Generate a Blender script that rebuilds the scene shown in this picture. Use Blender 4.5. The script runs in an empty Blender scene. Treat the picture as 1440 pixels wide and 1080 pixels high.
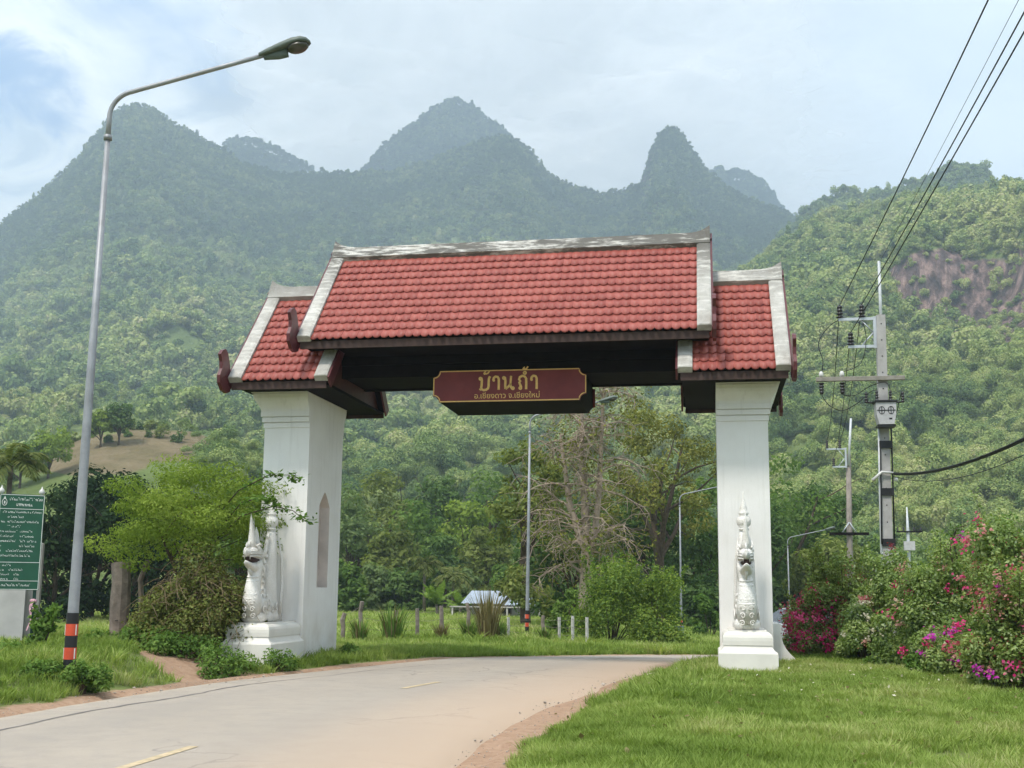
import bpy, math, random
import numpy as np
from mathutils import Matrix, Vector, Euler

# ------------------------------------------------------------------ camera, world, sun
SC = bpy.context.scene
COL = SC.collection
R = math.radians
F_PX, PP_Y = 1614.0, 572.5                     # focal length and principal point in px of a 1440 wide frame
PITCH, ROLL, YAW = 0.1574, 0.0097, 0.1728
CAM = np.array([4.263, -23.808, 1.60])


def cam_axes():
    ct, st = math.cos(PITCH), math.sin(PITCH)
    c, s = math.cos(YAW), math.sin(YAW)
    fwd = Vector((-s * ct, c * ct, st))
    up0 = Vector((s * st, -c * st, ct))
    rt0 = Vector((c, s, 0))
    cr, sr = math.cos(ROLL), math.sin(ROLL)
    return rt0 * cr + up0 * sr, up0 * cr - rt0 * sr, fwd


def make_camera():
    cd = bpy.data.cameras.new('camera')
    cd.sensor_width = 36.0
    cd.lens = F_PX / 1440 * 36
    cd.shift_y = (PP_Y - 540) / 1440
    cd.clip_start = 0.1
    cd.clip_end = 20000
    o = bpy.data.objects.new('camera', cd)
    COL.objects.link(o)
    r, u, f = cam_axes()
    m = Matrix((r, u, -f)).transposed().to_4x4()
    m.translation = Vector(CAM)
    o.matrix_world = m
    SC.camera = o


make_camera()
SUN_EL, SUN_AZ = R(58), R(205)                 # azimuth clockwise from +y: the sun stands behind the viewer, a little left
SUN_STRENGTH, SUN_ANGLE = 3.4, R(9)
EXPOSURE = 0.60
HAZE_DENSITY = 3.7e-4

sun = bpy.data.lights.new('sun', 'SUN')
sun.energy = SUN_STRENGTH
sun.angle = SUN_ANGLE
sun.color = (1.0, 0.94, 0.86)
so = bpy.data.objects.new('sun', sun)
COL.objects.link(so)
sd = Vector((math.sin(SUN_AZ) * math.cos(SUN_EL), math.cos(SUN_AZ) * math.cos(SUN_EL), math.sin(SUN_EL)))
so.rotation_euler = (-sd).to_track_quat('-Z', 'Y').to_euler()
so.location = (0, 0, 60)

SC.view_settings.view_transform = 'Standard'
SC.view_settings.look = 'None'
SC.view_settings.gamma = 1
SC.view_settings.exposure = EXPOSURE
SC.view_settings.use_curve_mapping = False
SC.cycles.max_bounces = 6
SC.cycles.diffuse_bounces = 2
SC.cycles.glossy_bounces = 2
SC.cycles.transmission_bounces = 3
SC.cycles.transparent_max_bounces = 6
SC.cycles.volume_bounces = 1
SC.cycles.use_adaptive_sampling = True
SC.cycles.adaptive_threshold = 0.02


class NT:
    """small wrapper for writing node trees"""
    def __init__(self, tree):
        self.t = tree
        self.n = tree.nodes
        self.l = tree.links

    def node(self, kind, ins=None, **kw):
        nd = self.n.new(kind)
        for k, v in kw.items():
            setattr(nd, k, v)
        for k, v in (ins or {}).items():
            self.put(nd, k, v)
        return nd

    def put(self, nd, k, v):
        sock = nd.inputs[k]
        if isinstance(v, bpy.types.NodeSocket):
            self.l.new(v, sock)
        elif isinstance(v, bpy.types.Node):
            self.l.new(v.outputs[0], sock)
        else:
            sock.default_value = v

    def math(self, op, a, b=0.0, clamp=False):
        return self.node('ShaderNodeMath', {0: a, 1: b}, operation=op, use_clamp=clamp).outputs[0]

    def mix(self, f, a, b, mode='MIX'):
        nd = self.node('ShaderNodeMix', data_type='RGBA', blend_type=mode)
        self.put(nd, 0, f)
        self.put(nd, 6, a)
        self.put(nd, 7, b)
        return nd.outputs[2]

    def ramp(self, f, stops, interp='LINEAR'):
        nd = self.node('ShaderNodeValToRGB', {0: f})
        cr = nd.color_ramp
        cr.interpolation = interp
        while len(cr.elements) < len(stops):
            cr.elements.new(0.5)
        for e, (p, c) in zip(cr.elements, stops):
            e.position = p
            e.color = c if len(c) == 4 else (*c, 1)
        return nd.outputs[0]

    def noise(self, vec, scale, detail=4, rough=0.55, dist=0.0):
        nd = self.node('ShaderNodeTexNoise', {'Scale': scale, 'Detail': detail, 'Roughness': rough, 'Distortion': dist})
        if vec is not None:
            self.put(nd, 'Vector', vec)
        return nd.outputs[0]

    def mapr(self, v, a, b, c=0.0, d=1.0, smooth=False):
        nd = self.node('ShaderNodeMapRange', {0: v, 1: a, 2: b, 3: c, 4: d})
        if smooth:
            nd.interpolation_type = 'SMOOTHSTEP'
        return nd.outputs[0]


def make_world():
    w = bpy.data.worlds.new('World')
    SC.world = w
    w.use_nodes = True
    t = NT(w.node_tree)
    t.n.clear()
    co = t.node('ShaderNodeTexCoord').outputs['Generated']
    sky = t.node('ShaderNodeTexSky', sky_type='NISHITA', sun_disc=False, sun_elevation=SUN_EL, sun_rotation=SUN_AZ,
                 air_density=1.0, dust_density=1.2, ozone_density=1.0)
    sep = t.node('ShaderNodeSeparateXYZ', {0: co})
    # cloud deck: direction projected on a plane overhead so that clouds flatten to the horizon
    den = t.math('ADD', t.math('MAXIMUM', sep.outputs[2], 0.0), 0.28)
    px = t.math('DIVIDE', sep.outputs[0], den)
    py = t.math('DIVIDE', sep.outputs[1], den)
    pv = t.node('ShaderNodeCombineXYZ', {0: px, 1: py, 2: 3.3})
    n1 = t.noise(pv.outputs[0], 1.7, 7, 0.52, 0.35)
    n2 = t.noise(pv.outputs[0], 3.6, 8, 0.55, 0.4)
    cover = t.mapr(n1, 0.30, 0.46, 0.0, 1.0, True)      # most of the sky is clouded
    # bright tops and grey bellies
    lum = t.math('ADD', t.math('MULTIPLY', n2, 0.7), t.math('MULTIPLY', n1, 0.5))
    cloud = t.ramp(lum, [(0.44, (3.9, 4.4, 5.0, 1)), (0.55, (6.4, 7.0, 7.7, 1)), (0.66, (11.0, 11.5, 11.8, 1))])
    # the heavy grey bank over the mountain ridge, towards the middle of the view
    def bank(v, lo, hi):
        v = Vector(v).normalized()
        dp = t.node('ShaderNodeVectorMath', {0: co, 1: v}, operation='DOT_PRODUCT').outputs['Value']
        dp = t.math('ADD', dp, t.math('MULTIPLY', t.math('SUBTRACT', n2, 0.5), 0.055))
        return t.mapr(dp, lo, hi, 0.0, 1.0, True)
    n3 = t.noise(pv.outputs[0], 6.5, 8, 0.6, 0.8)
    g = bank((-0.14, 0.90, 0.40), 0.93, 0.995)
    cloud = t.mix(t.math('MULTIPLY', g, 0.80), cloud, t.ramp(n3, [(0.38, (3.5, 3.9, 4.4, 1)), (0.52, (4.3, 4.8, 5.3, 1)), (0.66, (6.6, 7.0, 7.4, 1))]))
    cover = t.math('MAXIMUM', cover, g)
    wb = bank((-0.60, 0.80, 0.44), 0.945, 0.992)
    puff = t.ramp(t.math('ADD', t.math('MULTIPLY', n3, 0.65), t.math('MULTIPLY', n2, 0.45)), [(0.46, (6.0, 7.2, 8.6, 1)), (0.54, (9.4, 10.2, 10.6, 1)), (0.64, (11.6, 12.0, 12.1, 1))])
    cloud = t.mix(t.math('MULTIPLY', wb, 0.9), cloud, puff)
    pb = bank((0.22, 0.92, 0.42), 0.94, 0.99)
    cloud = t.mix(t.math('MULTIPLY', pb, 0.7), cloud, (8.0, 9.0, 9.7, 1))
    cover = t.math('MAXIMUM', cover, pb)
    # two ragged openings in the bright bank, low on the left
    for v, lo, hi in (((-0.610, 0.775, 0.375), 0.9975, 1.0005), ((-0.552, 0.80, 0.385), 0.9985, 1.0005)):
        v = Vector(v).normalized()
        dp = t.node('ShaderNodeVectorMath', {0: co, 1: v}, operation='DOT_PRODUCT').outputs['Value']
        dp = t.math('ADD', dp, t.math('MULTIPLY', t.math('SUBTRACT', n3, 0.5), 0.009))
        cover = t.math('MULTIPLY', cover, t.mapr(dp, lo, hi, 1.0, 0.15, True))
    blue = t.mix(0.55, sky.outputs[0], (2.6, 5.4, 10.4, 1))
    c = t.mix(cover, blue, cloud)
    # below the horizon the world is only ever seen past the edge of the ground: keep it a plain haze tone
    c = t.mix(t.mapr(sep.outputs[2], -0.02, 0.0, 0.0, 1.0), (3.5, 4.0, 4.4, 1), c)
    bg = t.node('ShaderNodeBackground', {0: c, 1: 0.1})
    t.node('ShaderNodeOutputWorld', {0: bg.outputs[0]})


make_world()

# ------------------------------------------------------------------ helpers
def tag(o, label=None, cat=None, group=None, kind=None):
    for k, v in (('label', label), ('category', cat), ('group', group), ('kind', kind)):
        if v is not None:
            o[k] = v
    return o


def empty(name, loc, rz=0.0, label=None, cat=None, group=None):
    o = bpy.data.objects.new(name, None)
    o.empty_display_size = 0.2
    o.location = loc
    o.rotation_euler = (0, 0, rz)
    COL.objects.link(o)
    return tag(o, label, cat, group)


def link(name, me, parent=None, loc=None, rot=None):
    o = bpy.data.objects.new(name, me)
    COL.objects.link(o)
    if parent is not None:
        o.parent = parent
    if loc is not None:
        o.location = loc
    if rot is not None:
        o.rotation_euler = rot
    return o


def children_of(o):
    return [c for c in bpy.data.objects if c.parent is o]


def copy_tree(o, kids, parent=None):
    c = o.copy()
    COL.objects.link(c)
    if parent is not None:
        c.parent = parent
    for k in kids.get(o.name, ()):
        copy_tree(k, kids, c)
    return c


def kids_map(o):
    out, todo = {}, [o]
    while todo:
        a = todo.pop()
        out[a.name] = list(a.children)
        todo += list(a.children)
    return out


class MB:
    """collects geometry for ONE mesh object"""
    def __init__(self):
        self.v, self.f, self.s = [], [], []

    def add(self, verts, faces, smooth=False):
        b = len(self.v)
        self.v += [tuple(p) for p in verts]
        self.f += [tuple(i + b for i in f) for f in faces]
        self.s += [smooth] * len(faces)
        return self

    def box(self, x0, x1, y0, y1, z0, z1, m=None, bev=0.0):
        if bev > 0:
            b = bev
            vs = []
            for z, i in ((z0, b), (z0 + b, 0), (z1 - b, 0), (z1, b)):
                for (x, y) in ((x0 + i + b * (i == 0) * 0, y0 + i), (x1 - i, y0 + i), (x1 - i, y1 - i), (x0 + i, y1 - i)):
                    vs.append((x, y, z))
            fs = [(3, 2, 1, 0), (12, 13, 14, 15)]
            for k in range(3):
                for j in range(4):
                    a, c = k * 4 + j, k * 4 + (j + 1) % 4
                    fs.append((a, c, c + 4, a + 4))
        else:
            vs = [(x0, y0, z0), (x1, y0, z0), (x1, y1, z0), (x0, y1, z0), (x0, y0, z1), (x1, y0, z1), (x1, y1, z1), (x0, y1, z1)]
            fs = [(3, 2, 1, 0), (4, 5, 6, 7), (0, 1, 5, 4), (1, 2, 6, 5), (2, 3, 7, 6), (3, 0, 4, 7)]
        if m is not None:
            vs = [tuple(m @ Vector(p)) for p in vs]
        return self.add(vs, fs)

    def prism(self, poly, axis, a, b, m=None):
        """poly: 2-D outline counter-clockwise; extruded along axis from a to b"""
        n = len(poly)
        def pt(p, q):
            return {'x': (q, p[0], p[1]), 'y': (p[0], q, p[1]), 'z': (p[0], p[1], q)}[axis]
        vs = [pt(p, a) for p in poly] + [pt(p, b) for p in poly]
        if m is not None:
            vs = [tuple(m @ Vector(p)) for p in vs]
        fs = [tuple(range(n - 1, -1, -1)), tuple(range(n, 2 * n))]
        fs += [(i, (i + 1) % n, n + (i + 1) % n, n + i) for i in range(n)]
        if axis == 'y':
            fs = [f[::-1] for f in fs]
        return self.add(vs, fs)

    def loft(self, pts, radii, n=8, cap=True, smooth=True, flat=1.0, up=(0, 0, 1)):
        """tube through pts with radius per point; radii may be floats or (ra, rb)"""
        P = [Vector(p) for p in pts]
        k = len(P)
        up = Vector(up)
        vs = []
        prev = None
        for i in range(k):
            t = (P[min(i + 1, k - 1)] - P[max(i - 1, 0)])
            if t.length < 1e-9:
                t = Vector((0, 0, 1))
            t.normalize()
            if prev is None:
                a = t.cross(up)
                if a.length < 0.05:
                    a = t.cross(Vector((1, 0, 0.01)))
                a.normalize()
            else:
                a = prev - t * prev.dot(t)
                if a.length < 1e-6:
                    a = t.orthogonal()
                a.normalize()
            prev = a
            b = t.cross(a)
            r = radii[i]
            ra, rb = (r, r * flat) if not isinstance(r, (tuple, list)) else r
            for j in range(n):
                w = 2 * math.pi * j / n
                vs.append(P[i] + a * (ra * math.cos(w)) + b * (rb * math.sin(w)))
        fs = []
        for i in range(k - 1):
            for j in range(n):
                j2 = (j + 1) % n
                fs.append((i * n + j, i * n + j2, (i + 1) * n + j2, (i + 1) * n + j))
        if cap:
            fs.append(tuple(range(n - 1, -1, -1)))
            fs.append(tuple((k - 1) * n + j for j in range(n)))
        return self.add(vs, fs, smooth)

    def lathe(self, prof, n=12, c=(0, 0, 0), m=None, smooth=True):
        """prof: (r, z) from bottom to top, about the z axis"""
        vs = []
        for r, z in prof:
            for j in range(n):
                w = 2 * math.pi * j / n
                vs.append((c[0] + r * math.cos(w), c[1] + r * math.sin(w), c[2] + z))
        if m is not None:
            vs = [tuple(m @ Vector(p)) for p in vs]
        k = len(prof)
        fs = []
        for i in range(k - 1):
            for j in range(n):
                j2 = (j + 1) % n
                fs.append((i * n + j, i * n + j2, (i + 1) * n + j2, (i + 1) * n + j))
        fs.append(tuple(range(n - 1, -1, -1)))
        fs.append(tuple((k - 1) * n + j for j in range(n)))
        return self.add(vs, fs, smooth)

    def ball(self, c, r, n=8, k=5, sc=(1, 1, 1)):
        prof = [(r * math.sin(math.pi * (i + 0.15) / (k + 0.3)), -r * math.cos(math.pi * (i + 0.15) / (k + 0.3))) for i in range(k + 1)]
        m = Matrix.Translation(Vector(c)) @ Matrix.Diagonal((*sc, 1))
        return self.lathe(prof, n, (0, 0, 0), m)

    def mesh(self, name, mat):
        me = bpy.data.meshes.new(name)
        me.from_pydata(self.v, [], self.f)
        me.polygons.foreach_set('use_smooth', self.s)
        if mat is not None:
            for m in (mat if isinstance(mat, (list, tuple)) else [mat]):
                me.materials.append(m)
        me.update()
        return me

    def build(self, name, mat, parent=None, loc=None, rot=None):
        return link(name, self.mesh(name, mat), parent, loc, rot)


def quads_mesh(name, V, mat, tint=None, smooth=False, k=4):
    """V: (n*k, 3) array, each k rows one face. Fast path for leaves and grass"""
    n = len(V) // k
    me = bpy.data.meshes.new(name)
    me.vertices.add(len(V))
    me.vertices.foreach_set('co', np.ascontiguousarray(V, dtype=np.float32).ravel())
    me.loops.add(len(V))
    me.loops.foreach_set('vertex_index', np.arange(len(V), dtype=np.int32))
    me.polygons.add(n)
    me.polygons.foreach_set('loop_start', np.arange(n, dtype=np.int32) * k)
    me.polygons.foreach_set('loop_total', np.full(n, k, dtype=np.int32))
    if tint is not None:
        a = me.attributes.new('tint', 'FLOAT', 'FACE')
        a.data.foreach_set('value', np.ascontiguousarray(tint, dtype=np.float32))
    me.materials.append(mat)
    me.update(calc_edges=True)
    if smooth:
        me.polygons.foreach_set('use_smooth', np.ones(n, dtype=bool))
    return me


def grid_mesh(name, X, Y, Z, mat, attrs=None, smooth=True):
    """X, Y, Z: (a, b) arrays"""
    a, b = X.shape
    V = np.stack([X, Y, Z], -1).reshape(-1, 3).astype(np.float32)
    i = np.arange(a * b).reshape(a, b)
    Fc = np.stack([i[:-1, :-1], i[1:, :-1], i[1:, 1:], i[:-1, 1:]], -1).reshape(-1, 4).astype(np.int32)
    me = bpy.data.meshes.new(name)
    me.vertices.add(len(V))
    me.vertices.foreach_set('co', V.ravel())
    me.loops.add(Fc.size)
    me.loops.foreach_set('vertex_index', Fc.ravel())
    me.polygons.add(len(Fc))
    me.polygons.foreach_set('loop_start', np.arange(len(Fc), dtype=np.int32) * 4)
    me.polygons.foreach_set('loop_total', np.full(len(Fc), 4, dtype=np.int32))
    for k, v in (attrs or {}).items():
        at = me.attributes.new(k, 'FLOAT', 'POINT')
        at.data.foreach_set('value', np.ascontiguousarray(v, dtype=np.float32).ravel())
    me.materials.append(mat)
    me.update(calc_edges=True)
    me.polygons.foreach_set('use_smooth', np.full(len(Fc), smooth, dtype=bool))
    return me


# value noise in numpy
_rs = np.random.RandomState(7)
_TAB = _rs.rand(512, 512).astype(np.float64)


def vnoise(x, y):
    xi, yi = np.floor(x).astype(np.int64), np.floor(y).astype(np.int64)
    fx, fy = x - xi, y - yi
    fx, fy = fx * fx * (3 - 2 * fx), fy * fy * (3 - 2 * fy)
    t = lambda a, b: _TAB[a & 511, b & 511]
    return ((t(xi, yi) * (1 - fx) + t(xi + 1, yi) * fx) * (1 - fy) + (t(xi, yi + 1) * (1 - fx) + t(xi + 1, yi + 1) * fx) * fy)


def fbm(x, y, o=4, g=0.5):
    s, a, tot = 0, 1.0, 0
    for i in range(o):
        s = s + a * vnoise(x * 2 ** i + 17.3 * i, y * 2 ** i + 9.1 * i)
        tot += a
        a *= g
    return s / tot


def sstep(a, b, x):
    t = np.clip((x - a) / (b - a), 0, 1)
    return t * t * (3 - 2 * t)


# directions: azimuth clockwise from +y, seen from where the photographer stood
def azimuth(u):
    """azimuth of photograph column u"""
    return math.atan((u - 720) / (F_PX / math.cos(PITCH))) - YAW


def spot(u, d):
    a = azimuth(u)
    return CAM[0] + d * math.sin(a), CAM[1] + d * math.cos(a)


def elev(u, v):
    """(azimuth, tangent of elevation) of a photograph pixel"""
    r, up, f = cam_axes()
    d = r * ((u - 720) / F_PX) + up * (-(v - PP_Y) / F_PX) + f
    return math.atan2(d.x, d.y), d.z / math.hypot(d.x, d.y)


# ------------------------------------------------------------------ materials
def material(name, build):
    m = bpy.data.materials.new(name)
    m.use_nodes = True
    t = NT(m.node_tree)
    t.n.clear()
    out = t.node('ShaderNodeOutputMaterial')
    surf = build(t)
    t.l.new(surf, out.inputs[0])
    return m


def pbr(t, col, rough=0.6, spec=0.3, metal=0.0, bump=None, bstr=0.3, bdist=0.02):
    p = t.node('ShaderNodeBsdfPrincipled', {'Base Color': col, 'Roughness': rough, 'Metallic': metal, 'Specular IOR Level': spec})
    if bump is not None:
        b = t.node('ShaderNodeBump', {'Height': bump, 'Strength': bstr, 'Distance': bdist})
        t.l.new(b.outputs[0], p.inputs['Normal'])
    return p.outputs[0]


def plain(name, col, rough=0.6, spec=0.3, metal=0.0, var=0.15, scale=6.0, bstr=0.0, rand=0.0):
    def b(t):
        co = t.node('ShaderNodeTexCoord').outputs['Object']
        n = t.noise(co, scale, 5, 0.6)
        c = t.mix(t.mapr(n, 0.3, 0.7), tuple(x * (1 - var) for x in col) + (1,), tuple(min(1, x * (1 + var)) for x in col) + (1,))
        if rand:
            rr = t.node('ShaderNodeObjectInfo').outputs['Random']
            hv = t.node('ShaderNodeHueSaturation', {'Color': c, 'Value': t.mapr(rr, 0, 1, 1 - rand, 1 + rand)})
            c = hv.outputs[0]
        return pbr(t, c, rough, spec, metal, n if bstr else None, bstr)
    return material(name, b)


def leaf_mat(name, stops, trans=0.35, gloss=0.0, inst=False):
    """stops: colours from the dull to the bright end of the attribute 'tint'"""
    def b(t):
        at = t.node('ShaderNodeAttribute', attribute_name='tint')
        v = at.outputs['Fac']
        if inst:
            ai = t.node('ShaderNodeAttribute', attribute_name='tone', attribute_type='INSTANCER')
            v = t.math('ADD', t.math('MULTIPLY', v, 0.38), t.math('MULTIPLY', ai.outputs['Fac'], 0.62))
        k = len(stops)
        c = t.ramp(v, [(i / (k - 1), s) for i, s in enumerate(stops)])
        d = t.node('ShaderNodeBsdfDiffuse', {0: c})
        s = d.outputs[0]
        if trans > 0:
            tc = t.mix(1.0, c, (1.25, 1.35, 0.7, 1), 'MULTIPLY')
            tr = t.node('ShaderNodeBsdfTranslucent', {0: tc})
            s = t.node('ShaderNodeMixShader', {0: trans, 1: s, 2: tr.outputs[0]}).outputs[0]
        if gloss > 0:
            gl = t.node('ShaderNodeBsdfGlossy', {0: (0.9, 0.95, 1, 1), 'Roughness': 0.42})
            s = t.node('ShaderNodeMixShader', {0: gloss, 1: s, 2: gl.outputs[0]}).outputs[0]
        return s
    return material(name, b)
# ------------------------------------------------------------------ terrain and road
ROAD_L = np.array([(-4.62, -60), (-4.62, -52), (-4.62, -44), (-4.62, -36), (-4.62, -28), (-4.62, -22), (-4.62, -17), (-4.60, -12.5), (-4.52, -8.5), (-4.25, -5), (-3.55, -2.2), (-2.45, 1.6), (-1.0, 5.2), (0.9, 9.2), (3.1, 12.6),
                   (5.8, 15.8), (9.5, 19.0), (15.5, 23.0), (26, 27.5), (60, 36)], float)
ROAD_R = np.array([(2.15, -60), (2.15, -52), (2.15, -44), (2.15, -36), (2.15, -28), (2.15, -22), (2.15, -17), (2.1, -13.2), (2.0, -9.1), (2.45, -4.0), (3.05, 0.0), (3.7, 3.6), (4.6, 6.8), (5.9, 9.4),
                   (8.0, 11.8), (11.0, 14.4), (16.0, 17.6), (27, 22.0), (62, 30)], float)


def smooth_line(P, n):
    """Catmull-Rom through P, n samples spaced evenly along its length"""
    out = []
    Q = np.vstack([2 * P[0] - P[1], P, 2 * P[-1] - P[-2]])
    for i in range(1, len(Q) - 2):
        p0, p1, p2, p3 = Q[i - 1:i + 3]
        for t in np.linspace(0, 1, 24, endpoint=False):
            out.append(0.5 * ((2 * p1) + (-p0 + p2) * t + (2 * p0 - 5 * p1 + 4 * p2 - p3) * t * t + (-p0 + 3 * p1 - 3 * p2 + p3) * t ** 3))
    out.append(P[-1])
    out = np.array(out)
    s = np.concatenate([[0], np.cumsum(np.hypot(*np.diff(out, axis=0).T))])
    q = np.linspace(0, 1, n) ** 1.0 * s[-1]
    return np.stack([np.interp(q, s, out[:, 0]), np.interp(q, s, out[:, 1])], 1)


NS = 520
LINE_L, LINE_R = smooth_line(ROAD_L, NS), smooth_line(ROAD_R, NS)


def seg_dist(x, y, line, step=3):
    """distance to a polyline and signed side (positive on its right)"""
    L = line[::step]
    sh = x.shape
    p = np.stack([x.ravel(), y.ravel()], 1)
    best = np.full(len(p), 1e9)
    side = np.zeros(len(p))
    for i in range(len(L) - 1):
        a, b = L[i], L[i + 1]
        d = b - a
        t = np.clip(((p - a) @ d) / (d @ d), 0, 1)
        q = p - (a + t[:, None] * d)
        dd = np.hypot(q[:, 0], q[:, 1])
        m = dd < best
        best[m] = dd[m]
        side[m] = (d[1] * q[m, 0] - d[0] * q[m, 1])
    return (best * np.sign(side)).reshape(sh)


def base_z(x, y):
    """rolling ground, without small bumps"""
    x, y = np.asarray(x, float), np.asarray(y, float)
    floor = 0.55 + 2.45 * sstep(-3, 10, x)
    fall = 0.036 * np.maximum(y - 3.0, 0)
    fall = floor * (1 - np.exp(-fall / floor * 1.15))
    z = -fall
    # bank on the left of the road, where the big lamp and the notice board stand
    z = z + 0.34 * sstep(-4.6, -6.3, x) * sstep(9, 2, y) * sstep(-24, -12, y)
    return z


def edges(x, y):
    return seg_dist(x, y, LINE_L), seg_dist(x, y, LINE_R)


def ground_full(x, y):
    """height and masks of the ground surface at arrays x, y"""
    x, y = np.asarray(x, float), np.asarray(y, float)
    near = (np.abs(x) < 70) & (y > -65) & (y < 60)
    dl = np.full(x.shape, -50.0)
    dr = np.full(x.shape, 50.0)
    if near.any():
        a, b = edges(x[near], y[near])
        dl[near], dr[near] = a, b
    on = np.minimum(dl, -dr)                   # > 0 on the road
    z = base_z(x, y)
    wob = fbm(x * 0.9, y * 0.9, 3) - 0.5
    right = dr > 0
    off = -on + 0.55 * wob
    # lawn right of the road is a low mound; dirt shoulder drops between
    lawn = sstep(0.35, 1.5, np.where(right, off, 0))
    z = z + 0.14 * lawn * sstep(16, 6, y)
    verge = sstep(0.25, 1.4, np.where(~right, off, 0))
    z = z + 0.07 * verge
    z = z + (fbm(x * 0.35 + 9, y * 0.35, 3) - 0.5) * 0.22 * np.clip(off / 3, 0, 1)
    z = z + (fbm(x * 2.3, y * 2.3, 3) - 0.5) * 0.06 * np.clip(off / 0.8, 0, 1)
    z = np.where(on > -0.05, base_z(x, y) - 0.05, z)
    # bare earth: shoulders and the drive on the left
    dirt = sstep(0.5, 0.12, off) * (dl > -60)
    dirt_r = sstep(0.62, 0.22, off + 0.4 * (fbm(x * 1.7 + 40, y * 1.7, 3) - 0.5)) * right * sstep(2, -4.5, y)
    # drive: from the road edge at (-4.2, -4.8) back to (-9.6, 0.6)
    ax, ay, bx, by = -3.4, -4.9, -10.2, 0.9
    tx, ty = bx - ax, by - ay
    t = np.clip(((x - ax) * tx + (y - ay) * ty) / (tx * tx + ty * ty), 0, 1)
    dd = np.hypot(x - ax - t * tx, y - ay - t * ty)
    drive = sstep(1.35 - 0.55 * t, 0.75 - 0.45 * t, dd + 0.6 * wob)
    z = z - 0.10 * drive * sstep(0.1, 0.9, -dl)
    dirt = np.clip(np.maximum(np.maximum(dirt * 0.8, dirt_r), drive * 1.0), 0, 1)
    return z, dirt, on


def gz(x, y):
    z, _, on = ground_full(np.array([x], float), np.array([y], float))
    return float(z[0]) + (0.05 if on[0] > 0 else 0)


def m_ground():
    def b(t):
        pos = t.node('ShaderNodeNewGeometry').outputs['Position']
        d = t.node('ShaderNodeAttribute', attribute_name='dirt').outputs['Fac']
        n = t.noise(pos, 0.35, 6, 0.6)
        f = t.noise(pos, 7, 6, 0.65)
        g = t.noise(pos, 45, 4, 0.6)
        grass = t.mix(t.mapr(n, 0.35, 0.65), (0.115, 0.150, 0.042, 1), (0.200, 0.230, 0.082, 1))
        grass = t.mix(t.mapr(f, 0.5, 0.75, 0, 0.6), grass, (0.15, 0.13, 0.06, 1))
        soil = t.mix(t.mapr(f, 0.3, 0.7), (0.29, 0.18, 0.115, 1), (0.42, 0.285, 0.195, 1))
        soil = t.mix(t.mapr(g, 0.62, 0.75, 0, 0.6), soil, (0.52, 0.44, 0.36, 1))
        k = t.mapr(t.math('ADD', d, t.math('MULTIPLY', t.math('SUBTRACT', f, 0.5), 0.7)), 0.32, 0.62, 0, 1)
        c = t.mix(k, grass, soil)
        return pbr(t, c, 0.95, 0.1, 0, t.math('ADD', f, t.math('MULTIPLY', g, 0.4)), 0.6, 0.04)
    return material('grassy_earth', b)


def nonuni(lo, hi, a, b, step, grow=1.12):
    xs = list(np.arange(a, b + step / 2, step))
    s = step
    while xs[-1] < hi:
        s *= grow
        xs.append(xs[-1] + s)
    s = step
    while xs[0] > lo:
        s *= grow
        xs.insert(0, xs[0] - s)
    return np.array(xs)


def build_ground():
    xs = nonuni(-4600, 4600, -15, 14, 0.14)
    ys = nonuni(-3000, 5200, -25, 14, 0.14)
    X, Y = np.meshgrid(xs, ys, indexing='ij')
    Z, D, on = ground_full(X, Y)
    me = grid_mesh('ground', X, Y, Z, m_ground(), {'dirt': D})
    tag(link('ground', me), kind='structure')


build_ground()


def m_road():
    def b(t):
        pos = t.node('ShaderNodeNewGeometry').outputs['Position']
        at = t.node('ShaderNodeAttribute', attribute_name='side').outputs['Fac']     # 0 left edge .. 1 right edge
        n = t.noise(pos, 0.22, 5, 0.6)
        f = t.noise(pos, 2.6, 7, 0.66)
        g = t.noise(pos, 60, 3, 0.7)
        c = t.mix(t.mapr(n, 0.35, 0.65), (0.340, 0.288, 0.232, 1), (0.410, 0.345, 0.275, 1))
        c = t.mix(t.mapr(f, 0.45, 0.72, 0, 0.5), c, (0.255, 0.228, 0.20, 1))
        vc = t.node('ShaderNodeTexVoronoi', {'Vector': t.node('ShaderNodeVectorMath', {0: pos, 1: t.node('ShaderNodeVectorMath', {0: t.node('ShaderNodeTexNoise', {'Vector': pos, 'Scale': 1.1, 'Detail': 5}).outputs['Color'], 1: (1.6, 1.6, 0)}, operation='MULTIPLY').outputs[0]}).outputs[0], 'Scale': 0.42}, feature='DISTANCE_TO_EDGE').outputs[0]
        ck = t.math('MULTIPLY', t.mapr(vc, 0.012, 0.004, 0, 1), t.mapr(n, 0.44, 0.54, 0, 1))
        c = t.mix(t.math('MULTIPLY', ck, 0.65), c, (0.15, 0.135, 0.12, 1))
        c = t.mix(t.mapr(g, 0.35, 0.7, 0, 0.30), c, (0.46, 0.43, 0.39, 1))
        # sandy dust along the right-hand lane edge, greyer wheel tracks
        e = t.math('ADD', at, t.math('MULTIPLY', t.math('SUBTRACT', f, 0.5), 0.18))
        c = t.mix(t.mapr(e, 0.55, 0.97, 0, 0.95), c, (0.46, 0.34, 0.245, 1))
        w = t.math('ABSOLUTE', t.math('SUBTRACT', at, 0.27))
        w2 = t.math('ABSOLUTE', t.math('SUBTRACT', at, 0.62))
        tr = t.math('MINIMUM', w, w2)
        c = t.mix(t.mapr(tr, 0.10, 0.02, 0, 0.22), c, (0.27, 0.25, 0.225, 1))
        c = t.mix(t.mapr(e, 0.075, 0.02, 0, 0.7), c, (0.47, 0.39, 0.30, 1))
        return pbr(t, c, 0.85, 0.25, 0, g, 0.35, 0.01)
    return material('dusty_road_surface', b)


def road_point(i, q):
    return LINE_L[i] * (1 - q) + LINE_R[i] * q


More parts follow.
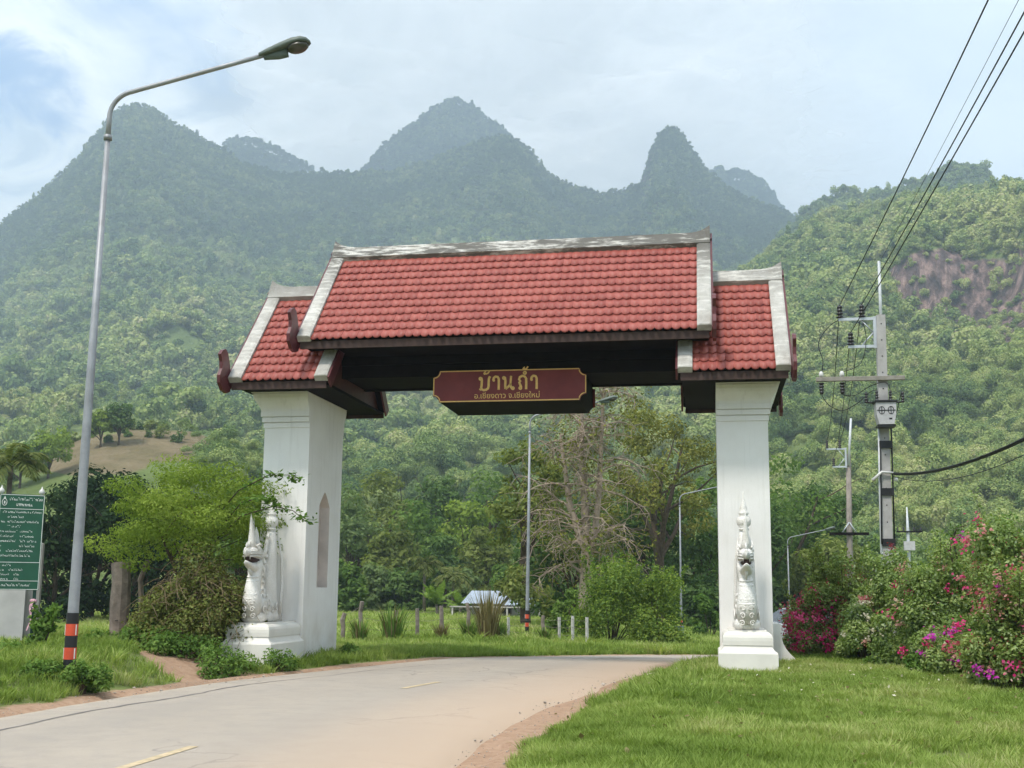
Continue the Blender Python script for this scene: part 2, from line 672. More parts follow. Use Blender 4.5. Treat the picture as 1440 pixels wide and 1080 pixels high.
def build_road():
    nq = 22
    qs = np.linspace(0, 1, nq)
    X = np.zeros((NS, nq))
    Y = np.zeros((NS, nq))
    for j, q in enumerate(qs):
        X[:, j] = LINE_L[:, 0] * (1 - q) + LINE_R[:, 0] * q
        Y[:, j] = LINE_L[:, 1] * (1 - q) + LINE_R[:, 1] * q
    # ragged edges
    wl = (vnoise(np.arange(NS) * 0.7, np.zeros(NS)) - 0.5) * 0.22 + (vnoise(np.arange(NS) * 0.13, np.ones(NS)) - 0.5) * 0.3
    wr = (vnoise(np.arange(NS) * 0.3, np.ones(NS) * 5) - 0.5) * 0.16 + (vnoise(np.arange(NS) * 0.11, np.ones(NS) * 8) - 0.5) * 0.4
    X[:, 0] -= wl
    X[:, -1] += wr
    Z = base_z(X, Y) + 0.0
    Z += 0.03 * (1 - (2 * qs[None, :] - 1) ** 2)
    Z[:, 0] -= 0.09
    Z[:, -1] -= 0.09
    S = np.broadcast_to(qs[None, :], X.shape)
    me = grid_mesh('road', X, Y, Z, m_road(), {'side': S})
    tag(link('road', me), kind='structure')


build_road()


def road_z(x, y, q):
    return float(base_z(x, y)) + 0.03 * (1 - (2 * q - 1) ** 2)


YELLOW = plain('worn_yellow_road_paint', (0.50, 0.395, 0.25), 0.85, 0.2, 0, 0.25, 11)


def dash(y0, y1, label):
    """centre line dash"""
    mb = MB()
    i0 = int(np.argmin(np.abs((LINE_L[:, 1] + LINE_R[:, 1]) / 2 - y0)))
    n = 9
    vs = []
    for k in range(n):
        y = y0 + (y1 - y0) * k / (n - 1)
        # find the road row whose centre is nearest to this y
        cy = LINE_L[:, 1] * 0.44 + LINE_R[:, 1] * 0.56
        x = float(np.interp(y, cy, LINE_L[:, 0] * 0.44 + LINE_R[:, 0] * 0.56))
        for dx in (-0.055, 0.055):
            vs.append((x + dx, y, road_z(x, y, 0.56) + 0.005))
    for k in range(n - 1):
        mb.add([vs[2 * k], vs[2 * k + 1], vs[2 * k + 3], vs[2 * k + 2]], [(0, 1, 2, 3)])
    tag(mb.build('road_marking', YELLOW), kind='structure')


for a, b2 in ((-24.5, -22.5), (-15.2, -12.75), (-5.7, -4.3), (3.6, 5.6)):
    dash(a, b2, '')

# sealed crack with dark tar that runs along the left lane
TAR = plain('tar_sealed_crack', (0.15, 0.135, 0.125), 0.7, 0.3, 0, 0.3, 9)


def build_crack():
    mb = MB()
    rnd = random.Random(4)
    pts = []
    for k in range(90):
        y = -22 + 24.5 * k / 89
        cx = float(np.interp(y, LINE_L[:, 1], LINE_L[:, 0]))
        x = cx + (1.05 if y < -9 else 1.05 + 0.02 * (y + 9)) + 0.06 * math.sin(k * 0.4) + rnd.uniform(-.03, .03)
        pts.append((x, y))
    vs = []
    for k, (x, y) in enumerate(pts):
        w = rnd.uniform(0.016, 0.038) * (1.0 if k < 60 else 0.6)
        for d in (-w, w):
            vs.append((x + d, y, road_z(x, y, 0.16) + 0.0035))
    for k in range(len(pts) - 1):
        mb.add([vs[2 * k], vs[2 * k + 1], vs[2 * k + 3], vs[2 * k + 2]], [(0, 1, 2, 3)])
    tag(mb.build('road_crack', TAR), kind='structure')


build_crack()
# ------------------------------------------------------------------ the gate
def m_plaster():
    def b(t):
        co = t.node('ShaderNodeTexCoord').outputs['Object']
        n = t.noise(co, 1.3, 6, 0.6)
        f = t.noise(co, 28, 4, 0.6)
        c = t.mix(t.mapr(n, 0.35, 0.7), (0.82, 0.805, 0.77, 1), (0.755, 0.735, 0.695, 1))
        # rain streaks: stretched noise
        mp = t.node('ShaderNodeMapping', {0: co, 'Scale': (9, 9, 0.5)})
        st = t.noise(mp.outputs[0], 1.0, 4, 0.65)
        c = t.mix(t.mapr(st, 0.54, 0.78, 0, 0.36), c, (0.50, 0.48, 0.43, 1))
        # splashed soil near the ground
        z = t.node('ShaderNodeSeparateXYZ', {0: co}).outputs[2]
        low = t.math('MULTIPLY', t.mapr(z, 1.1, 0.1, 0, 1), t.mapr(n, 0.3, 0.62, 0.1, 1))
        c = t.mix(t.math('MULTIPLY', low, 0.75), c, (0.52, 0.44, 0.34, 1))
        return pbr(t, c, 0.75, 0.2, 0, f, 0.12, 0.01)
    return material('white_plaster', b)


def m_weathered():
    def b(t):
        co = t.node('ShaderNodeTexCoord').outputs['Object']
        n = t.noise(co, 3.2, 8, 0.68, 0.4)
        big = t.noise(co, 0.55, 3, 0.5)
        mp = t.node('ShaderNodeMapping', {0: co, 'Scale': (1.2, 6, 6)})
        s = t.noise(mp.outputs[0], 1.6, 7, 0.7, 0.3)
        z = t.node('ShaderNodeSeparateXYZ', {0: co}).outputs[2]
        c = t.mix(t.mapr(n, 0.35, 0.65), (0.66, 0.64, 0.59, 1), (0.46, 0.44, 0.395, 1))
        # black mould on the ridge, heavier where the large noise says so
        hi = t.mapr(z, 7.9, 9.15, 0.35, 1.0)
        k = t.math('MULTIPLY', t.mapr(t.math('ADD', s, t.math('MULTIPLY', big, 0.5)), 0.60, 0.75), hi)
        c = t.mix(t.math('MULTIPLY', k, 0.9), c, (0.085, 0.08, 0.07, 1))
        return pbr(t, c, 0.85, 0.15, 0, n, 0.3, 0.01)
    return material('weathered_white_cement', b)


def m_tile():
    def b(t):
        co = t.node('ShaderNodeTexCoord').outputs['Object']
        oi = t.node('ShaderNodeObjectInfo').outputs['Random']
        ge = t.node('ShaderNodeNewGeometry').outputs['Random Per Island']
        rr = t.math('FRACT', t.math('ADD', oi, ge))
        n = t.noise(t.node('ShaderNodeNewGeometry').outputs['Position'], 9, 5, 0.65)
        c = t.mix(rr, (0.265, 0.056, 0.042, 1), (0.355, 0.088, 0.066, 1))
        c = t.mix(t.mapr(n, 0.50, 0.78, 0, 0.4), c, (0.40, 0.14, 0.105, 1))
        n2 = t.noise(t.node('ShaderNodeNewGeometry').outputs['Position'], 0.9, 5, 0.6)
        c = t.mix(t.mapr(n2, 0.52, 0.72, 0, 0.22), c, (0.20, 0.045, 0.036, 1))
        return pbr(t, c, 0.5, 0.4, 0, n, 0.15, 0.01)
    return material('red_clay_tile', b)


PLASTER, WEATHER, TILE = m_plaster(), m_weathered(), m_tile()
WOOD = plain('dark_brown_painted_wood', (0.085, 0.028, 0.024), 0.55, 0.3, 0, 0.25, 5, 0.1)
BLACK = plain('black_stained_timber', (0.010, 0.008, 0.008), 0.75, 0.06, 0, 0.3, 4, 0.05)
FASCIA = plain('grey_brown_eave_timber', (0.062, 0.038, 0.032), 0.65, 0.2, 0, 0.3, 5, 0.1)
HOOK = plain('maroon_carved_wood', (0.10, 0.024, 0.028), 0.4, 0.45, 0, 0.25, 6, 0.1)

GATE = empty('village_gate', (0, 0, 0), 0, 'white roadside village gateway with two pillars and stepped red tiled roof', 'gateway')
YR = 1.157
TAN = (9.33 - 6.79) / (YR + 1.10)
PHI = math.atan(TAN)


def tile_mb():
    mb = MB()
    w, L = 0.0865, 0.345
    nx = 6
    vs = []
    for row in range(4):
        for i in range(nx + 1):
            q = -1 + 2 * i / nx
            x = q * w
            arch = 0.013 * (math.cos(q * math.pi) * 0.5 + 0.5) ** 0.8
            scal = -0.085 * math.cos(q * math.pi / 2) ** 0.9
            if row == 0:
                vs.append((x, scal, arch + 0.022))
            elif row == 1:
                vs.append((x, scal, arch + 0.042))
            elif row == 2:
                vs.append((x, L * 0.5, arch + 0.020))
            else:
                vs.append((x, L, arch + 0.004))
    fs = []
    for r in range(3):
        for i in range(nx):
            a = r * (nx + 1) + i
            fs.append((a, a + 1, a + nx + 2, a + nx + 1))
    mb.add(vs, fs[:nx], False)
    mb.s = [False] * nx
    for f in fs[nx:]:
        mb.f.append(f)
        mb.s.append(True)
    return mb


TILE_MB = tile_mb()
TILE_ME = TILE_MB.mesh('roof_tile', TILE)
TILES_LEFT = [300]                             # the tiles that are objects of their own, largest in view first


def slope_matrix(x, s, ye, ze, back=False):
    """frame on a roof slope: x along the eave, s metres up the slope from the eave"""
    c, sn = math.cos(PHI), math.sin(PHI)
    if not back:
        m = Matrix(((1, 0, 0), (0, c, -sn), (0, sn, c))).to_4x4()
        m.translation = Vector((x, ye + s * c, ze + s * sn))
    else:
        yb = 2 * YR - ye
        m = Matrix(((-1, 0, 0), (0, -c, sn), (0, sn, c))).to_4x4()
        m.translation = Vector((x, yb - s * c, ze + s * sn))
    return m


def band_poly(t0, t1, w):
    return [(0, t0), (w, t0), (w, t1 * 0.8), (w * 0.8, t1), (w * 0.12, t1), (0, t1 * 0.85)]


def hook_outline():
    # carved tail-end of the bargeboard: fat heel below, leaf-shaped tip that curls upward
    p = [(0.02, -0.22), (0.10, -0.19), (0.16, -0.08), (0.17, 0.05), (0.13, 0.18), (0.135, 0.30), (0.17, 0.42), (0.135, 0.50),
         (0.075, 0.545), (0.03, 0.50), (0.0, 0.40), (-0.035, 0.24), (-0.065, 0.08), (-0.07, -0.06), (-0.05, -0.17)]
    return [(a * 2.5 + 0.02, b * 1.22) for a, b in p]


def build_roof(name, xa, xb, ye, ze, label, singles):
    """gable roof with its ridge along x at y = YR"""
    c, sn = math.cos(PHI), math.sin(PHI)
    SL = (YR - ye) / c                         # slope length
    zr = ze + SL * sn
    root_mb = MB()
    # dark boarded deck under the tiles (two thin slabs)
    for back in (False, True):
        m = slope_matrix((xa + xb) / 2, 0, ye, ze, back)
        hw = (xb - xa) / 2 - 0.02
        root_mb.box(-hw, hw, 0.01, SL - 0.02, -0.11, -0.012, m)
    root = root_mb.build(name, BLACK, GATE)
    root['label'] = label
    # ---- tiles
    pitch = 0.1725
    x0, x1 = xa + 0.27, xb - 0.27
    n = int(round((x1 - x0) / pitch))
    pitch = (x1 - x0) / n
    rows = int(round((SL - 0.33) / 0.284))
    step = (SL - 0.33) / rows
    rest = MB()
    grid = [(r, k) for r in range(rows) for k in range(n)]
    grid.sort(key=lambda q: (-q[1], q[0]))
    rnd = random.Random(hash(name) % 1000 if False else len(name) * 7)
    for idx, (r, k) in enumerate(grid):
        m = slope_matrix(x0 + (k + 0.5) * pitch, 0.015 + r * step, ye, ze)
        m = m @ Matrix.Diagonal((pitch / 0.173, 1, 1, 1))
        m = m @ Matrix.Translation((rnd.uniform(-.002, .002), rnd.uniform(-.006, .006), rnd.uniform(0, .004)))
        m = m @ Matrix.Rotation(rnd.uniform(-.012, .012), 4, 'Z')
        if singles and TILES_LEFT[0] > 0:
            TILES_LEFT[0] -= 1
            o = link('roof_tile', TILE_ME, root)
            o.matrix_local = m
        else:
            rest.add([tuple(m @ Vector(p)) for p in TILE_MB.v], TILE_MB.f)
            rest.s[-len(TILE_MB.s):] = TILE_MB.s
    for r in range(rows):                      # the far slope
        for k in range(n):
            m = slope_matrix(x0 + (k + 0.5) * pitch, 0.015 + r * step, ye, ze, True)
            m = m @ Matrix.Diagonal((pitch / 0.173, 1, 1, 1))
            rest.add([tuple(m @ Vector(p)) for p in TILE_MB.v], TILE_MB.f)
            rest.s[-len(TILE_MB.s):] = TILE_MB.s
    tag(rest.build('roof_tiling', TILE, root), kind='stuff')
    # ---- white cement bands at the gable ends, lying on the slope
    for back in (False, True):
        for e, xq in ((0, xa), (1, xb)):
            mb = MB()
            m = slope_matrix(xq, 0, ye, ze, back)
            flip = (e == 1) != back
            # a box section with softened corners, swept up the slope, a little deeper at the foot
            secs = []
            for s, t1 in ((-0.02, 0.10), (0.0, 0.115), (SL * 0.5, 0.105), (SL - 0.33, 0.11), (SL - 0.05, 0.14)):
                sec = band_poly(-0.05, t1, 0.29)
                secs.append([tuple(m @ Vector((-x if flip else x, s, z))) for x, z in sec])
            k = 6
            vs = [p for s_ in secs for p in s_]
            fs = []
            for i in range(len(secs) - 1):
                for j in range(k):
                    a, b2 = i * k + j, i * k + (j + 1) % k
                    fs.append((a, b2, b2 + k, a + k))
            fs += [tuple(range(k)), tuple((len(secs) - 1) * k + j for j in range(k))]
            mb.add(vs, fs)
            mb.build('gable_band', WEATHER, root)
    # ---- ridge cap, upswept at both ends
    mb = MB()
    L = xb - xa
    xs = [0, 0.05, 0.12, 0.2, 0.3, 0.42, 0.6]
    xs = [xa + x for x in xs] + [xa + L * q for q in (0.3, 0.5, 0.7)] + [xb - x for x in xs[::-1]]
    wob = random.Random(3)
    secs = []
    for x in xs:
        d = min(x - xa, xb - x)
        up = 0.17 * math.exp(-(d / 0.17) ** 1.2) + wob.uniform(-.004, .004)
        hw, hh = 0.34 * c, 0.34 * sn
        top = 0.13 + up
        side = 0.125
        secs.append([(x, YR - hw + 0.0, zr - hh - 0.03), (x, YR - hw - sn * side, zr - hh + c * side), (x, YR - 0.07, zr + top),
                     (x, YR + 0.07, zr + top), (x, YR + hw + sn * side, zr - hh + c * side), (x, YR + hw, zr - hh - 0.03)])
    vs = [p for s_ in secs for p in s_]
    k = 6
    fs = []
    for i in range(len(secs) - 1):
        for j in range(k - 1):
            a = i * k + j
            fs.append((a + k, a + k + 1, a + 1, a))
        a = i * k
        fs.append((a, a + k - 1, a + 2 * k - 1, a + k))
    fs += [tuple(range(k)), tuple((len(secs) - 1) * k + k - 1 - j for j in range(k))]
    mb.add(vs, fs)
    mb.build('ridge_cap', WEATHER, root)
    # ---- brown bargeboards outside the bands, with carved hooks at their feet
    for back in (False, True):
        for e, xq in ((0, xa), (1, xb)):
            m = slope_matrix(xq, 0, ye, ze, back)
            sg = -1 if e == 0 else 1
            if back:
                sg = -sg
            mb = MB()
            mb.box(min(sg * 0.003, sg * 0.045), max(sg * 0.003, sg * 0.045), -0.05, SL + 0.10, -0.20, 0.075, m)
            bb = mb.build('bargeboard', HOOK, root)
            outer = (e == 0 and xa < 0 and name != 'main_roof') or (e == 1 and xb > 0 and name != 'main_roof') or name == 'main_roof'
            if outer:
                hk = MB()
                sy = -1 if not back else 1
                yy = ye if not back else 2 * YR - ye
                xo = xq + (-0.052 if e == 0 else 0.052)
                prof = [(yy + sy * (p[0] + 0.0) if True else 0, ze + p[1] - 0.02) for p in hook_outline()]
                if sy < 0:
                    prof = prof[::-1]
                hk.prism(prof, 'x', xo - 0.035, xo + 0.035)
                hk.build('eave_hook', HOOK, root)
    # ---- eave boards, soffit and closed gables
    for back in (False, True):
        y = ye if not back else 2 * YR - ye
        sg = 1 if not back else -1
        mb = MB()
        mb.box(xa + 0.05, xb - 0.05, min(y + sg * 0.02, y + sg * 0.065), max(y + sg * 0.02, y + sg * 0.065), ze - 0.20, ze - 0.035)
        mb.build('eave_board', FASCIA, root)
    mb = MB()
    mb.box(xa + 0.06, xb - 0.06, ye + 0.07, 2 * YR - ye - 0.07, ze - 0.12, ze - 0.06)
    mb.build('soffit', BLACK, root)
    for xq in (xa + 0.16, xb - 0.16):
        mb = MB()
        h = SL * sn - 0.2
        mb.prism([(ye + 0.2, ze - 0.05), (2 * YR - ye - 0.2, ze - 0.05), (YR, ze + h)], 'x', xq - 0.02, xq + 0.02)
        mb.build('gable_board', WOOD, root)
    return root


# big roof between the pillars, two lower ones over the pillars; the right-hand ones are nearest
build_roof('side_roof', 3.645, 5.85, -1.05, 5.95, 'lower tiled roof over the right pillar', True)
build_roof('main_roof', -4.33, 4.33, -1.10, 6.79, 'long upper tiled roof with a mould-stained white ridge', True)
build_roof('side_roof', -5.85, -3.645, -1.05, 5.95, 'lower tiled roof over the left pillar', False)

# beams of the span
for y0, y1 in ((0.22, 0.44), (1.87, 2.09)):
    mb = MB()
    mb.box(-4.30, 4.30, y0, y1, 6.47, 6.66, bev=0.01)
    mb.build('upper_beam', BLACK, GATE)
    mb = MB()
    mb.box(-4.36, 4.36, y0 + 0.04, y1 - 0.04, 6.19, 6.465, bev=0.012)
    mb.build('lower_beam', BLACK, GATE)
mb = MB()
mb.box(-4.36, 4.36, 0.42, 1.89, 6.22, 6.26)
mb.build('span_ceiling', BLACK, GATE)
for x in (-2.9, -1.45, 0, 1.45, 2.9):
    mb = MB()
    mb.box(x - 0.06, x + 0.06, -1.0, 3.3, 6.665, 6.70)
    mb.build('rafter', BLACK, GATE)


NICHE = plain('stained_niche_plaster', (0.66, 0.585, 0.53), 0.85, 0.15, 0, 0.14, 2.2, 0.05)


def cap_profile():
    """outline (out, z) of the moulded capital, measured outward from the shaft"""
    p = [(0.0, 5.06), (0.022, 5.065), (0.022, 5.165), (0.004, 5.17), (0.004, 5.185), (0.05, 5.19), (0.05, 5.285), (0.028, 5.29), (0.028, 5.305), (0.075, 5.31), (0.075, 5.40)]
    for i in range(7):
        q = i / 6
        p.append((0.07 + 0.145 * (0.5 - 0.5 * math.cos(math.pi * q)), 5.41 + 0.36 * q))
    p += [(0.225, 5.79), (0.198, 5.795), (0.198, 5.812), (0.25, 5.82), (0.262, 6.06)]
    return p


def build_pillar(s):
    """s = 1 right, -1 left. The inner face is plain; mouldings run round the other three sides"""
    xi, xo, y0, y1 = 4.39, 5.43, 0.0, 2.31
    mb = MB()
    def wall(profile_out):                     # sweep (out, z) points round front, outer and back sides
        rings = []
        for o, z in profile_out:
            rings.append([(s * xi, y0 - o, z), (s * (xo + o), y0 - o, z), (s * (xo + o), y1 + o, z), (s * xi, y1 + o, z)])
        n = len(rings)
        vs = [p for r in rings for p in r]
        fs = []
        for i in range(n - 1):
            for j in range(3):
                a = i * 4 + j
                f = (a, a + 1, a + 5, a + 4)
                fs.append(f if s > 0 else f[::-1])
        mb.add(vs, fs)
    base = -0.6
    def end_caps(profile_out):
        for i in range(len(profile_out) - 1):
            (o0, z0_), (o1, z1_) = profile_out[i], profile_out[i + 1]
            if max(o0, o1) < 1e-4:
                continue
            for yy, sg in ((y0, -1), (y1, 1)):
                mb.add([(s * xi, yy + sg * o0, z0_), (s * xi, yy, z0_), (s * xi, yy, z1_), (s * xi, yy + sg * o1, z1_)], [(0, 1, 2, 3)])
    end_caps([(0, 5.06)] + cap_profile()[1:])
    # shaft and its capital in one sweep
    wall([(0, base), (0, 5.06)] + cap_profile()[1:])
    # inner face with an arched niche cut into it
    ny0, ny1, nz0, nz1, nzt, dep = 0.80, 1.52, 1.60, 3.40, 3.74, 0.22
    arch = []
    for i in range(9):
        q = -1 + 2 * i / 8
        arch.append((1.16 - q * (ny1 - ny0) / 2, nz1 + (nzt - nz1) * (1 - abs(q) ** 1.25)))
    hole = [(ny0, nz0), (ny1, nz0)] + arch     # counter-clockwise in (y, z)
    X = s * xi
    Xd = s * (xi + dep)
    oc = [(y0, base), (y1, base), (y1, 6.06), (y0, 6.06)]
    def P(p, x):
        return (x, p[0], p[1])
    # panels round the hole: below, two sides, above split at the arch apex
    strips = [[(y0, base), (y1, base), (y1, nz0), (y0, nz0)],
              [(y0, nz0), (ny0, nz0), (ny0, nz1), (y0, nz1)], [(ny1, nz0), (y1, nz0), (y1, nz1), (ny1, nz1)]]
    left_arch = [a for a in arch if a[0] <= 1.1601][::1]
    right_arch = [a for a in arch if a[0] >= 1.1599]
    left_arch.sort(key=lambda a: a[0])
    right_arch.sort(key=lambda a: a[0])
    for k in range(len(left_arch) - 1):
        a, b = left_arch[k], left_arch[k + 1]
        strips.append([a, b, (b[0], 6.06), (a[0], 6.06)])
    for k in range(len(right_arch) - 1):
        a, b = right_arch[k], right_arch[k + 1]
        strips.append([a, b, (b[0], 6.06), (a[0], 6.06)])
    strips.append([(y0, nz1), (ny0, nz1), (ny0, 6.06), (y0, 6.06)])
    strips.append([(ny1, nz1), (y1, nz1), (y1, 6.06), (ny1, 6.06)])
    for st in strips:
        mb.add([P(p, X) for p in st], [tuple(range(len(st)))[::-1] if s > 0 else tuple(range(len(st)))])
    nh = len(hole)
    nm = MB()
    nm.add([P(p, X) for p in hole] + [P(p, Xd) for p in hole], [(i, (i + 1) % nh, nh + (i + 1) % nh, nh + i) for i in range(nh)])
    nm.add([P(p, Xd) for p in hole], [tuple(range(nh))])
    mb.box(min(s * xi, s * xo), max(s * xi, s * xo), y0, y1, 6.03, 6.058)
    pil = mb.build('pillar', PLASTER, GATE)
    nm.build('niche', NICHE, pil)
    # bell-shaped moulding at the foot of the outer and far sides
    prof = [(0.0, 0.96), (0.17, 0.96), (0.185, 0.93), (0.185, 0.80), (0.165, 0.77), (0.17, 0.72)]
    for i in range(7):
        q = i / 6
        prof.append((0.19 + 0.25 * q ** 2.0, 0.70 - 0.42 * q))
    prof += [(0.455, 0.20), (0.455, -0.5)]
    m2 = MB()
    ya, yb = 0.45, 2.0
    rings = [[(s * xo, ya - 0.0 * o, z), (s * (xo + o), ya - 0.0 * o, z), (s * (xo + o), yb, z), (s * xo, yb, z)] for o, z in prof]
    vs = [p for r in rings for p in r]
    fs = []
    for i in range(len(rings) - 1):
        for j in range(3):
            a = i * 4 + j
            f = (a + 4, a + 5, a + 1, a)
            fs.append(f if s > 0 else f[::-1])
    m2.add(vs, fs)
    m2.build('base_moulding', PLASTER, pil)
    return pil


PILLARS = {s: build_pillar(s) for s in (1, -1)}
PILLARS[-1]['label'] = 'left pillar with a pointed niche on its inner face'
PILLARS[1]['label'] = 'right pillar standing beside the lawn'


def m_stucco():
    def b(t):
        co = t.node('ShaderNodeTexCoord').outputs['Object']
        n = t.noise(co, 2.2, 6, 0.65)
        vo = t.node('ShaderNodeTexVoronoi', {'Vector': co, 'Scale': 24.0}, feature='DISTANCE_TO_EDGE').outputs[0]
        f = t.noise(co, 24, 5, 0.7)
        c = t.mix(t.mapr(n, 0.35, 0.68), (0.83, 0.81, 0.765, 1), (0.76, 0.725, 0.655, 1))
        # grime settled in the joints of the relief
        c = t.mix(t.mapr(vo, 0.0, 0.10, 0.20, 0.0), c, (0.42, 0.38, 0.32, 1))
        c = t.mix(t.mapr(f, 0.58, 0.78, 0, 0.30), c, (0.46, 0.42, 0.35, 1))
        z = t.node('ShaderNodeSeparateXYZ', {0: co}).outputs[2]
        c = t.mix(t.math('MULTIPLY', t.mapr(z, 1.7, 0.9, 0, 0.5), t.mapr(n, 0.35, 0.6)), c, (0.56, 0.49, 0.40, 1))
        h = t.math('ADD', t.mapr(vo, 0.0, 0.14), t.math('MULTIPLY', f, 0.6))
        return pbr(t, c, 0.85, 0.15, 0, h, 0.4, 0.015)
    return material('weathered_white_stucco', b)


STUCCO = m_stucco()
CREAM = plain('cream_limewash', (0.73, 0.70, 0.635), 0.8, 0.15, 0, 0.08, 1.6, 0.05)


def build_naga(s):
    """stucco serpent that rears in front of a pillar, looking at the road user"""
    x = s * 4.88
    # pedestal: block, scotia and torus
    pd = MB()
    prof = [(0.54, -0.5), (0.54, 0.47), (0.525, 0.495), (0.50, 0.505), (0.475, 0.53), (0.445, 0.575), (0.435, 0.60), (0.435, 0.615), (0.45, 0.62),
            (0.455, 0.70), (0.452, 0.76), (0.435, 0.81), (0.40, 0.845), (0.36, 0.86), (0.35, 0.865), (0.35, 0.89)]
    rings = []
    for o, z in prof:
        yf = -1.88 + (0.54 - o)
        rings.append([(x - o, yf, z), (x + o, yf, z), (x + o, -0.003, z), (x - o, -0.003, z)])
    vs = [p for r in rings for p in r]
    fs = []
    for i in range(len(rings) - 1):
        for j in range(4):
            a, b2 = i * 4 + j, i * 4 + (j + 1) % 4
            fs.append((a, b2, b2 + 4, a + 4))
    fs.append(tuple(range((len(rings) - 1) * 4, len(rings) * 4)))
    pd.add(vs, fs)
    nag = MB()
    V = lambda y, z, dx=0.0: (x + dx, y, z)
    # coil and chest
    nag.loft([V(-0.35, 0.90), V(-0.7, 1.02), V(-1.1, 1.10), V(-1.5, 1.16), V(-1.86, 1.22), V(-2.1, 1.26), V(-2.19, 1.26)],
             [(0.20, 0.16), (0.26, 0.20), (0.29, 0.24), (0.29, 0.26), (0.26, 0.25), (0.20, 0.20), (0.1, 0.12)], 12, up=(1, 0, 0))
    for yy, r in ((-1.85, 0.29), (-1.45, 0.30), (-1.0, 0.28)):    # loops of the coil at the foot
        nag.lathe([(r * 0.75, 0.0), (r, 0.06), (r * 1.03, 0.13), (r * 0.92, 0.20), (r * 0.6, 0.24)], 12, V(yy, 0.88))
    # neck
    nag.loft([V(-1.95, 1.1), V(-2.05, 1.35), V(-2.02, 1.6), V(-1.93, 1.8), V(-1.92, 1.98), V(-1.98, 2.12)],
             [(0.26, 0.22), (0.235, 0.22), (0.19, 0.18), (0.165, 0.165), (0.17, 0.18), (0.175, 0.19)], 12, up=(1, 0, 0))
    # belly plates
    for i in range(2, 8):
        q = i / 7
        z = 1.22 + 0.60 * q
        cy = -2.04 + 0.10 * q
        r1, r2 = 0.215 - 0.055 * q, 0.270 - 0.085 * q
        nag.loft([V(cy - r2 * math.cos(R(w)), z - 0.03 * math.cos(R(w)), r1 * math.sin(R(w))) for w in range(-65, 66, 13)], [0.012] + [0.024] * 9 + [0.012], 5)
    # scale rows on the chest and flanks
    for sx in (-1, 1):
        for i in range(7):
            for k in range(5):
                z = 0.98 + 0.11 * i
                yy = -1.95 + 0.17 * k
                if z > 1.62 - 0.08 * k:
                    continue
                nag.ball(V(yy, z, sx * (0.205 - 0.012 * abs(i - 2) + (0.03 if k in (1, 2, 3) else 0))), 0.055, 6, 3, (0.5, 1, 0.8))
    # carved curls over the chest and flanks
    def curl(yc, zc, dx, r, hand):
        pts = []
        for i in range(13):
            w = R(40 * i)
            rr = r * (1 - i / 15)
            pts.append(V(yc + 0.02 * math.cos(w), zc + rr * math.sin(w), dx + hand * rr * math.cos(w)))
        nag.loft(pts, [0.014] * 11 + [0.012, 0.006], 5)
    for k in range(4):
        for sx in (-1, 1):
            curl(-2.215 - 0.03 * (k in (1, 2)), 1.02 + 0.135 * k, sx * (0.105 - 0.012 * k), 0.060, sx)
    for sx in (-1, 1):
        for k in range(4):
            zc, yc = 1.02 + 0.05 * (k % 2), -1.9 + 0.28 * k
            pts = [V(yc + 0.085 * (1 - i / 15) * math.cos(R(40 * i)), zc + 0.12 + 0.085 * (1 - i / 15) * math.sin(R(40 * i)), sx * 0.262) for i in range(13)]
            nag.loft(pts, [0.018] * 11 + [0.014, 0.006], 5)
    body = nag
    hd = MB()
    # upper jaw, lower jaw, eyes, cheeks
    hd.loft([V(-1.68, 2.20), V(-1.80, 2.24), V(-2.0, 2.30), V(-2.22, 2.30), V(-2.40, 2.275), V(-2.54, 2.29), V(-2.61, 2.36)],
            [(0.10, 0.10), (0.17, 0.155), (0.175, 0.165), (0.125, 0.14), (0.085, 0.105), (0.065, 0.075), (0.02, 0.025)], 12, up=(1, 0, 0))
    hd.loft([V(-1.78, 2.00), V(-1.95, 1.99), V(-2.15, 2.00), V(-2.35, 2.035), V(-2.50, 2.075), V(-2.56, 2.11)],
            [(0.16, 0.15), (0.145, 0.155), (0.085, 0.13), (0.055, 0.10), (0.04, 0.065), (0.012, 0.02)], 12, up=(1, 0, 0))
    for k in range(4):                         # beard under the jaw
        hd.loft([V(-2.30 + 0.11 * k, 1.99 - 0.02 * k), V(-2.27 + 0.11 * k, 1.90 - 0.03 * k), V(-2.20 + 0.11 * k, 1.83 - 0.03 * k)], [0.04, 0.03, 0.005], 6)
    for sx in (-1, 1):
        hd.ball(V(-2.12, 2.37, sx * 0.13), 0.055, 8, 5)
        hd.loft([V(-2.22, 2.41, sx * 0.12), V(-2.05, 2.45, sx * 0.14), V(-1.85, 2.42, sx * 0.13)], [0.02, 0.035, 0.015], 6)
        hd.lathe([(0.014, 0.0), (0.010, -0.03), (0.002, -0.075)], 5, V(-2.46, 2.21, sx * 0.07))
        # ear fins and whisker scrolls
        hd.loft([V(-1.85, 2.2, sx * 0.13), V(-1.72, 2.30, sx * 0.17), V(-1.64, 2.44, sx * 0.17), V(-1.60, 2.56, sx * 0.15)], [(0.06, 0.03), (0.07, 0.025), (0.05, 0.02), (0.01, 0.008)], 6, up=(1, 0, 0))
        hd.loft([V(-1.95, 2.05, sx * 0.13), V(-1.80, 1.98, sx * 0.17), V(-1.72, 1.86, sx * 0.17), V(-1.72, 1.74, sx * 0.15)], [(0.05, 0.025), (0.05, 0.025), (0.035, 0.02), (0.01, 0.008)], 6, up=(1, 0, 0))
    # nose horn and the tall flame-like crown
    hd.loft([V(-2.56, 2.2), V(-2.60, 2.30), V(-2.57, 2.38)], [0.04, 0.025, 0.006], 6)
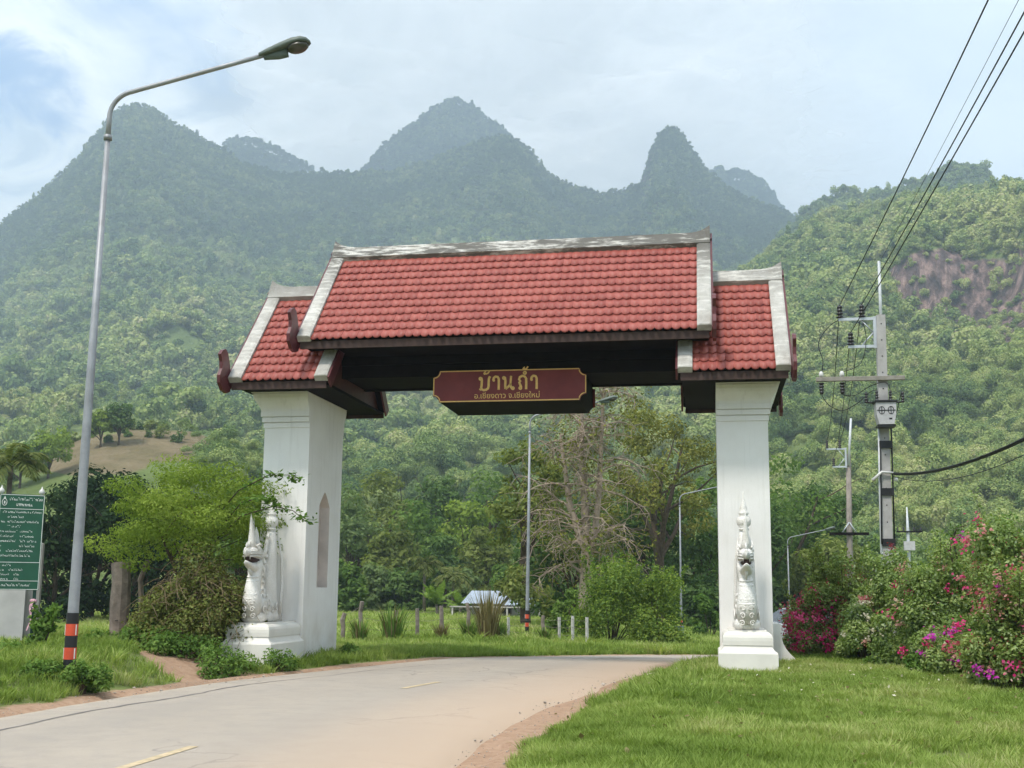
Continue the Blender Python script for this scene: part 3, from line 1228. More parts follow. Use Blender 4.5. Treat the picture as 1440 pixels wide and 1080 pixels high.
    hd.loft([V(-2.18, 2.36), V(-2.22, 2.52), V(-2.25, 2.72), V(-2.30, 2.92), V(-2.33, 3.06)],
            [(0.13, 0.125), (0.095, 0.085), (0.068, 0.058), (0.038, 0.032), (0.005, 0.005)], 10, up=(1, 0, 0))
    for k in range(7):                         # flame curls up the back of the crown and over the brow
        z = 2.42 + 0.075 * k
        yy = -2.08 - 0.022 * k
        hd.loft([V(yy, z), V(yy + 0.07, z + 0.03), V(yy + 0.085, z + 0.10)], [0.035 - 0.003 * k, 0.028 - 0.003 * k, 0.004], 5)
    for k in range(5):
        yy = -2.52 + 0.10 * k
        hd.loft([V(yy, 2.36 + 0.015 * k), V(yy - 0.02, 2.43 + 0.015 * k), V(yy + 0.03, 2.49 + 0.015 * k)], [0.03, 0.022, 0.004], 5)
    for sx in (-1, 1):                         # ridges round the jaw and brow
        for k in range(3):
            hd.loft([V(-2.50 + 0.02 * k, 2.20 + 0.05 * k, sx * (0.09 - 0.004 * k)), V(-2.2, 2.21 + 0.055 * k, sx * (0.147 - 0.006 * k)), V(-1.9, 2.19 + 0.06 * k, sx * (0.165 - 0.006 * k))], [0.012, 0.018, 0.012], 5)
    hd.loft([V(-1.92, 2.36), V(-1.90, 2.5), V(-1.93, 2.68), V(-1.97, 2.80)], [(0.09, 0.11), (0.075, 0.08), (0.045, 0.05), (0.008, 0.01)], 8, up=(1, 0, 0))
    mouth = MB()  # dark wedge set between the jaws
    mouth.loft([V(-1.95, 2.13), V(-2.2, 2.135), V(-2.42, 2.155)], [(0.055, 0.125), (0.06, 0.11), (0.045, 0.065)], 8, up=(1, 0, 0))
    # tail: a flat upright stem along the pillar, toothed along its front edge, with ball and finial
    tl = MB()
    tl.loft([V(-0.75, 0.9), V(-0.98, 1.3), V(-1.02, 1.8), V(-0.96, 2.3), V(-0.92, 2.62), V(-0.93, 2.80)],
            [(0.30, 0.22), (0.28, 0.21), (0.25, 0.19), (0.21, 0.165), (0.15, 0.13), (0.09, 0.09)], 12, up=(1, 0, 0))
    for i in range(11):
        z = 1.25 + i * 0.135
        yf = -1.36 + 0.012 * i + (0.01 * i if z > 2.1 else 0)
        tl.lathe([(0.055, 0), (0.045, 0.05), (0.006, 0.12)], 6, V(yf - 0.03, z))
    for sx in (-1, 1):
        tl.loft([V(-0.7, 0.95, sx * 0.2), V(-0.62, 1.6, sx * 0.21), V(-0.66, 2.2, sx * 0.19), V(-0.78, 2.65, sx * 0.13)], [0.05, 0.045, 0.04, 0.015], 6)
    tl.lathe([(0.05, 0.0), (0.115, 0.03), (0.12, 0.06), (0.08, 0.075), (0.15, 0.13), (0.165, 0.2), (0.15, 0.27), (0.08, 0.32), (0.11, 0.34),
              (0.115, 0.37), (0.075, 0.40), (0.085, 0.45), (0.06, 0.52), (0.035, 0.62), (0.018, 0.70), (0.004, 0.80)], 12, V(-0.95, 2.76))
    for part in (nag, hd, mouth, tl):          # the whole serpent is slim and stands close to the pillar
        part.v = [(x + (p[0] - x) * 0.86, p[1] * 0.80, p[2]) for p in part.v]
    root = body.build('naga_statue', STUCCO, GATE)
    root['label'] = 'white stucco naga serpent rearing on a pedestal before the ' + ('right' if s > 0 else 'left') + ' pillar'
    pd.build('pedestal', CREAM, root)
    hd.build('head', STUCCO, root)
    mouth.build('mouth', plain('dark_mouth_fill_%d' % (s > 0), (0.05, 0.028, 0.022), 0.7), root)
    tl.build('tail', STUCCO, root)


build_naga(1)
build_naga(-1)

# ------------------------------------------------------------------ the name board that hangs under the span
def m_signred():
    def b(t):
        co = t.node('ShaderNodeTexCoord').outputs['Object']
        n = t.noise(co, 2.2, 6, 0.62)
        f = t.noise(co, 40, 3, 0.6)
        c = t.mix(t.mapr(n, 0.3, 0.7), (0.15, 0.022, 0.022, 1), (0.21, 0.036, 0.033, 1))
        c = t.mix(t.mapr(f, 0.66, 0.76, 0, 0.4), c, (0.24, 0.12, 0.09, 1))
        return pbr(t, c, 0.5, 0.35)
    return material('maroon_sign_paint', b)


SIGNRED = m_signred()
GOLD = plain('gold_sign_paint', (0.80, 0.52, 0.17), 0.5, 0.4, 0, 0.12, 20)
SIGN = empty('hanging_name_board', (0, 0.20, 5.945), 0, 'maroon hanging name board with gold Thai lettering under the gateway roof', 'sign')


def notched(hw, hh, r, seg=5):
    pts = []
    for cx, cy, a0 in ((hw, -hh, 180), (hw, hh, 270), (-hw, hh, 0), (-hw, -hh, 90)):
        for i in range(seg + 1):
            a = R(a0 - 90 * i / seg)
            pts.append((cx + r * math.cos(a), cy + r * math.sin(a)))
    return pts


def stroke(mb, pts, w, d, close=False):
    """flat raised stroke along pts in the x-z plane, front at y = -d"""
    P = [Vector(p) for p in pts]
    n = len(P)
    Lr = []
    for i in range(n):
        a = P[(i - 1) % n] if close or i > 0 else P[i]
        b = P[(i + 1) % n] if close or i < n - 1 else P[i]
        t = (b - a).normalized()
        nn = Vector((-t.y, t.x))
        ww = w(i / (n - 1)) if callable(w) else w
        Lr.append((P[i] + nn * ww / 2, P[i] - nn * ww / 2))
    vs = []
    for l, r in Lr:
        vs += [(l.x, -d, l.y), (r.x, -d, r.y), (l.x, 0, l.y), (r.x, 0, r.y)]
    fs = []
    for i in range(n if close else n - 1):
        a, b = i * 4, ((i + 1) % n) * 4
        fs += [(a, a + 1, b + 1, b), (a + 1, a + 3, b + 3, b + 1), (a + 2, a, b, b + 2)]
    mb.add(vs, fs)


def circ(cx, cy, r, n=10, a0=0, a1=360):
    return [(cx + r * math.cos(R(a0 + (a1 - a0) * i / n)), cy + r * math.sin(R(a0 + (a1 - a0) * i / n))) for i in range(n + 1)]


def big_lettering():
    """the village name in looped Thai letters; each letter drawn in a cell 0.62 wide, 1 high"""
    mb = MB()
    H, x0, z0 = 0.30, -0.655, -0.095
    def S(pts, ox, w=0.045):
        stroke(mb, [(x0 + ox * H + p[0] * H, z0 + p[1] * H) for p in pts], w, 0.012)
    def ring(cx, cy, r, ox, w=0.034):
        pts = circ(cx, cy, r)[:-1]
        stroke(mb, [(x0 + ox * H + p[0] * H, z0 + p[1] * H) for p in pts], w, 0.0125, True)
    # bo baimai
    ring(0.10, 0.84, 0.09, 0)
    S([(0.17, 0.90), (0.20, 0.70), (0.19, 0.40), (0.16, 0.20), (0.20, 0.06), (0.34, 0.0), (0.52, 0.02), (0.66, 0.12), (0.70, 0.30), (0.70, 0.60), (0.72, 0.85), (0.80, 1.0)], 0, 0.05)
    S([(0.02, 0.10), (0.10, 0.02), (0.22, 0.04)], 0, 0.03)
    # mai tho above it
    def maitho(ox, oz, k=1.0):
        ring(0.0 * k, 0.02 + oz, 0.055 * k, ox, 0.026)
        S([(0.05 * k, oz + 0.05), (0.12 * k, oz - 0.02), (0.22 * k, oz + 0.02), (0.30 * k, oz + 0.10), (0.36 * k, oz + 0.22 * k)], ox, 0.03)
        S([(0.05 * k, oz + 0.0), (0.0, oz + 0.14 * k), (0.10 * k, oz + 0.17 * k)], ox, 0.022)
    maitho(0.40, 1.20)
    # sara aa
    def aa(ox):
        S([(0.02, 0.72), (0.06, 0.88), (0.18, 0.98), (0.34, 0.95), (0.42, 0.80), (0.43, 0.45), (0.42, 0.0)], ox, 0.05)
        ring(0.05, 0.70, 0.055, ox, 0.026)
    aa(1.02)
    # no nu
    ring(1.82 - 1.74, 0.86, 0.085, 1.74)
    S([(0.15, 0.90), (0.19, 0.65), (0.18, 0.30), (0.20, 0.05)], 1.74, 0.05)
    S([(0.20, 0.05), (0.42, 0.22), (0.56, 0.42), (0.58, 0.70), (0.60, 1.0)], 1.74, 0.045)
    S([(0.56, 0.44), (0.60, 0.18), (0.68, 0.05)], 1.74, 0.045)
    ring(0.74, 0.10, 0.085, 1.74)
    # tho thung
    ring(0.20, 0.10, 0.085, 2.82)
    S([(0.27, 0.14), (0.20, 0.32), (0.12, 0.52), (0.20, 0.60), (0.10, 0.74), (0.16, 0.90), (0.34, 0.99), (0.52, 0.94), (0.62, 0.78), (0.63, 0.40), (0.62, 0.0)], 2.82, 0.05)
    # nikhahit, mai tho and the long aa of sara am
    ring(0.52, 1.20, 0.095, 2.82, 0.032)
    maitho(3.26, 1.48, 0.85)
    aa(3.78)
    return mb


def text_mesh(body, size, mat, name, extr=0.004):
    cu = bpy.data.curves.new('t', 'FONT')
    cu.body = body
    cu.size = size
    cu.extrude = extr
    cu.resolution_u = 3
    cu.align_x = 'CENTER'
    o = bpy.data.objects.new('t', cu)
    COL.objects.link(o)
    dg = bpy.context.evaluated_depsgraph_get()
    me = bpy.data.meshes.new_from_object(o.evaluated_get(dg))
    bpy.data.objects.remove(o)
    bpy.data.curves.remove(cu)
    me.name = name
    me.materials.clear()
    me.materials.append(mat)
    return me


def build_board(y, back):
    hw, hh, r = 1.675, 0.345, 0.135
    mb = MB()
    mb.prism(notched(hw, hh, r), 'y', 0.0, 0.04)
    bd = mb.build('board', SIGNRED, SIGN, (0, y, 0), (0, 0, math.pi if back else 0))
    tr = MB()
    stroke(tr, notched(hw - 0.012, hh - 0.012, r + 0.008), 0.022, 0.010, True)
    tr.build('border', GOLD, bd)
    if not back:
        big_lettering().build('village_name', GOLD, bd)
        me = text_mesh('อ.เชียงดาว จ.เชียงใหม่', 0.165, GOLD, 'district_line', 0.006)
        link('district_line', me, bd, (-0.04, -0.006, -0.275), (math.pi / 2, 0, 0))
    return bd


build_board(0.0, False)
build_board(1.92, True)
mb = MB()
mb.box(-1.52, 1.52, 0.045, 1.875, -0.35, -0.30)
mb.build('bottom_panel', BLACK, SIGN)
for sx in (-1, 1):
    mb = MB()
    mb.box(sx * 1.60 - 0.02, sx * 1.60 + 0.02, 0.045, 1.875, -0.20, 0.33)
    mb.build('end_panel', BLACK, SIGN)
    for y in (0.35, 1.5):
        mb = MB()
        mb.loft([(sx * 1.1, y, 0.0), (sx * 1.1, y, 0.28)], [0.02, 0.02], 6)
        mb.build('hanger_rod', BLACK, SIGN)
    mb = MB()
    mb.prism([(sx * 1.5 - 0.02, -0.335), (sx * 1.5 + 0.02, -0.335), (sx * 1.62 + 0.02, -0.205), (sx * 1.62 - 0.02, -0.205)], 'y', 0.046, 1.874)
    mb.build('corner_panel', BLACK, SIGN)
# ------------------------------------------------------------------ mountains: real height fields, a kilometre or two away
def sky_line(pts):
    """photograph skyline -> (azimuth, tangent of elevation) knots"""
    q = sorted(elev(u, v) for u, v in pts)
    return np.array([a for a, _ in q]), np.array([e for _, e in q])


class Hill:
    def __init__(self, name, line, rc, r0, z0, power=(0.15, 2.2), spur=0.0, fall=500, warp=0.05, seed=0, jag=0.0, tree_h=5.0, cliff=None, drop=0.6):
        self.name = name
        self.A, self.E = sky_line(line)
        self.rc, self.r0, self.z0, self.pw, self.spur, self.fall = rc, r0, z0, power, spur, fall
        self.warp, self.seed, self.jag, self.th, self.cliff, self.drop = warp, seed, jag, tree_h, cliff, drop

    def crest(self, a):
        e = np.interp(a, self.A, self.E)
        e = e + self.jag * (fbm(a * 90 + self.seed, a * 0 + 3.3, 4) - 0.5)
        # beyond the last knots the hill sinks away
        out = np.maximum(self.A[0] - a, a - self.A[-1])
        e = e * (1 - 0.55 * sstep(0.0, 0.5, out))
        return e * self.rc + CAM[2] - self.th

    def rcr(self, a):
        return self.rc * (1 + 0.05 * (fbm(a * 6 + self.seed, a * 0 + 1.7, 2) - 0.5))

    def height(self, a, r):
        rc = self.rcr(a)
        H = self.crest(a) / self.rc * rc
        u = np.clip((r - self.r0) / (rc - self.r0), 0, 1.0)
        x, y = r * np.sin(a), r * np.cos(a)
        k = 1.0 / (self.rc * 0.16)
        w = (fbm(x * k + self.seed, y * k + 5, 3) - 0.5)
        # crest height is taken a little to the side on the way down, so spurs do not point at the viewer
        H2 = self.crest(a + self.warp * w * 4 * (1 - u)) / self.rc * rc
        H = H * u + H2 * (1 - u)
        p = self.pw[0] * u + (1 - self.pw[0]) * u ** self.pw[1]
        if self.cliff is not None:
            p = self.cliff(a, u, p, x, y)
        n1 = 1 - np.abs(2 * fbm(x * k * 1.3 + 31 + self.seed, y * k * 1.3, 3) - 1)
        n2 = fbm(x * k * 5 + 7, y * k * 5 + self.seed, 3) - 0.5
        z = self.z0 + (H - self.z0) * p + self.spur * (n1 - 0.72) * 4 * u * (1 - u) * self.rc * 0.2 + n2 * 0.02 * self.rc * np.sin(np.pi * u) ** 0.8 * (self.spur > 0)
        b = np.clip((r - rc) / self.fall, 0, 2)
        z = z - np.where(r > rc, self.drop * H * (1 - np.exp(-b * b * 2.2)), 0)
        return z


def m_slope(name, greens, rock, brown):
    def b(t):
        pos = t.node('ShaderNodeNewGeometry').outputs['Position']
        rk = t.node('ShaderNodeAttribute', attribute_name='rock').outputs['Fac']
        br = t.node('ShaderNodeAttribute', attribute_name='bare').outputs['Fac']
        n = t.noise(pos, 0.012, 6, 0.62)
        f = t.noise(pos, 0.11, 6, 0.65)
        g = t.ramp(t.math('ADD', t.math('MULTIPLY', n, 0.5), t.math('MULTIPLY', f, 0.5)), [(0.35, greens[0]), (0.5, greens[1]), (0.68, greens[2])])
        mp = t.node('ShaderNodeMapping', {0: pos, 'Scale': (0.18, 0.18, 0.016)})
        s = t.noise(mp.outputs[0], 1.0, 7, 0.7, 0.25)
        rc = t.ramp(s, [(0.36, rock[0]), (0.5, rock[1]), (0.64, rock[2])])
        c = t.mix(t.mapr(br, 0.3, 0.6, 0, 1), g, t.mix(t.mapr(f, 0.3, 0.7), brown[0], brown[1]))
        c = t.mix(t.mapr(t.math('ADD', rk, t.math('MULTIPLY', t.math('SUBTRACT', f, 0.5), 0.5)), 0.4, 0.6, 0, 1), c, rc)
        return pbr(t, c, 0.95, 0.05, 0, t.math('ADD', t.math('MULTIPLY', f, 0.6), s), 1.0, 3.0)
    return material(name, b)


GREENS = ((0.085, 0.125, 0.040, 1), (0.150, 0.200, 0.062, 1), (0.235, 0.275, 0.100, 1))
ROCK = ((0.040, 0.032, 0.034, 1), (0.135, 0.092, 0.086, 1), (0.36, 0.245, 0.215, 1))
BROWN = ((0.165, 0.140, 0.068, 1), (0.29, 0.225, 0.14, 1))
SLOPE = m_slope('forest_floor_and_rock', GREENS, ROCK, BROWN)


def patch(a, e, box, soft=0.3):
    """1 inside a photograph box (u0, v0, u1, v1) turned into azimuth and elevation"""
    a0, e1 = elev(box[0], box[1])
    a1, e0 = elev(box[2], box[3])
    ca, ce, ha, he = (a0 + a1) / 2, (e0 + e1) / 2, (a1 - a0) / 2, (e1 - e0) / 2
    d = np.sqrt(((a - ca) / ha) ** 2 + ((e - ce) / he) ** 2)
    return sstep(1 + soft, 1 - soft, d)


def build_hill(h, a0, a1, na, nr, rock_boxes=(), bare_boxes=(), rend=None, steep=1.15):
    A = np.linspace(a0, a1, na)
    Rr = np.concatenate([h.r0 + (h.rc * 0.97 - h.r0) * np.linspace(0, 1, int(nr * 0.72)) ** 1.15, np.linspace(h.rc * 0.975, rend or h.rc + h.fall * 1.6, nr - int(nr * 0.72))])
    AA, RR = np.meshgrid(A, Rr, indexing='ij')
    Z = h.height(AA, RR)
    X, Y = CAM[0] + RR * np.sin(AA), CAM[1] + RR * np.cos(AA)
    rock, bare = masks(h, AA, RR, Z, rock_boxes, bare_boxes)
    dzr = np.gradient(Z, axis=1) / np.maximum(np.gradient(RR, axis=1), 1e-6)
    dza = np.gradient(Z, axis=0) / np.maximum(RR * np.gradient(AA, axis=0), 1e-6)
    sl = np.hypot(dzr, dza)
    rock = np.maximum(rock, sstep(steep, steep + 0.7, sl) * 0.75)
    me = grid_mesh(h.name, X[:, ::-1], Y[:, ::-1], Z[:, ::-1], SLOPE, {'rock': rock[:, ::-1], 'bare': bare[:, ::-1]})
    tag(link(h.name, me), kind='structure')
    h.rock_boxes, h.bare_boxes, h.arange = rock_boxes, bare_boxes, (a0, a1)


def masks(h, AA, RR, Z, rock_boxes, bare_boxes):
    e = (Z - CAM[2]) / RR
    nz = fbm(AA * 60, e * 60, 4) - 0.5
    rock = np.zeros_like(AA)
    for bx in rock_boxes:
        rock = np.maximum(rock, np.clip(patch(AA, e, bx) + nz * 1.3 * (patch(AA, e, bx, 0.6) > 0.02), 0, 1))
    bare = np.zeros_like(AA)
    for bx in bare_boxes:
        bare = np.maximum(bare, np.clip(patch(AA, e, bx) + nz * 0.8 * (patch(AA, e, bx, 0.6) > 0.02), 0, 1))
    return rock, bare


def az(u, v=829):
    return elev(u, v)[0]


MASSIF = Hill('mountain', [(-420, 520), (-200, 400), (-60, 340), (0, 312), (40, 282), (100, 226), (150, 168), (168, 150), (185, 143), (214, 148), (232, 160), (262, 180), (300, 200), (340, 226),
                           (400, 243), (450, 242), (500, 240), (560, 236), (600, 224), (630, 212), (668, 198), (700, 187), (722, 190), (742, 206), (770, 240), (800, 259), (850, 271),
                           (880, 262), (900, 252), (906, 238), (914, 210), (926, 186), (942, 175), (956, 180), (968, 197), (984, 220), (1000, 244), (1050, 276), (1100, 293),
                           (1130, 306), (1200, 330), (1350, 380), (1600, 430)], 2000, 150, -0.8, (0.17, 2.0), 0.30, 420, 0.085, 0, 0.004)
BACK = Hill('mountain', [(420, 330), (480, 265), (508, 240), (540, 203), (590, 166), (620, 145), (637, 138), (662, 147), (700, 176), (725, 196), (760, 240), (820, 300)],
            2600, 1700, 250, (0.3, 1.5), 0.06, 500, 0.03, 11, 0.003)
BACK2 = Hill('mountain', [(250, 260), (300, 203), (330, 194), (352, 193), (400, 212), (440, 238), (500, 300)], 2700, 1900, 250, (0.3, 1.5), 0.05, 400, 0.02, 23, 0.004)
FARP = Hill('mountain', [(940, 300), (985, 246), (1010, 238), (1046, 242), (1070, 254), (1085, 266), (1097, 289), (1130, 330)], 2900, 2100, 250, (0.3, 1.5), 0.05, 400, 0.02, 37, 0.004)
RIDGE = Hill('mountain', [(1060, 380), (1100, 322), (1130, 303), (1160, 280), (1190, 263), (1218, 271), (1252, 266), (1300, 250), (1330, 236), (1362, 229), (1388, 238), (1404, 260), (1440, 275), (1520, 290), (1700, 330)],
             1250, 700, 60, (0.3, 1.5), 0.08, 300, 0.03, 51, 0.004)


def cliff_step(a, u, p, x, y):
    a0, a1 = az(1235, 400), az(1475, 400)
    m = sstep(a0, a0 + 0.03, a) * (1 - 0.0 * a1)
    w = 0.05 * (fbm(x * 0.02, y * 0.02, 3) - 0.5)
    st = sstep(0.595, 0.645, u + w)
    return p + m * (0.13 * st - 0.13 * u ** 3)


RIGHT = Hill('mountain', [(900, 520), (1000, 425), (1040, 388), (1062, 366), (1100, 337), (1150, 305), (1200, 288), (1250, 276), (1300, 270), (1350, 270), (1400, 264), (1440, 254), (1520, 235), (1700, 220), (2000, 260)],
             820, 190, -2.5, (0.32, 1.55), 0.18, 260, 0.06, 71, 0.005, cliff=cliff_step)
KNOLL = Hill('hill', [(-260, 700), (-60, 668), (20, 655), (60, 640), (100, 622), (150, 606), (220, 602), (270, 606), (320, 622), (370, 645), (430, 690), (520, 760)],
             250, 135, -0.6, (0.6, 1.3), 0.0, 60, 0.0, 91, 0.002, tree_h=0.0, drop=0.8)

build_hill(MASSIF, az(-330), az(1300), 760, 230, (), steep=1.8)
build_hill(BACK, az(400), az(850), 260, 70)
build_hill(BACK2, az(230), az(520), 160, 50)
build_hill(FARP, az(920), az(1150), 140, 50)
build_hill(RIDGE, az(1040), az(1750), 330, 80)
build_hill(RIGHT, az(860), az(2050), 560, 220, [(1285, 375, 1600, 474), (1235, 358, 1370, 418)], steep=2.2)
build_hill(KNOLL, az(-260), az(520), 200, 60, (), [(10, 606, 215, 672), (150, 600, 310, 652)])


def hill_points(h, n, rng, r_lo, r_hi, a_lo, a_hi):
    """n points spread evenly over a hillside"""
    a = rng.uniform(a_lo, a_hi, n)
    r = np.sqrt(rng.uniform(r_lo ** 2, r_hi ** 2, n))
    z = h.height(a, r)
    return a, r, z
# ------------------------------------------------------------------ foliage
def unit(rng, n):
    v = rng.normal(size=(n, 3))
    return v / np.linalg.norm(v, axis=1, keepdims=True)


def leaf_quads(rng, P, N, size, aspect=0.5, jitter=0.35, droop=0.0, fold=0.0):
    """diamond leaves at P with preferred normals N; size scalar or array"""
    n = len(P)
    N = N + jitter * rng.normal(size=(n, 3))
    N /= np.linalg.norm(N, axis=1, keepdims=True) + 1e-9
    T = rng.normal(size=(n, 3))
    T[:, 2] -= droop
    T -= N * np.sum(T * N, 1, keepdims=True)
    T /= np.linalg.norm(T, axis=1, keepdims=True) + 1e-9
    B = np.cross(N, T)
    s = (np.broadcast_to(np.asarray(size, float), (n,)) * rng.uniform(0.65, 1.3, n))[:, None]
    a = P - T * s * 0.5
    c = P + T * s * 0.5
    b = P + B * s * aspect * 0.5 + T * s * 0.05 + N * s * fold
    d = P - B * s * aspect * 0.5 + T * s * 0.05 + N * s * fold
    return np.stack([a, b, c, d], 1).reshape(-1, 3)


def lump_points(rng, lumps, n, inner=0.5):
    """points in the outer shell of spherical lumps (x, y, z, r, flatten)"""
    L = np.array(lumps, float)
    w = L[:, 3] ** 2
    k = rng.choice(len(L), n, p=w / w.sum())
    d = unit(rng, n)
    rr = L[k, 3] * (inner + (1 - inner) * rng.uniform(0, 1, n) ** 0.6)
    off = d * rr[:, None]
    off[:, 2] *= L[k, 4] if L.shape[1] > 4 else 1.0
    P = L[k, :3] + off
    return P, d, k


def crown_tint(rng, P, d, k, nl, spread=0.25):
    """natural variation: each bough its own tone, young leaves at the ends brighter"""
    bough = rng.uniform(0.2, 0.8, nl)[k]
    return np.clip(bough * 0.7 + 0.15 + rng.normal(0, spread * 0.6, len(P)), 0, 1)


LEAF = {
    'dark': leaf_mat('dark_evergreen_leaves', [(0.042, 0.080, 0.026, 1), (0.088, 0.150, 0.046, 1), (0.170, 0.245, 0.078, 1)], 0.35),
    'mid': leaf_mat('green_leaves', [(0.062, 0.115, 0.030, 1), (0.122, 0.198, 0.050, 1), (0.235, 0.320, 0.095, 1)], 0.42),
    'lime': leaf_mat('yellow_green_leaves', [(0.095, 0.150, 0.028, 1), (0.195, 0.270, 0.048, 1), (0.330, 0.400, 0.090, 1)], 0.4),
    'pale': leaf_mat('pale_grey_green_leaves', [(0.090, 0.135, 0.052, 1), (0.155, 0.215, 0.085, 1), (0.265, 0.330, 0.150, 1)], 0.42),
    'olive': leaf_mat('olive_leaves', [(0.088, 0.112, 0.036, 1), (0.170, 0.205, 0.060, 1), (0.300, 0.335, 0.112, 1)], 0.42),
    'gold': leaf_mat('yellowing_leaves', [(0.080, 0.095, 0.024, 1), (0.180, 0.190, 0.045, 1), (0.330, 0.310, 0.085, 1)], 0.3),
    'deep': leaf_mat('deep_green_leaves', [(0.012, 0.026, 0.012, 1), (0.022, 0.042, 0.018, 1), (0.045, 0.075, 0.030, 1)], 0.15),  # very dark green of the dense trees at the left
    'vine': leaf_mat('dry_tangled_vine', [(0.070, 0.058, 0.026, 1), (0.135, 0.125, 0.044, 1), (0.180, 0.190, 0.060, 1)], 0.25),
    'weed': leaf_mat('weed_leaves', [(0.060, 0.120, 0.028, 1), (0.125, 0.215, 0.048, 1), (0.220, 0.315, 0.085, 1)], 0.35),
    'palm': leaf_mat('palm_leaves', [(0.070, 0.092, 0.030, 1), (0.125, 0.155, 0.050, 1), (0.210, 0.225, 0.085, 1)], 0.3),
    'banana': leaf_mat('banana_leaves', [(0.080, 0.140, 0.030, 1), (0.150, 0.230, 0.048, 1), (0.240, 0.310, 0.085, 1)], 0.4),
    'bract': leaf_mat('magenta_bracts', [(0.46, 0.022, 0.125, 1), (0.66, 0.050, 0.22, 1), (0.78, 0.20, 0.38, 1)], 0.35),
    'pinkbract': leaf_mat('faded_pink_bracts', [(0.40, 0.11, 0.13, 1), (0.55, 0.25, 0.24, 1), (0.62, 0.44, 0.38, 1)], 0.35),
    'redbract': leaf_mat('red_bracts', [(0.26, 0.030, 0.060, 1), (0.40, 0.065, 0.11, 1), (0.50, 0.15, 0.17, 1)], 0.35),
    'purple': leaf_mat('purple_bracts', [(0.36, 0.02, 0.30, 1), (0.52, 0.05, 0.42, 1), (0.62, 0.18, 0.52, 1)], 0.35),
    'cream': leaf_mat('cream_bracts', [(0.45, 0.40, 0.28, 1), (0.62, 0.57, 0.44, 1), (0.72, 0.68, 0.58, 1)], 0.35),
    'boug': leaf_mat('bougainvillea_leaves', [(0.080, 0.132, 0.036, 1), (0.205, 0.290, 0.070, 1), (0.410, 0.470, 0.160, 1)], 0.35, 0.03),
    'dry': leaf_mat('dry_grass_leaves', [(0.12, 0.095, 0.04, 1), (0.20, 0.165, 0.075, 1), (0.30, 0.25, 0.13, 1)], 0.3),
}
BARK = {
    'grey': plain('grey_bark', (0.16, 0.135, 0.11), 0.9, 0.1, 0, 0.35, 5, 0.3),
    'brown': plain('brown_bark', (0.095, 0.070, 0.050), 0.9, 0.1, 0, 0.35, 5, 0.3),
    'pale': plain('pale_bare_bark', (0.34, 0.27, 0.208), 0.9, 0.1, 0, 0.25, 5, 0.2),
    'dark': plain('dark_bark', (0.045, 0.036, 0.028), 0.9, 0.1, 0, 0.3, 5, 0.3),
}


def branch(rnd, mb, p, d, L, r, lvl, tips, cfg):
    """recursive limb: tapered bent tube with children; collects tips"""
    n = 4 if lvl > 0 else 3
    pts, rad = [Vector(p)], [r]
    d = Vector(d).normalized()
    for i in range(n):
        j = cfg['wig'] * (1.0 if lvl < cfg['levels'] else 0.5)
        d = (d + Vector((rnd.uniform(-j, j), rnd.uniform(-j, j), rnd.uniform(-j, j) + cfg['lift'][min(lvl, len(cfg['lift']) - 1)]))).normalized()
        pts.append(pts[-1] + d * (L / n))
        rad.append(max(cfg['rmin'], r * (1 - 0.62 * (i + 1) / n)))
    mb.loft(pts, rad, 7 if r > 0.09 else (5 if r > 0.03 else 3), cap=False)
    if lvl <= 0:
        tips.append((pts[-1], L))
        return
    k = cfg['kids'][min(lvl, len(cfg['kids']) - 1)]
    for c in range(k):
        q = cfg['from'] + (1 - cfg['from']) * (c + rnd.uniform(0.2, 0.9)) / k
        i = min(int(q * n), n - 1)
        f = q * n - i
        base = pts[i].lerp(pts[i + 1], min(1, f))
        ax = (pts[i + 1] - pts[i]).normalized()
        o = ax.orthogonal().normalized()
        o = Matrix.Rotation(rnd.uniform(0, 2 * math.pi), 3, ax) @ o
        sp = cfg['spread'] * rnd.uniform(0.7, 1.25)
        nd = (ax * math.cos(sp) + o * math.sin(sp))
        branch(rnd, mb, base, nd, L * cfg['ratio'] * rnd.uniform(0.75, 1.15) * (1.15 - 0.45 * q), max(cfg['rmin'], rad[i] * 0.58), lvl - 1, tips, cfg)
    tips.append((pts[-1], L * 0.6))


CFG = dict(levels=2, wig=0.22, lift=(0.02, 0.03, 0.05), kids=(0, 3, 5), spread=0.85, ratio=0.62, rmin=0.012)
CFG['from'] = 0.3


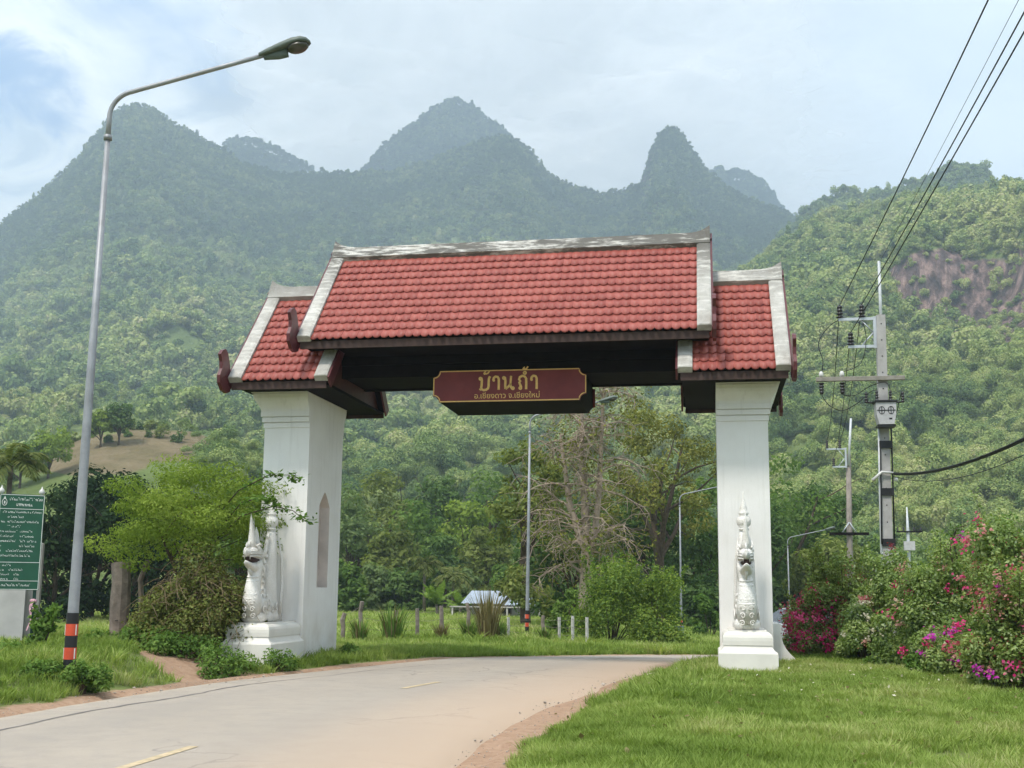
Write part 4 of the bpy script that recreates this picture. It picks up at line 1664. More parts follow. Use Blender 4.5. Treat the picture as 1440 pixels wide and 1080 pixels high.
def tree(name, label, cat, xyz, height, width, leaf='mid', bark='brown', n=4500, leaf_size=0.3, seed=1, trunk=0.35, lumpy=1.0, density=1.0,
         group=None, aspect=0.55, base_lumps=0.25, flat=0.8, trunk_r=None, cfg=None, sky_gap=0.0, lump_r=None):
    """a tree or shrub of its own: trunk with limbs, and a crown of leaves carried by the limbs"""
    rnd = random.Random(seed)
    rng = np.random.RandomState(seed)
    root = empty(name, xyz, 0, label, cat, group)
    c = dict(CFG)
    c.update(cfg or {})
    mb = MB()
    tips = []
    tr = trunk_r or max(0.04, height * 0.022)
    th = height * trunk
    lean = Vector((rnd.uniform(-.06, .06), rnd.uniform(-.06, .06), 1))
    p0 = Vector((0, 0, -0.3))
    pts = [p0, Vector((0, 0, 0.05)), lean * th * 0.5, lean * th]
    mb.loft(pts, [tr * 1.5, tr * 1.15, tr * 0.95, tr * 0.85], 8, cap=False)
    nl = c['kids'][-1] + 1
    for i in range(nl):
        a = 2 * math.pi * (i + rnd.uniform(-.25, .25)) / nl
        out = 0.35 + 0.65 * rnd.random()
        if i == 0:
            out = 0.1
        target = Vector((math.cos(a) * out * width * 0.34, math.sin(a) * out * width * 0.34, th + (height - th) * (0.80 - 0.45 * out)))
        st = lean * th * rnd.uniform(0.7, 1.0)
        branch(rnd, mb, st, target - st, (target - st).length * 0.9, tr * 0.6, c['levels'] - 1, tips, c)
    mb.build('trunk', BARK[bark], root)
    # lumps of leaves at the limb ends, kept inside the tree's outline, plus some on the outline
    lumps = []
    hw = width / 2
    zc, zh = (th * (1 - base_lumps) + height) / 2, (height - th * (1 - base_lumps)) / 2
    rl = (lump_r or 0.19) * width
    for p, L in tips:
        q = Vector((p.x / hw, p.y / hw, (p.z - zc) / zh))
        if q.length > 0.86:
            q *= 0.86 / q.length
        lumps.append((q.x * hw, q.y * hw, zc + q.z * zh, rl * rnd.uniform(0.55, 1.15), flat))
    for i in range(int(16 * lumpy)):
        u = unit(rng, 1)[0]
        u[2] = abs(u[2]) * 1.1 - 0.35
        u /= np.linalg.norm(u)
        k = rnd.uniform(0.55, 0.85)
        lumps.append((u[0] * hw * k, u[1] * hw * k, zc + u[2] * zh * k, rl * rnd.uniform(0.6, 1.25), flat))
    if base_lumps >= 0.9:                      # skirts that hang to the ground
        for i in range(12):
            a = rnd.uniform(0, 6.283)
            k = rnd.uniform(0.35, 0.85)
            lumps.append((math.cos(a) * hw * k, math.sin(a) * hw * k, height * rnd.uniform(0.06, 0.26), rl * rnd.uniform(0.7, 1.15), flat))
    P, d, k = lump_points(rng, lumps, n, 0.45)
    N = d * 1.0 + np.array([0, 0, 0.45])
    V = leaf_quads(rng, P, N, leaf_size, aspect, 0.4, 0.3)
    me = quads_mesh('crown', V, LEAF[leaf], crown_tint(rng, P, d, k, len(lumps)))
    link('crown', me, root)
    return root


# ------------------------------------------------------------------ far forest: crowns instanced over the hills (one mass per hill)
PROTO = bpy.data.collections.new('crown_shapes')     # only a source for instances, not linked to the scene


def proto_leaf(name, stops, tr):
    return leaf_mat(name, stops, tr, 0.0, True)


HILL_LEAF = [
    proto_leaf('hill_leaves_mixed', [(0.030, 0.066, 0.034, 1), (0.082, 0.140, 0.054, 1), (0.165, 0.235, 0.082, 1), (0.280, 0.345, 0.115, 1), (0.420, 0.450, 0.180, 1), (0.44, 0.39, 0.24, 1)], 0.25),
]


def make_protos():
    rng = np.random.RandomState(77)
    for i in range(13):
        lumps = []
        if i < 6 or i >= 10:                   # spreading broadleaf crowns
            for j in range(9):
                u = unit(rng, 1)[0]
                u[2] = abs(u[2])
                lumps.append((u[0] * 0.27, u[1] * 0.27, 0.42 + u[2] * 0.27, rng.uniform(0.16, 0.28), 0.85))
            nl, sz = (420, 0.105) if i < 3 else (260, 0.145)
        elif i < 8:                            # taller, narrower
            for j in range(9):
                lumps.append((rng.uniform(-.14, .14), rng.uniform(-.14, .14), 0.3 + 0.075 * j, rng.uniform(0.14, 0.24), 1.0))
            nl, sz = (420, 0.10) if i == 6 else (260, 0.14)
        else:                                  # bamboo and bush: many plumes leaning outward
            for j in range(13):
                a = rng.uniform(0, 2 * np.pi)
                rr = rng.uniform(0.05, 0.42)
                lumps.append((rr * np.cos(a), rr * np.sin(a), 0.48 - 0.55 * rr + rng.uniform(-.05, .1), rng.uniform(0.10, 0.17), 1.2))
            nl, sz = (420, 0.095) if i == 8 else (270, 0.135)
        if i >= 10:
            nl, sz = 1500, 0.055
        P, d, k = lump_points(rng, lumps, nl, 0.6)
        keep = P[:, 2] > 0.02
        P, d, k = P[keep], d[keep], k[keep]
        N = d * 1.0 + np.array([0, 0, 0.25])
        V = leaf_quads(rng, P, N, sz, 0.8, 0.25, 0.1)
        me = quads_mesh('crown', V, HILL_LEAF[0], crown_tint(rng, P, d, k, len(lumps), 0.3))
        o = bpy.data.objects.new('crown_shape_%02d' % i, me)
        PROTO.objects.link(o)


make_protos()


def scatter(name, pts, scale, idx, tone, label=None, cat=None, coll=None, rng=None, tilt=0.1):
    """ONE object of kind stuff: crowns (or tufts) placed on points"""
    n = len(pts)
    me = bpy.data.meshes.new(name)
    me.vertices.add(n)
    me.vertices.foreach_set('co', np.ascontiguousarray(pts, dtype=np.float32).ravel())
    rot = np.stack([rng.normal(0, tilt, n), rng.normal(0, tilt, n), rng.uniform(0, 6.283, n)], 1)
    for nm, ty, arr in (('rot', 'FLOAT_VECTOR', rot), ('scl', 'FLOAT_VECTOR', scale), ('pick', 'INT', idx), ('tone', 'FLOAT', tone)):
        a = me.attributes.new(nm, ty, 'POINT')
        a.data.foreach_set('vector' if ty == 'FLOAT_VECTOR' else 'value', np.ascontiguousarray(arr, dtype=np.int32 if ty == 'INT' else np.float32).ravel())
    o = link(name, me)
    ng = bpy.data.node_groups.new(name, 'GeometryNodeTree')
    ng.interface.new_socket('Geometry', in_out='INPUT', socket_type='NodeSocketGeometry')
    ng.interface.new_socket('Geometry', in_out='OUTPUT', socket_type='NodeSocketGeometry')
    N, Lk = ng.nodes, ng.links
    gi, go = N.new('NodeGroupInput'), N.new('NodeGroupOutput')
    ip = N.new('GeometryNodeInstanceOnPoints')
    ci = N.new('GeometryNodeCollectionInfo')
    ci.inputs['Collection'].default_value = coll or PROTO
    ci.inputs['Separate Children'].default_value = True
    ci.inputs['Reset Children'].default_value = True
    ip.inputs['Pick Instance'].default_value = True
    def attr(nm, ty):
        q = N.new('GeometryNodeInputNamedAttribute')
        q.data_type = ty
        q.inputs['Name'].default_value = nm
        return q.outputs['Attribute']
    Lk.new(gi.outputs[0], ip.inputs['Points'])
    Lk.new(ci.outputs[0], ip.inputs['Instance'])
    Lk.new(attr('pick', 'INT'), ip.inputs['Instance Index'])
    er = N.new('FunctionNodeEulerToRotation')
    Lk.new(attr('rot', 'FLOAT_VECTOR'), er.inputs[0])
    Lk.new(er.outputs[0], ip.inputs['Rotation'])
    Lk.new(attr('scl', 'FLOAT_VECTOR'), ip.inputs['Scale'])
    Lk.new(ip.outputs[0], go.inputs[0])
    mod = o.modifiers.new('scatter', 'NODES')
    mod.node_group = ng
    return tag(o, label, cat, None, 'stuff')


def forest(h, n, r_lo, r_hi, a_lo, a_hi, size, seed, label, near=700, thin=None, tone_shift=0.0):
    rng = np.random.RandomState(seed)
    a, r, z = hill_points(h, n, rng, r_lo, r_hi, a_lo, a_hi)
    rock, bare = masks(h, a, r, z, h.rock_boxes, h.bare_boxes)
    x, y = CAM[0] + r * np.sin(a), CAM[1] + r * np.cos(a)
    d1 = fbm(x * 0.011 + 5, y * 0.011, 4)      # stands of different age and kind
    d2 = fbm(x * 0.035, y * 0.035 + 9, 3)
    keep = (rng.uniform(size=n) > np.clip(rock * 0.95, 0, 0.80)) & (rng.uniform(size=n) > np.clip(bare * 1.3, 0, 0.84))
    if thin is not None:
        keep &= thin(a, r, z, x, y, rng)
    keep &= rng.uniform(size=n) < np.maximum(np.clip(0.25 + 3.2 * (d2 - 0.34), 0.12, 1.0), sstep(0.45, 0.8, z / (h.crest(a) + 1)))
    a, r, z, x, y, d1, d2, rock = (q[keep] for q in (a, r, z, x, y, d1, d2, rock))
    m = len(a)
    s = size * np.clip(rng.lognormal(0, 0.42, m) * np.where((rng.uniform(size=m) < 0.05) & (z < 0.6 * h.crest(a)), 1.7, 1.0), 0.4, 2.6) * np.clip((r / 620) ** 0.6, 0.5, 1.0) * (1 - 0.4 * rock) * (1 - 0.38 * sstep(0.55, 1.0, z / (h.crest(a) + 1)))
    bam = (fbm(x * 0.018 + 70, y * 0.018, 3) > 0.55) & (rng.uniform(size=m) < 0.65)
    nearm = r < near
    idx = np.where(nearm, rng.randint(0, 3, m), rng.randint(3, 6, m))
    tall = rng.uniform(size=m) < 0.13
    idx = np.where(tall, np.where(nearm, 6, 7), idx)
    idx = np.where(bam & ~tall, np.where(nearm, 8, 9), idx)
    idx = np.where(r < 430, rng.randint(10, 13, m), idx)
    hs = s * rng.uniform(0.8, 1.15, m)
    s = np.where(bam, s * 0.85, s)
    tone = 0.58 + 1.15 * (d1 - 0.5) + 0.5 * (d2 - 0.5) + rng.normal(0, 0.20, m) + np.where(bam, 0.16, 0) + tone_shift - 0.40 * sstep(0.25, 0.85, z / (h.crest(a) + 1)) * (h.rc > 1000) - 0.12 * (h.rc > 2200)  # high slopes darkened in the leaf colour, imitating cloud shade on the upper mountains
    pts = np.stack([x, y, z + s * rng.uniform(-0.18, 0.30, m)], 1)
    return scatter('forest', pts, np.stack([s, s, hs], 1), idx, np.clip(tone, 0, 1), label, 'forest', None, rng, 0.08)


forest(KNOLL, 1500, 150, 258, az(-200), az(470), 6.0, 4, 'scrub and trees around the bare orchard slope', 700, lambda a, r, z, x, y, g: (a < az(5)) | (a > az(300)) | ((a > az(235)) & (g.uniform(size=len(a)) < 0.35)))
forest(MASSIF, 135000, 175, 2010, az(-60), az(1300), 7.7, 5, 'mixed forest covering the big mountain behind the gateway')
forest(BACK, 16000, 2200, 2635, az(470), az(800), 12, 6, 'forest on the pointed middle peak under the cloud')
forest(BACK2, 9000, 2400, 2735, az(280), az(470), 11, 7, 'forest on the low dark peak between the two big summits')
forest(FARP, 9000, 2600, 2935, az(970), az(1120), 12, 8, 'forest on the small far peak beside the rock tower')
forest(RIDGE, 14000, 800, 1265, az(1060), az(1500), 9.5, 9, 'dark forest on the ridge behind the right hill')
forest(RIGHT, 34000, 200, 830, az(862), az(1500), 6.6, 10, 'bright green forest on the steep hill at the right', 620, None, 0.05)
# ------------------------------------------------------------------ trees and plants one can tell apart
def placed_tree(name, label, cat, u, d, vtop, wpx, leaf, seed, sink=0.0, **kw):
    """size and place a tree from where its foot and top stand in the photograph"""
    x, y = spot(u, d)
    g = gz(x, y) - sink
    h = CAM[2] + elev(u, vtop)[1] * d - g
    w = wpx * d / F_PX
    kw.setdefault('leaf_size', 0.0042 * d + 0.03)
    return tree(name, label, cat, (x, y, g), h, w, leaf, seed=seed, **kw)


FEATHER = dict(lift=(0.0, 0.0, 0.0), spread=1.0)
# --- left side
lime = placed_tree('feathery_tree', 'bright yellow-green feathery tree spreading in tiers beside the left pillar', 'tree', 272, 26.2, 622, 300, 'lime', 41, n=30000, leaf_size=0.080,
                   trunk=0.16, flat=0.42, lumpy=3.6, lump_r=0.12, bark='brown', aspect=0.42, base_lumps=0.75, trunk_r=0.07, cfg=FEATHER)
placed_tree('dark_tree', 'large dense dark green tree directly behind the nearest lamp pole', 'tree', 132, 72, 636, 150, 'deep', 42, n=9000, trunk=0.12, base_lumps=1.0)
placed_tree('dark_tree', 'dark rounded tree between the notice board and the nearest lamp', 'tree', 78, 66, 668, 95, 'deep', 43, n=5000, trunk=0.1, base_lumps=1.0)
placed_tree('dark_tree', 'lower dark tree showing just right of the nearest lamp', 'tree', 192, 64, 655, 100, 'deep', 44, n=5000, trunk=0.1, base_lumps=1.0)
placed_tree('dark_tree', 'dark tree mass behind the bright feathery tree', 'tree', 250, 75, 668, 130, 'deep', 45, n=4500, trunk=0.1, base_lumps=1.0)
placed_tree('bushy_tree', 'green bushy tree behind the feathery tree and left pillar', 'tree', 335, 70, 664, 110, 'mid', 46, n=4500, trunk=0.15, base_lumps=0.9)
placed_tree('bushy_tree', 'olive bushy tree at the left border behind the notice board', 'tree', 20, 85, 690, 90, 'olive', 47, n=3500, trunk=0.15, base_lumps=0.9)


def sprays(root, parts, leaf, seed, size, n):
    """boughs that reach out of the crown: thin wood with leaflets along it; parts are lists of points local to root"""
    rng = np.random.RandomState(seed)
    mb = MB()
    Ps, Ns = [], []
    for pts in parts:
        P = [Vector(p) for p in pts]
        mb.loft(P, [0.016 * (1 - 0.8 * i / (len(P) - 1)) + 0.002 for i in range(len(P))], 4)
        for k in range(n):
            q = rng.uniform(0.25, 1.0) * (len(P) - 1)
            i = min(int(q), len(P) - 2)
            c = np.array(P[i].lerp(P[i + 1], q - i))
            Ps.append(c + rng.normal(0, 1, 3) * np.array([0.12, 0.12, 0.05]) * (0.5 + 0.5 * q / len(P)))
            Ns.append((0, 0, 1.0))
    Ps, Ns = np.array(Ps), np.array(Ns)
    me = quads_mesh('bough_leaves', leaf_quads(rng, Ps, Ns, size, 0.45, 0.45, 0.3), LEAF[leaf], np.clip(rng.normal(0.35, 0.2, len(Ps)), 0, 1))
    b = mb.build('bough', BARK['brown'], root)
    link('bough_leaves', me, b)


def loc_at(root, u, v, d):
    a, t = elev(u, v)
    return (CAM[0] + d * math.sin(a) - root.location.x, CAM[1] + d * math.cos(a) - root.location.y, CAM[2] + d * t - root.location.z)


sprays(lime, [[(0.3, -0.1, 2.4), loc_at(lime, 335, 690, 24.2), loc_at(lime, 378, 668, 23.4), loc_at(lime, 405, 668, 23.2), loc_at(lime, 420, 676, 23.1)],
              [(0.4, -0.2, 2.0), loc_at(lime, 340, 725, 24.0), loc_at(lime, 385, 712, 23.2), loc_at(lime, 412, 718, 23.0), loc_at(lime, 432, 735, 22.9)],
              [(0.4, -0.2, 2.1), loc_at(lime, 340, 706, 24.1), loc_at(lime, 370, 700, 23.3), loc_at(lime, 388, 706, 23.1)]], 'weed', 9, 0.13, 170)


def bush(name, label, cat, xyz, h, w, mix, n, leaf_size, seed, lumps_n=26, flat=0.9, depth=1.0, shoots=0, base='brown', aspect=0.55, group=None, rim=0.16, floor=0.1, inner=0.3):
    """shrub; mix: list of (part name, leaf material, share, clustering)"""
    rnd = random.Random(seed)
    rng = np.random.RandomState(seed)
    root = empty(name, xyz, 0, label, cat, group)
    mb = MB()
    lumps = []
    for i in range(lumps_n):
        u = unit(rng, 1)[0]
        u[2] = abs(u[2])
        k = rnd.uniform(0.45, 0.88)
        p = Vector((u[0] * w / 2 * k, u[1] * w / 2 * k * depth, floor * h + u[2] * (h * (1 - floor) - rim * w * 0.45) * k * 1.22))
        lumps.append((p.x, p.y, p.z, rim * w * rnd.uniform(0.65, 1.3), flat))
        if i % 2 == 0:
            mb.loft([(p.x * 0.1, p.y * 0.1, -0.15), (p.x * 0.5, p.y * 0.5, p.z * 0.55), tuple(p)], [0.03, 0.02, 0.008], 5, cap=False)
    tall = []
    for s in range(shoots):                    # arching whips above the outline
        a = rnd.uniform(0, 2 * math.pi)
        r0 = rnd.uniform(0.1, 0.4) * w
        r1 = r0 + rnd.uniform(0.05, 0.22) * w
        b0 = Vector((r0 * math.cos(a), r0 * math.sin(a) * depth, h * 0.6))
        b2 = Vector((r1 * math.cos(a), r1 * math.sin(a) * depth, h * rnd.uniform(0.92, 1.14)))
        b1 = (b0 + b2) / 2 + Vector((0, 0, h * 0.14))
        mb.loft([b0, b0.lerp(b2, 0.5) + Vector((0, 0, h * 0.07)), b2], [0.007, 0.005, 0.003], 4)
        tall.append((b0, b1, b2))
    mb.build('stems', BARK[base], root)
    for pname, leaf, share, clus in mix:
        m = max(20, int(n * share))
        P, d, k = lump_points(rng, lumps, m, inner)
        if clus:                               # flowers sit in bunches near the outside
            nb = max(4, int(m / 24))
            c, dc, kc = lump_points(rng, lumps, nb, 0.86)
            out = c.copy()
            c = c + dc * 0.11
            pick = rng.randint(0, nb, m)
            P = c[pick] + rng.normal(0, clus, (m, 3)) * np.array([1, 1, 0.8])
            d = dc[pick]
            k = kc[pick]
            keep = P[:, 2] > 0.1 * h
            P, d, k = P[keep], d[keep], k[keep]
            m = len(P)
        if tall and not clus:
            ms = 80 * len(tall)
            idx = rng.randint(0, len(tall), ms)
            q = rng.uniform(0, 1, ms)[:, None]
            A = np.array([[list(v) for v in t] for t in tall])[idx]
            Q = A[:, 0] * (1 - q) ** 2 + A[:, 1] * 2 * q * (1 - q) + A[:, 2] * q * q + rng.normal(0, 0.045, (ms, 3))
            P = np.vstack([P, Q])
            d = np.vstack([d, unit(rng, ms)])
            k = np.concatenate([k, rng.randint(0, len(lumps), ms)])
        keep = P[:, 2] > -0.02
        P, d, k = P[keep], d[keep], k[keep]
        N = d * 0.7 + np.array([0, 0, 0.6])
        V = leaf_quads(rng, P, N, leaf_size * (0.85 if clus else 1.0), aspect if not clus else 0.8, 0.55, 0.3)
        o = link(pname, quads_mesh(pname, V, LEAF[leaf], crown_tint(rng, P, d, k, len(lumps), 0.3)), root)
        if clus:
            o['kind'] = 'stuff'
    return root


def placed_bush(name, label, cat, u, d, vtop, wpx, mix, n, leaf_size, seed, sink=0.0, **kw):
    x, y = spot(u, d)
    g = gz(x, y) - sink
    h = CAM[2] + elev(u, vtop)[1] * d - g
    return bush(name, label, cat, (x, y, g), h, wpx * d / F_PX, mix, n, leaf_size, seed, **kw)


# --- the vine-grown heap beside the left pillar
vb = placed_bush('vine_bush', 'brownish bush overgrown with dry tangled vines, left of the serpent statue', 'bush', 279, 24.4, 782, 172,
                 [('foliage', 'vine', 0.42, 0), ('green_leaves', 'olive', 0.58, 0)], 21000, 0.075, 61, lumps_n=34, rim=0.17)
def vines(root, w, h, n, seed, mat, rr=0.006):
    rnd = random.Random(seed)
    mb = MB()
    for i in range(n):
        a = rnd.uniform(0, 6.283)
        k = rnd.uniform(0.3, 1.0)
        p = Vector((math.cos(a) * w / 2 * k, math.sin(a) * w / 2 * k, h * math.sqrt(max(0.05, 1 - k * k)) * rnd.uniform(0.75, 1.06)))
        pts = [p]
        d = Vector((rnd.uniform(-1, 1), rnd.uniform(-1, 1), rnd.uniform(-.2, .7)))
        for s in range(5):
            d += Vector((rnd.uniform(-.4, .4), rnd.uniform(-.4, .4), -0.35))
            pts.append(pts[-1] + d.normalized() * 0.12)
        mb.loft(pts, [rr] * 6, 3, cap=False)
    return mb.build('vines', mat, root)
vines(vb, 2.3, 1.8, 210, 6, plain('dry_vine_stems', (0.19, 0.145, 0.085), 0.9, 0.1, 0, 0.4, 9))


def weed(u, d, vtop, wpx, seed, label, leaf='weed', n=900, size=0.09, name='weed_plant', lumps_n=12, **kw):
    return placed_bush(name, label, 'weed', u, d, vtop, wpx, [('leaves', leaf, 1.0, 0)], n, size, seed, lumps_n=lumps_n, rim=0.2, floor=0.05, **kw)


weed(212, 24.6, 868, 100, 71, 'leafy green weed heap at the foot of the thick gate post', n=3800, size=0.10)
weed(262, 23.2, 888, 110, 72, 'low weeds in front of the vine-grown bush', n=3000, size=0.085)
weed(318, 22.6, 909, 110, 73, 'low leafy weeds before the left serpent pedestal', n=2600, size=0.075)
weed(400, 23.0, 912, 60, 74, 'low weeds at the corner of the left pillar', n=900, size=0.07)
weed(492, 26.5, 905, 44, 76, 'dark weeds growing at the far foot of the left pillar', n=1100, size=0.08)
weed(66, 22.6, 858, 46, 77, 'tall thin leafy weed between the notice board and the lamp', n=900, size=0.10, shoots=4)
weed(128, 18.4, 927, 74, 78, 'leafy weeds at the foot of the nearest lamp', n=2200, size=0.07)
weed(70, 18.8, 926, 70, 79, 'weeds in the grass left of the nearest lamp', n=1500, size=0.07)
weed(20, 21.5, 905, 60, 80, 'weeds in front of the stained slab wall', n=1000, size=0.08)
weed(150, 25.0, 885, 50, 81, 'weeds between the lamp and the thick gate post', n=800, size=0.09)

# --- palm and banana plants
def palm(u, d, vtop, seed, label, leaves=13, leaf='palm', rad=None, trunk_h=None, lw=0.055, name='palm_tree', cat='palm tree', droop=1.0):
    rnd = random.Random(seed)
    rng = np.random.RandomState(seed)
    x, y = spot(u, d)
    g = gz(x, y)
    H = CAM[2] + elev(u, vtop)[1] * d - g
    rad = rad or H * 0.38
    th = trunk_h if trunk_h is not None else H - rad * 0.62
    root = empty(name, (x, y, g), rnd.uniform(0, 6), label, cat)
    mb = MB()
    mb.loft([(0, 0, -0.3), (0.05, 0, th * 0.5), (0.1, 0.05, th)], [0.17, 0.13, 0.11], 8)
    mb.build('trunk', BARK['grey'], root)
    for k in range(leaves):
        a = 2 * math.pi * k / leaves + rnd.uniform(-.25, .25)
        up = rnd.uniform(0.15, 1.25)
        L = rad * rnd.uniform(0.85, 1.1)
        pts = []
        p = Vector((0.1, 0.05, th))
        d_ = Vector((math.cos(a) * math.cos(up), math.sin(a) * math.cos(up), math.sin(up)))
        for s in range(9):
            pts.append(p.copy())
            p = p + d_ * L / 8
            d_ = (d_ + Vector((0, 0, -0.20 * droop))).normalized()
        side = Vector((-math.sin(a), math.cos(a), 0))
        V, T = [], []
        m = 30 if leaf == 'palm' else 0
        if leaf == 'palm':
            for s in range(m):
                q = 0.12 + 0.88 * s / m
                i = min(int(q * 8), 7)
                c = pts[i].lerp(pts[i + 1], q * 8 - i)
                t = (pts[i + 1] - pts[i]).normalized()
                ll = rad * 0.30 * math.sin(math.pi * min(0.98, q * 0.85 + 0.12))
                for sg in (-1, 1):
                    tipp = c + side * sg * ll * 0.8 + t * ll * 0.5 + Vector((0, 0, -ll * rnd.uniform(0.25, 0.7)))
                    wv = t * lw * rad * 0.5
                    mid = (c + tipp) / 2 + Vector((0, 0, ll * 0.08))
                    V += [c - wv * .4, mid - wv, tipp, mid + wv]
                    T.append(rnd.random())
        else:                                  # banana: one broad blade, torn at the edges
            for s in range(16):
                q0, q1 = s / 16, (s + 0.93) / 16
                def at(q):
                    i = min(int(q * 8), 7)
                    return pts[i].lerp(pts[i + 1], q * 8 - i)
                w0 = rad * 0.17 * math.sin(math.pi * min(0.97, 0.1 + q0 * 0.9))
                w1 = rad * 0.17 * math.sin(math.pi * min(0.97, 0.1 + q1 * 0.9))
                for sg in (-1, 1):
                    sag = Vector((0, 0, -1)) * rnd.uniform(0.1, 0.6)
                    V += [at(q0), at(q1), at(q1) + side * sg * w1 + sag * w1, at(q0) + side * sg * w0 + sag * w0]
                    T.append(0.3 + 0.5 * rnd.random())
        fr = link('frond', quads_mesh('frond', np.array([tuple(v) for v in V]), LEAF['palm' if leaf == 'palm' else 'banana'], np.array(T)), root)
    return root


palm(4, 60, 612, 3, 'tall dull palm cut by the left border above the notice board', leaves=16, rad=2.3, droop=1.3)
palm(600, 100, 772, 5, 'drooping palm standing before the dark trees across the field', leaves=13, rad=2.4, droop=1.5)
palm(640, 96, 790, 6, 'palm just left of the tin-roofed farm house', leaves=12, rad=2.2, droop=1.2)
palm(618, 92, 812, 7, 'banana plant with upright pale leaves beside the palms', leaves=9, leaf='banana', rad=2.3, trunk_h=1.0, name='banana_plant', cat='banana plant', droop=0.55)
palm(650, 94, 822, 8, 'banana plant left of the farm house roof', leaves=8, leaf='banana', rad=2.0, trunk_h=0.8, name='banana_plant', cat='banana plant', droop=0.55)

# --- trees on the far side of the field, each with its own look
for i, (u, d, vt, w, lf, lab) in enumerate((
        (500, 128, 672, 88, 'pale', 'large pale grey-green tree right beside the left pillar across the field'),
        (487, 100, 785, 60, 'mid', 'round green bush tree low beside the left pillar, beyond the fence'),
        (528, 105, 790, 55, 'pale', 'pale low tree with its trunk showing beyond the fence'),
        (555, 118, 722, 78, 'olive', 'olive tree with yellowish crown in the middle of the treeline'),
        (590, 128, 690, 90, 'mid', 'rounded green tree rising over the olive one in the treeline'),
        (575, 104, 795, 70, 'dark', 'low dark tree across the field left of the palms'),
        (628, 122, 735, 78, 'dark', 'dark crowned tree behind the palms'),
        (655, 135, 672, 84, 'lime', 'fresh green tree high behind the farm house'),
        (690, 118, 735, 74, 'olive', 'olive tree behind the farm house roof'),
        (535, 150, 640, 90, 'olive', 'dull olive tree high at the foot of the hill by the left pillar'),
        (620, 160, 640, 84, 'dark', 'dark tree at the foot of the hill under the name board'),
        (690, 150, 645, 96, 'mid', 'broad green tree at the foot of the hill left of the bare tree'),
        (655, 100, 800, 44, 'pale', 'small pale tree against the farm house wall'),
        (735, 105, 780, 90, 'mid', 'green tree behind the middle lamp pole'),
        (770, 100, 800, 70, 'dark', 'dark low tree right of the farm house'))):
    placed_tree('field_edge_tree', lab, 'tree', u, d, vt, w, lf, 100 + i, n=3600, trunk=0.14, base_lumps=0.95, lumpy=1.3)

# --- the big bare tree and its neighbours
xb_, yb_ = spot(824, 55)
gb_ = gz(xb_, yb_)


def bare_tree():
    rnd = random.Random(15)
    root = empty('bare_tree', (xb_, yb_, gb_), 0, 'big half-bare tree with a forked trunk and many pale drooping branches', 'tree')
    H = CAM[2] + elev(845, 515)[1] * 55 - gb_
    mb = MB()
    stems = [[(0, 0, -0.3), (0.02, 0, 1.5), (0.1, 0, 3.4), (0.05, 0.1, 6.0), (-0.15, 0.1, 8.6), (-0.1, 0, 10.8)],
             [(0.1, 0, 3.0), (0.5, -0.1, 4.6), (0.75, -0.1, 7.0), (0.85, 0.0, 9.6), (1.0, 0.0, H)],
             [(0.0, 0.1, 4.2), (-0.7, 0.2, 6.0), (-1.0, 0.2, 8.2), (-1.2, 0.3, 9.6)]]
    for k, s in enumerate(stems):
        mb.loft(s, [(0.36 if k == 0 else 0.21) * (1 - 0.8 * i / (len(s) - 1)) + 0.01 for i in range(len(s))], 8, cap=False)
    mb.build('trunk', BARK['pale'], root)
    tips = []
    for part, cnt in (('bare_branches', 55), ('bare_branches', 35)):
        mb = MB()
        for i in range(cnt):
            s = stems[rnd.choice((0, 0, 1, 1, 2))]
            q = rnd.uniform(0.12, 1.0) * (len(s) - 1)
            j = min(int(q), len(s) - 2)
            p = Vector(s[j]).lerp(Vector(s[j + 1]), q - j)
            if p.z < 2.6:
                continue
            a = rnd.uniform(0, 6.283)
            reach = 1.0 - 0.55 * max(0, (p.z - 4.5)) / 8
            d = Vector((math.cos(a), math.sin(a), rnd.uniform(0.0, 0.9)))
            L = rnd.uniform(2.2, 4.2) * reach
            pts, rad = [p.copy()], [0.055]
            for k in range(6):
                d = (d + Vector((rnd.uniform(-.42, .42), rnd.uniform(-.42, .42), rnd.uniform(-.38, .12)))).normalized()
                pts.append(pts[-1] + d * L / 6)
                rad.append(0.055 * (1 - 0.75 * (k + 1) / 6))
            mb.loft(pts, rad, 5, cap=False)
            for k in range(2, 7):              # side shoots and hanging twigs
                for _ in range(3):
                    d2 = Vector((rnd.uniform(-1, 1), rnd.uniform(-1, 1), rnd.uniform(-1.0, 0.6)))
                    pp, d2 = [pts[k].copy()], d2.normalized()
                    for m in range(4):
                        d2 = (d2 + Vector((rnd.uniform(-.35, .35), rnd.uniform(-.35, .35), -0.12))).normalized()
                        pp.append(pp[-1] + d2 * rnd.uniform(0.14, 0.34))
                    mb.loft(pp, [0.020, 0.017, 0.014, 0.011, 0.008], 3, cap=False)
                    tips.append(pp[-1])
        mb.build(part, BARK['pale'], root)
    # sparse surviving leaves
    rng = np.random.RandomState(8)
    T = np.array([tuple(t) for t in tips])
    T = T[rng.uniform(size=len(T)) < 0.5]
    P = np.repeat(T, 8, 0) + rng.normal(0, 0.26, (len(T) * 8, 3))
    me = quads_mesh('leaves', leaf_quads(rng, P, np.tile((0, 0, 1.0), (len(P), 1)), 0.19, 0.5, 0.7, 0.4), LEAF['gold'], rng.uniform(0.1, 0.8, len(P)))
    link('leaves', me, root)


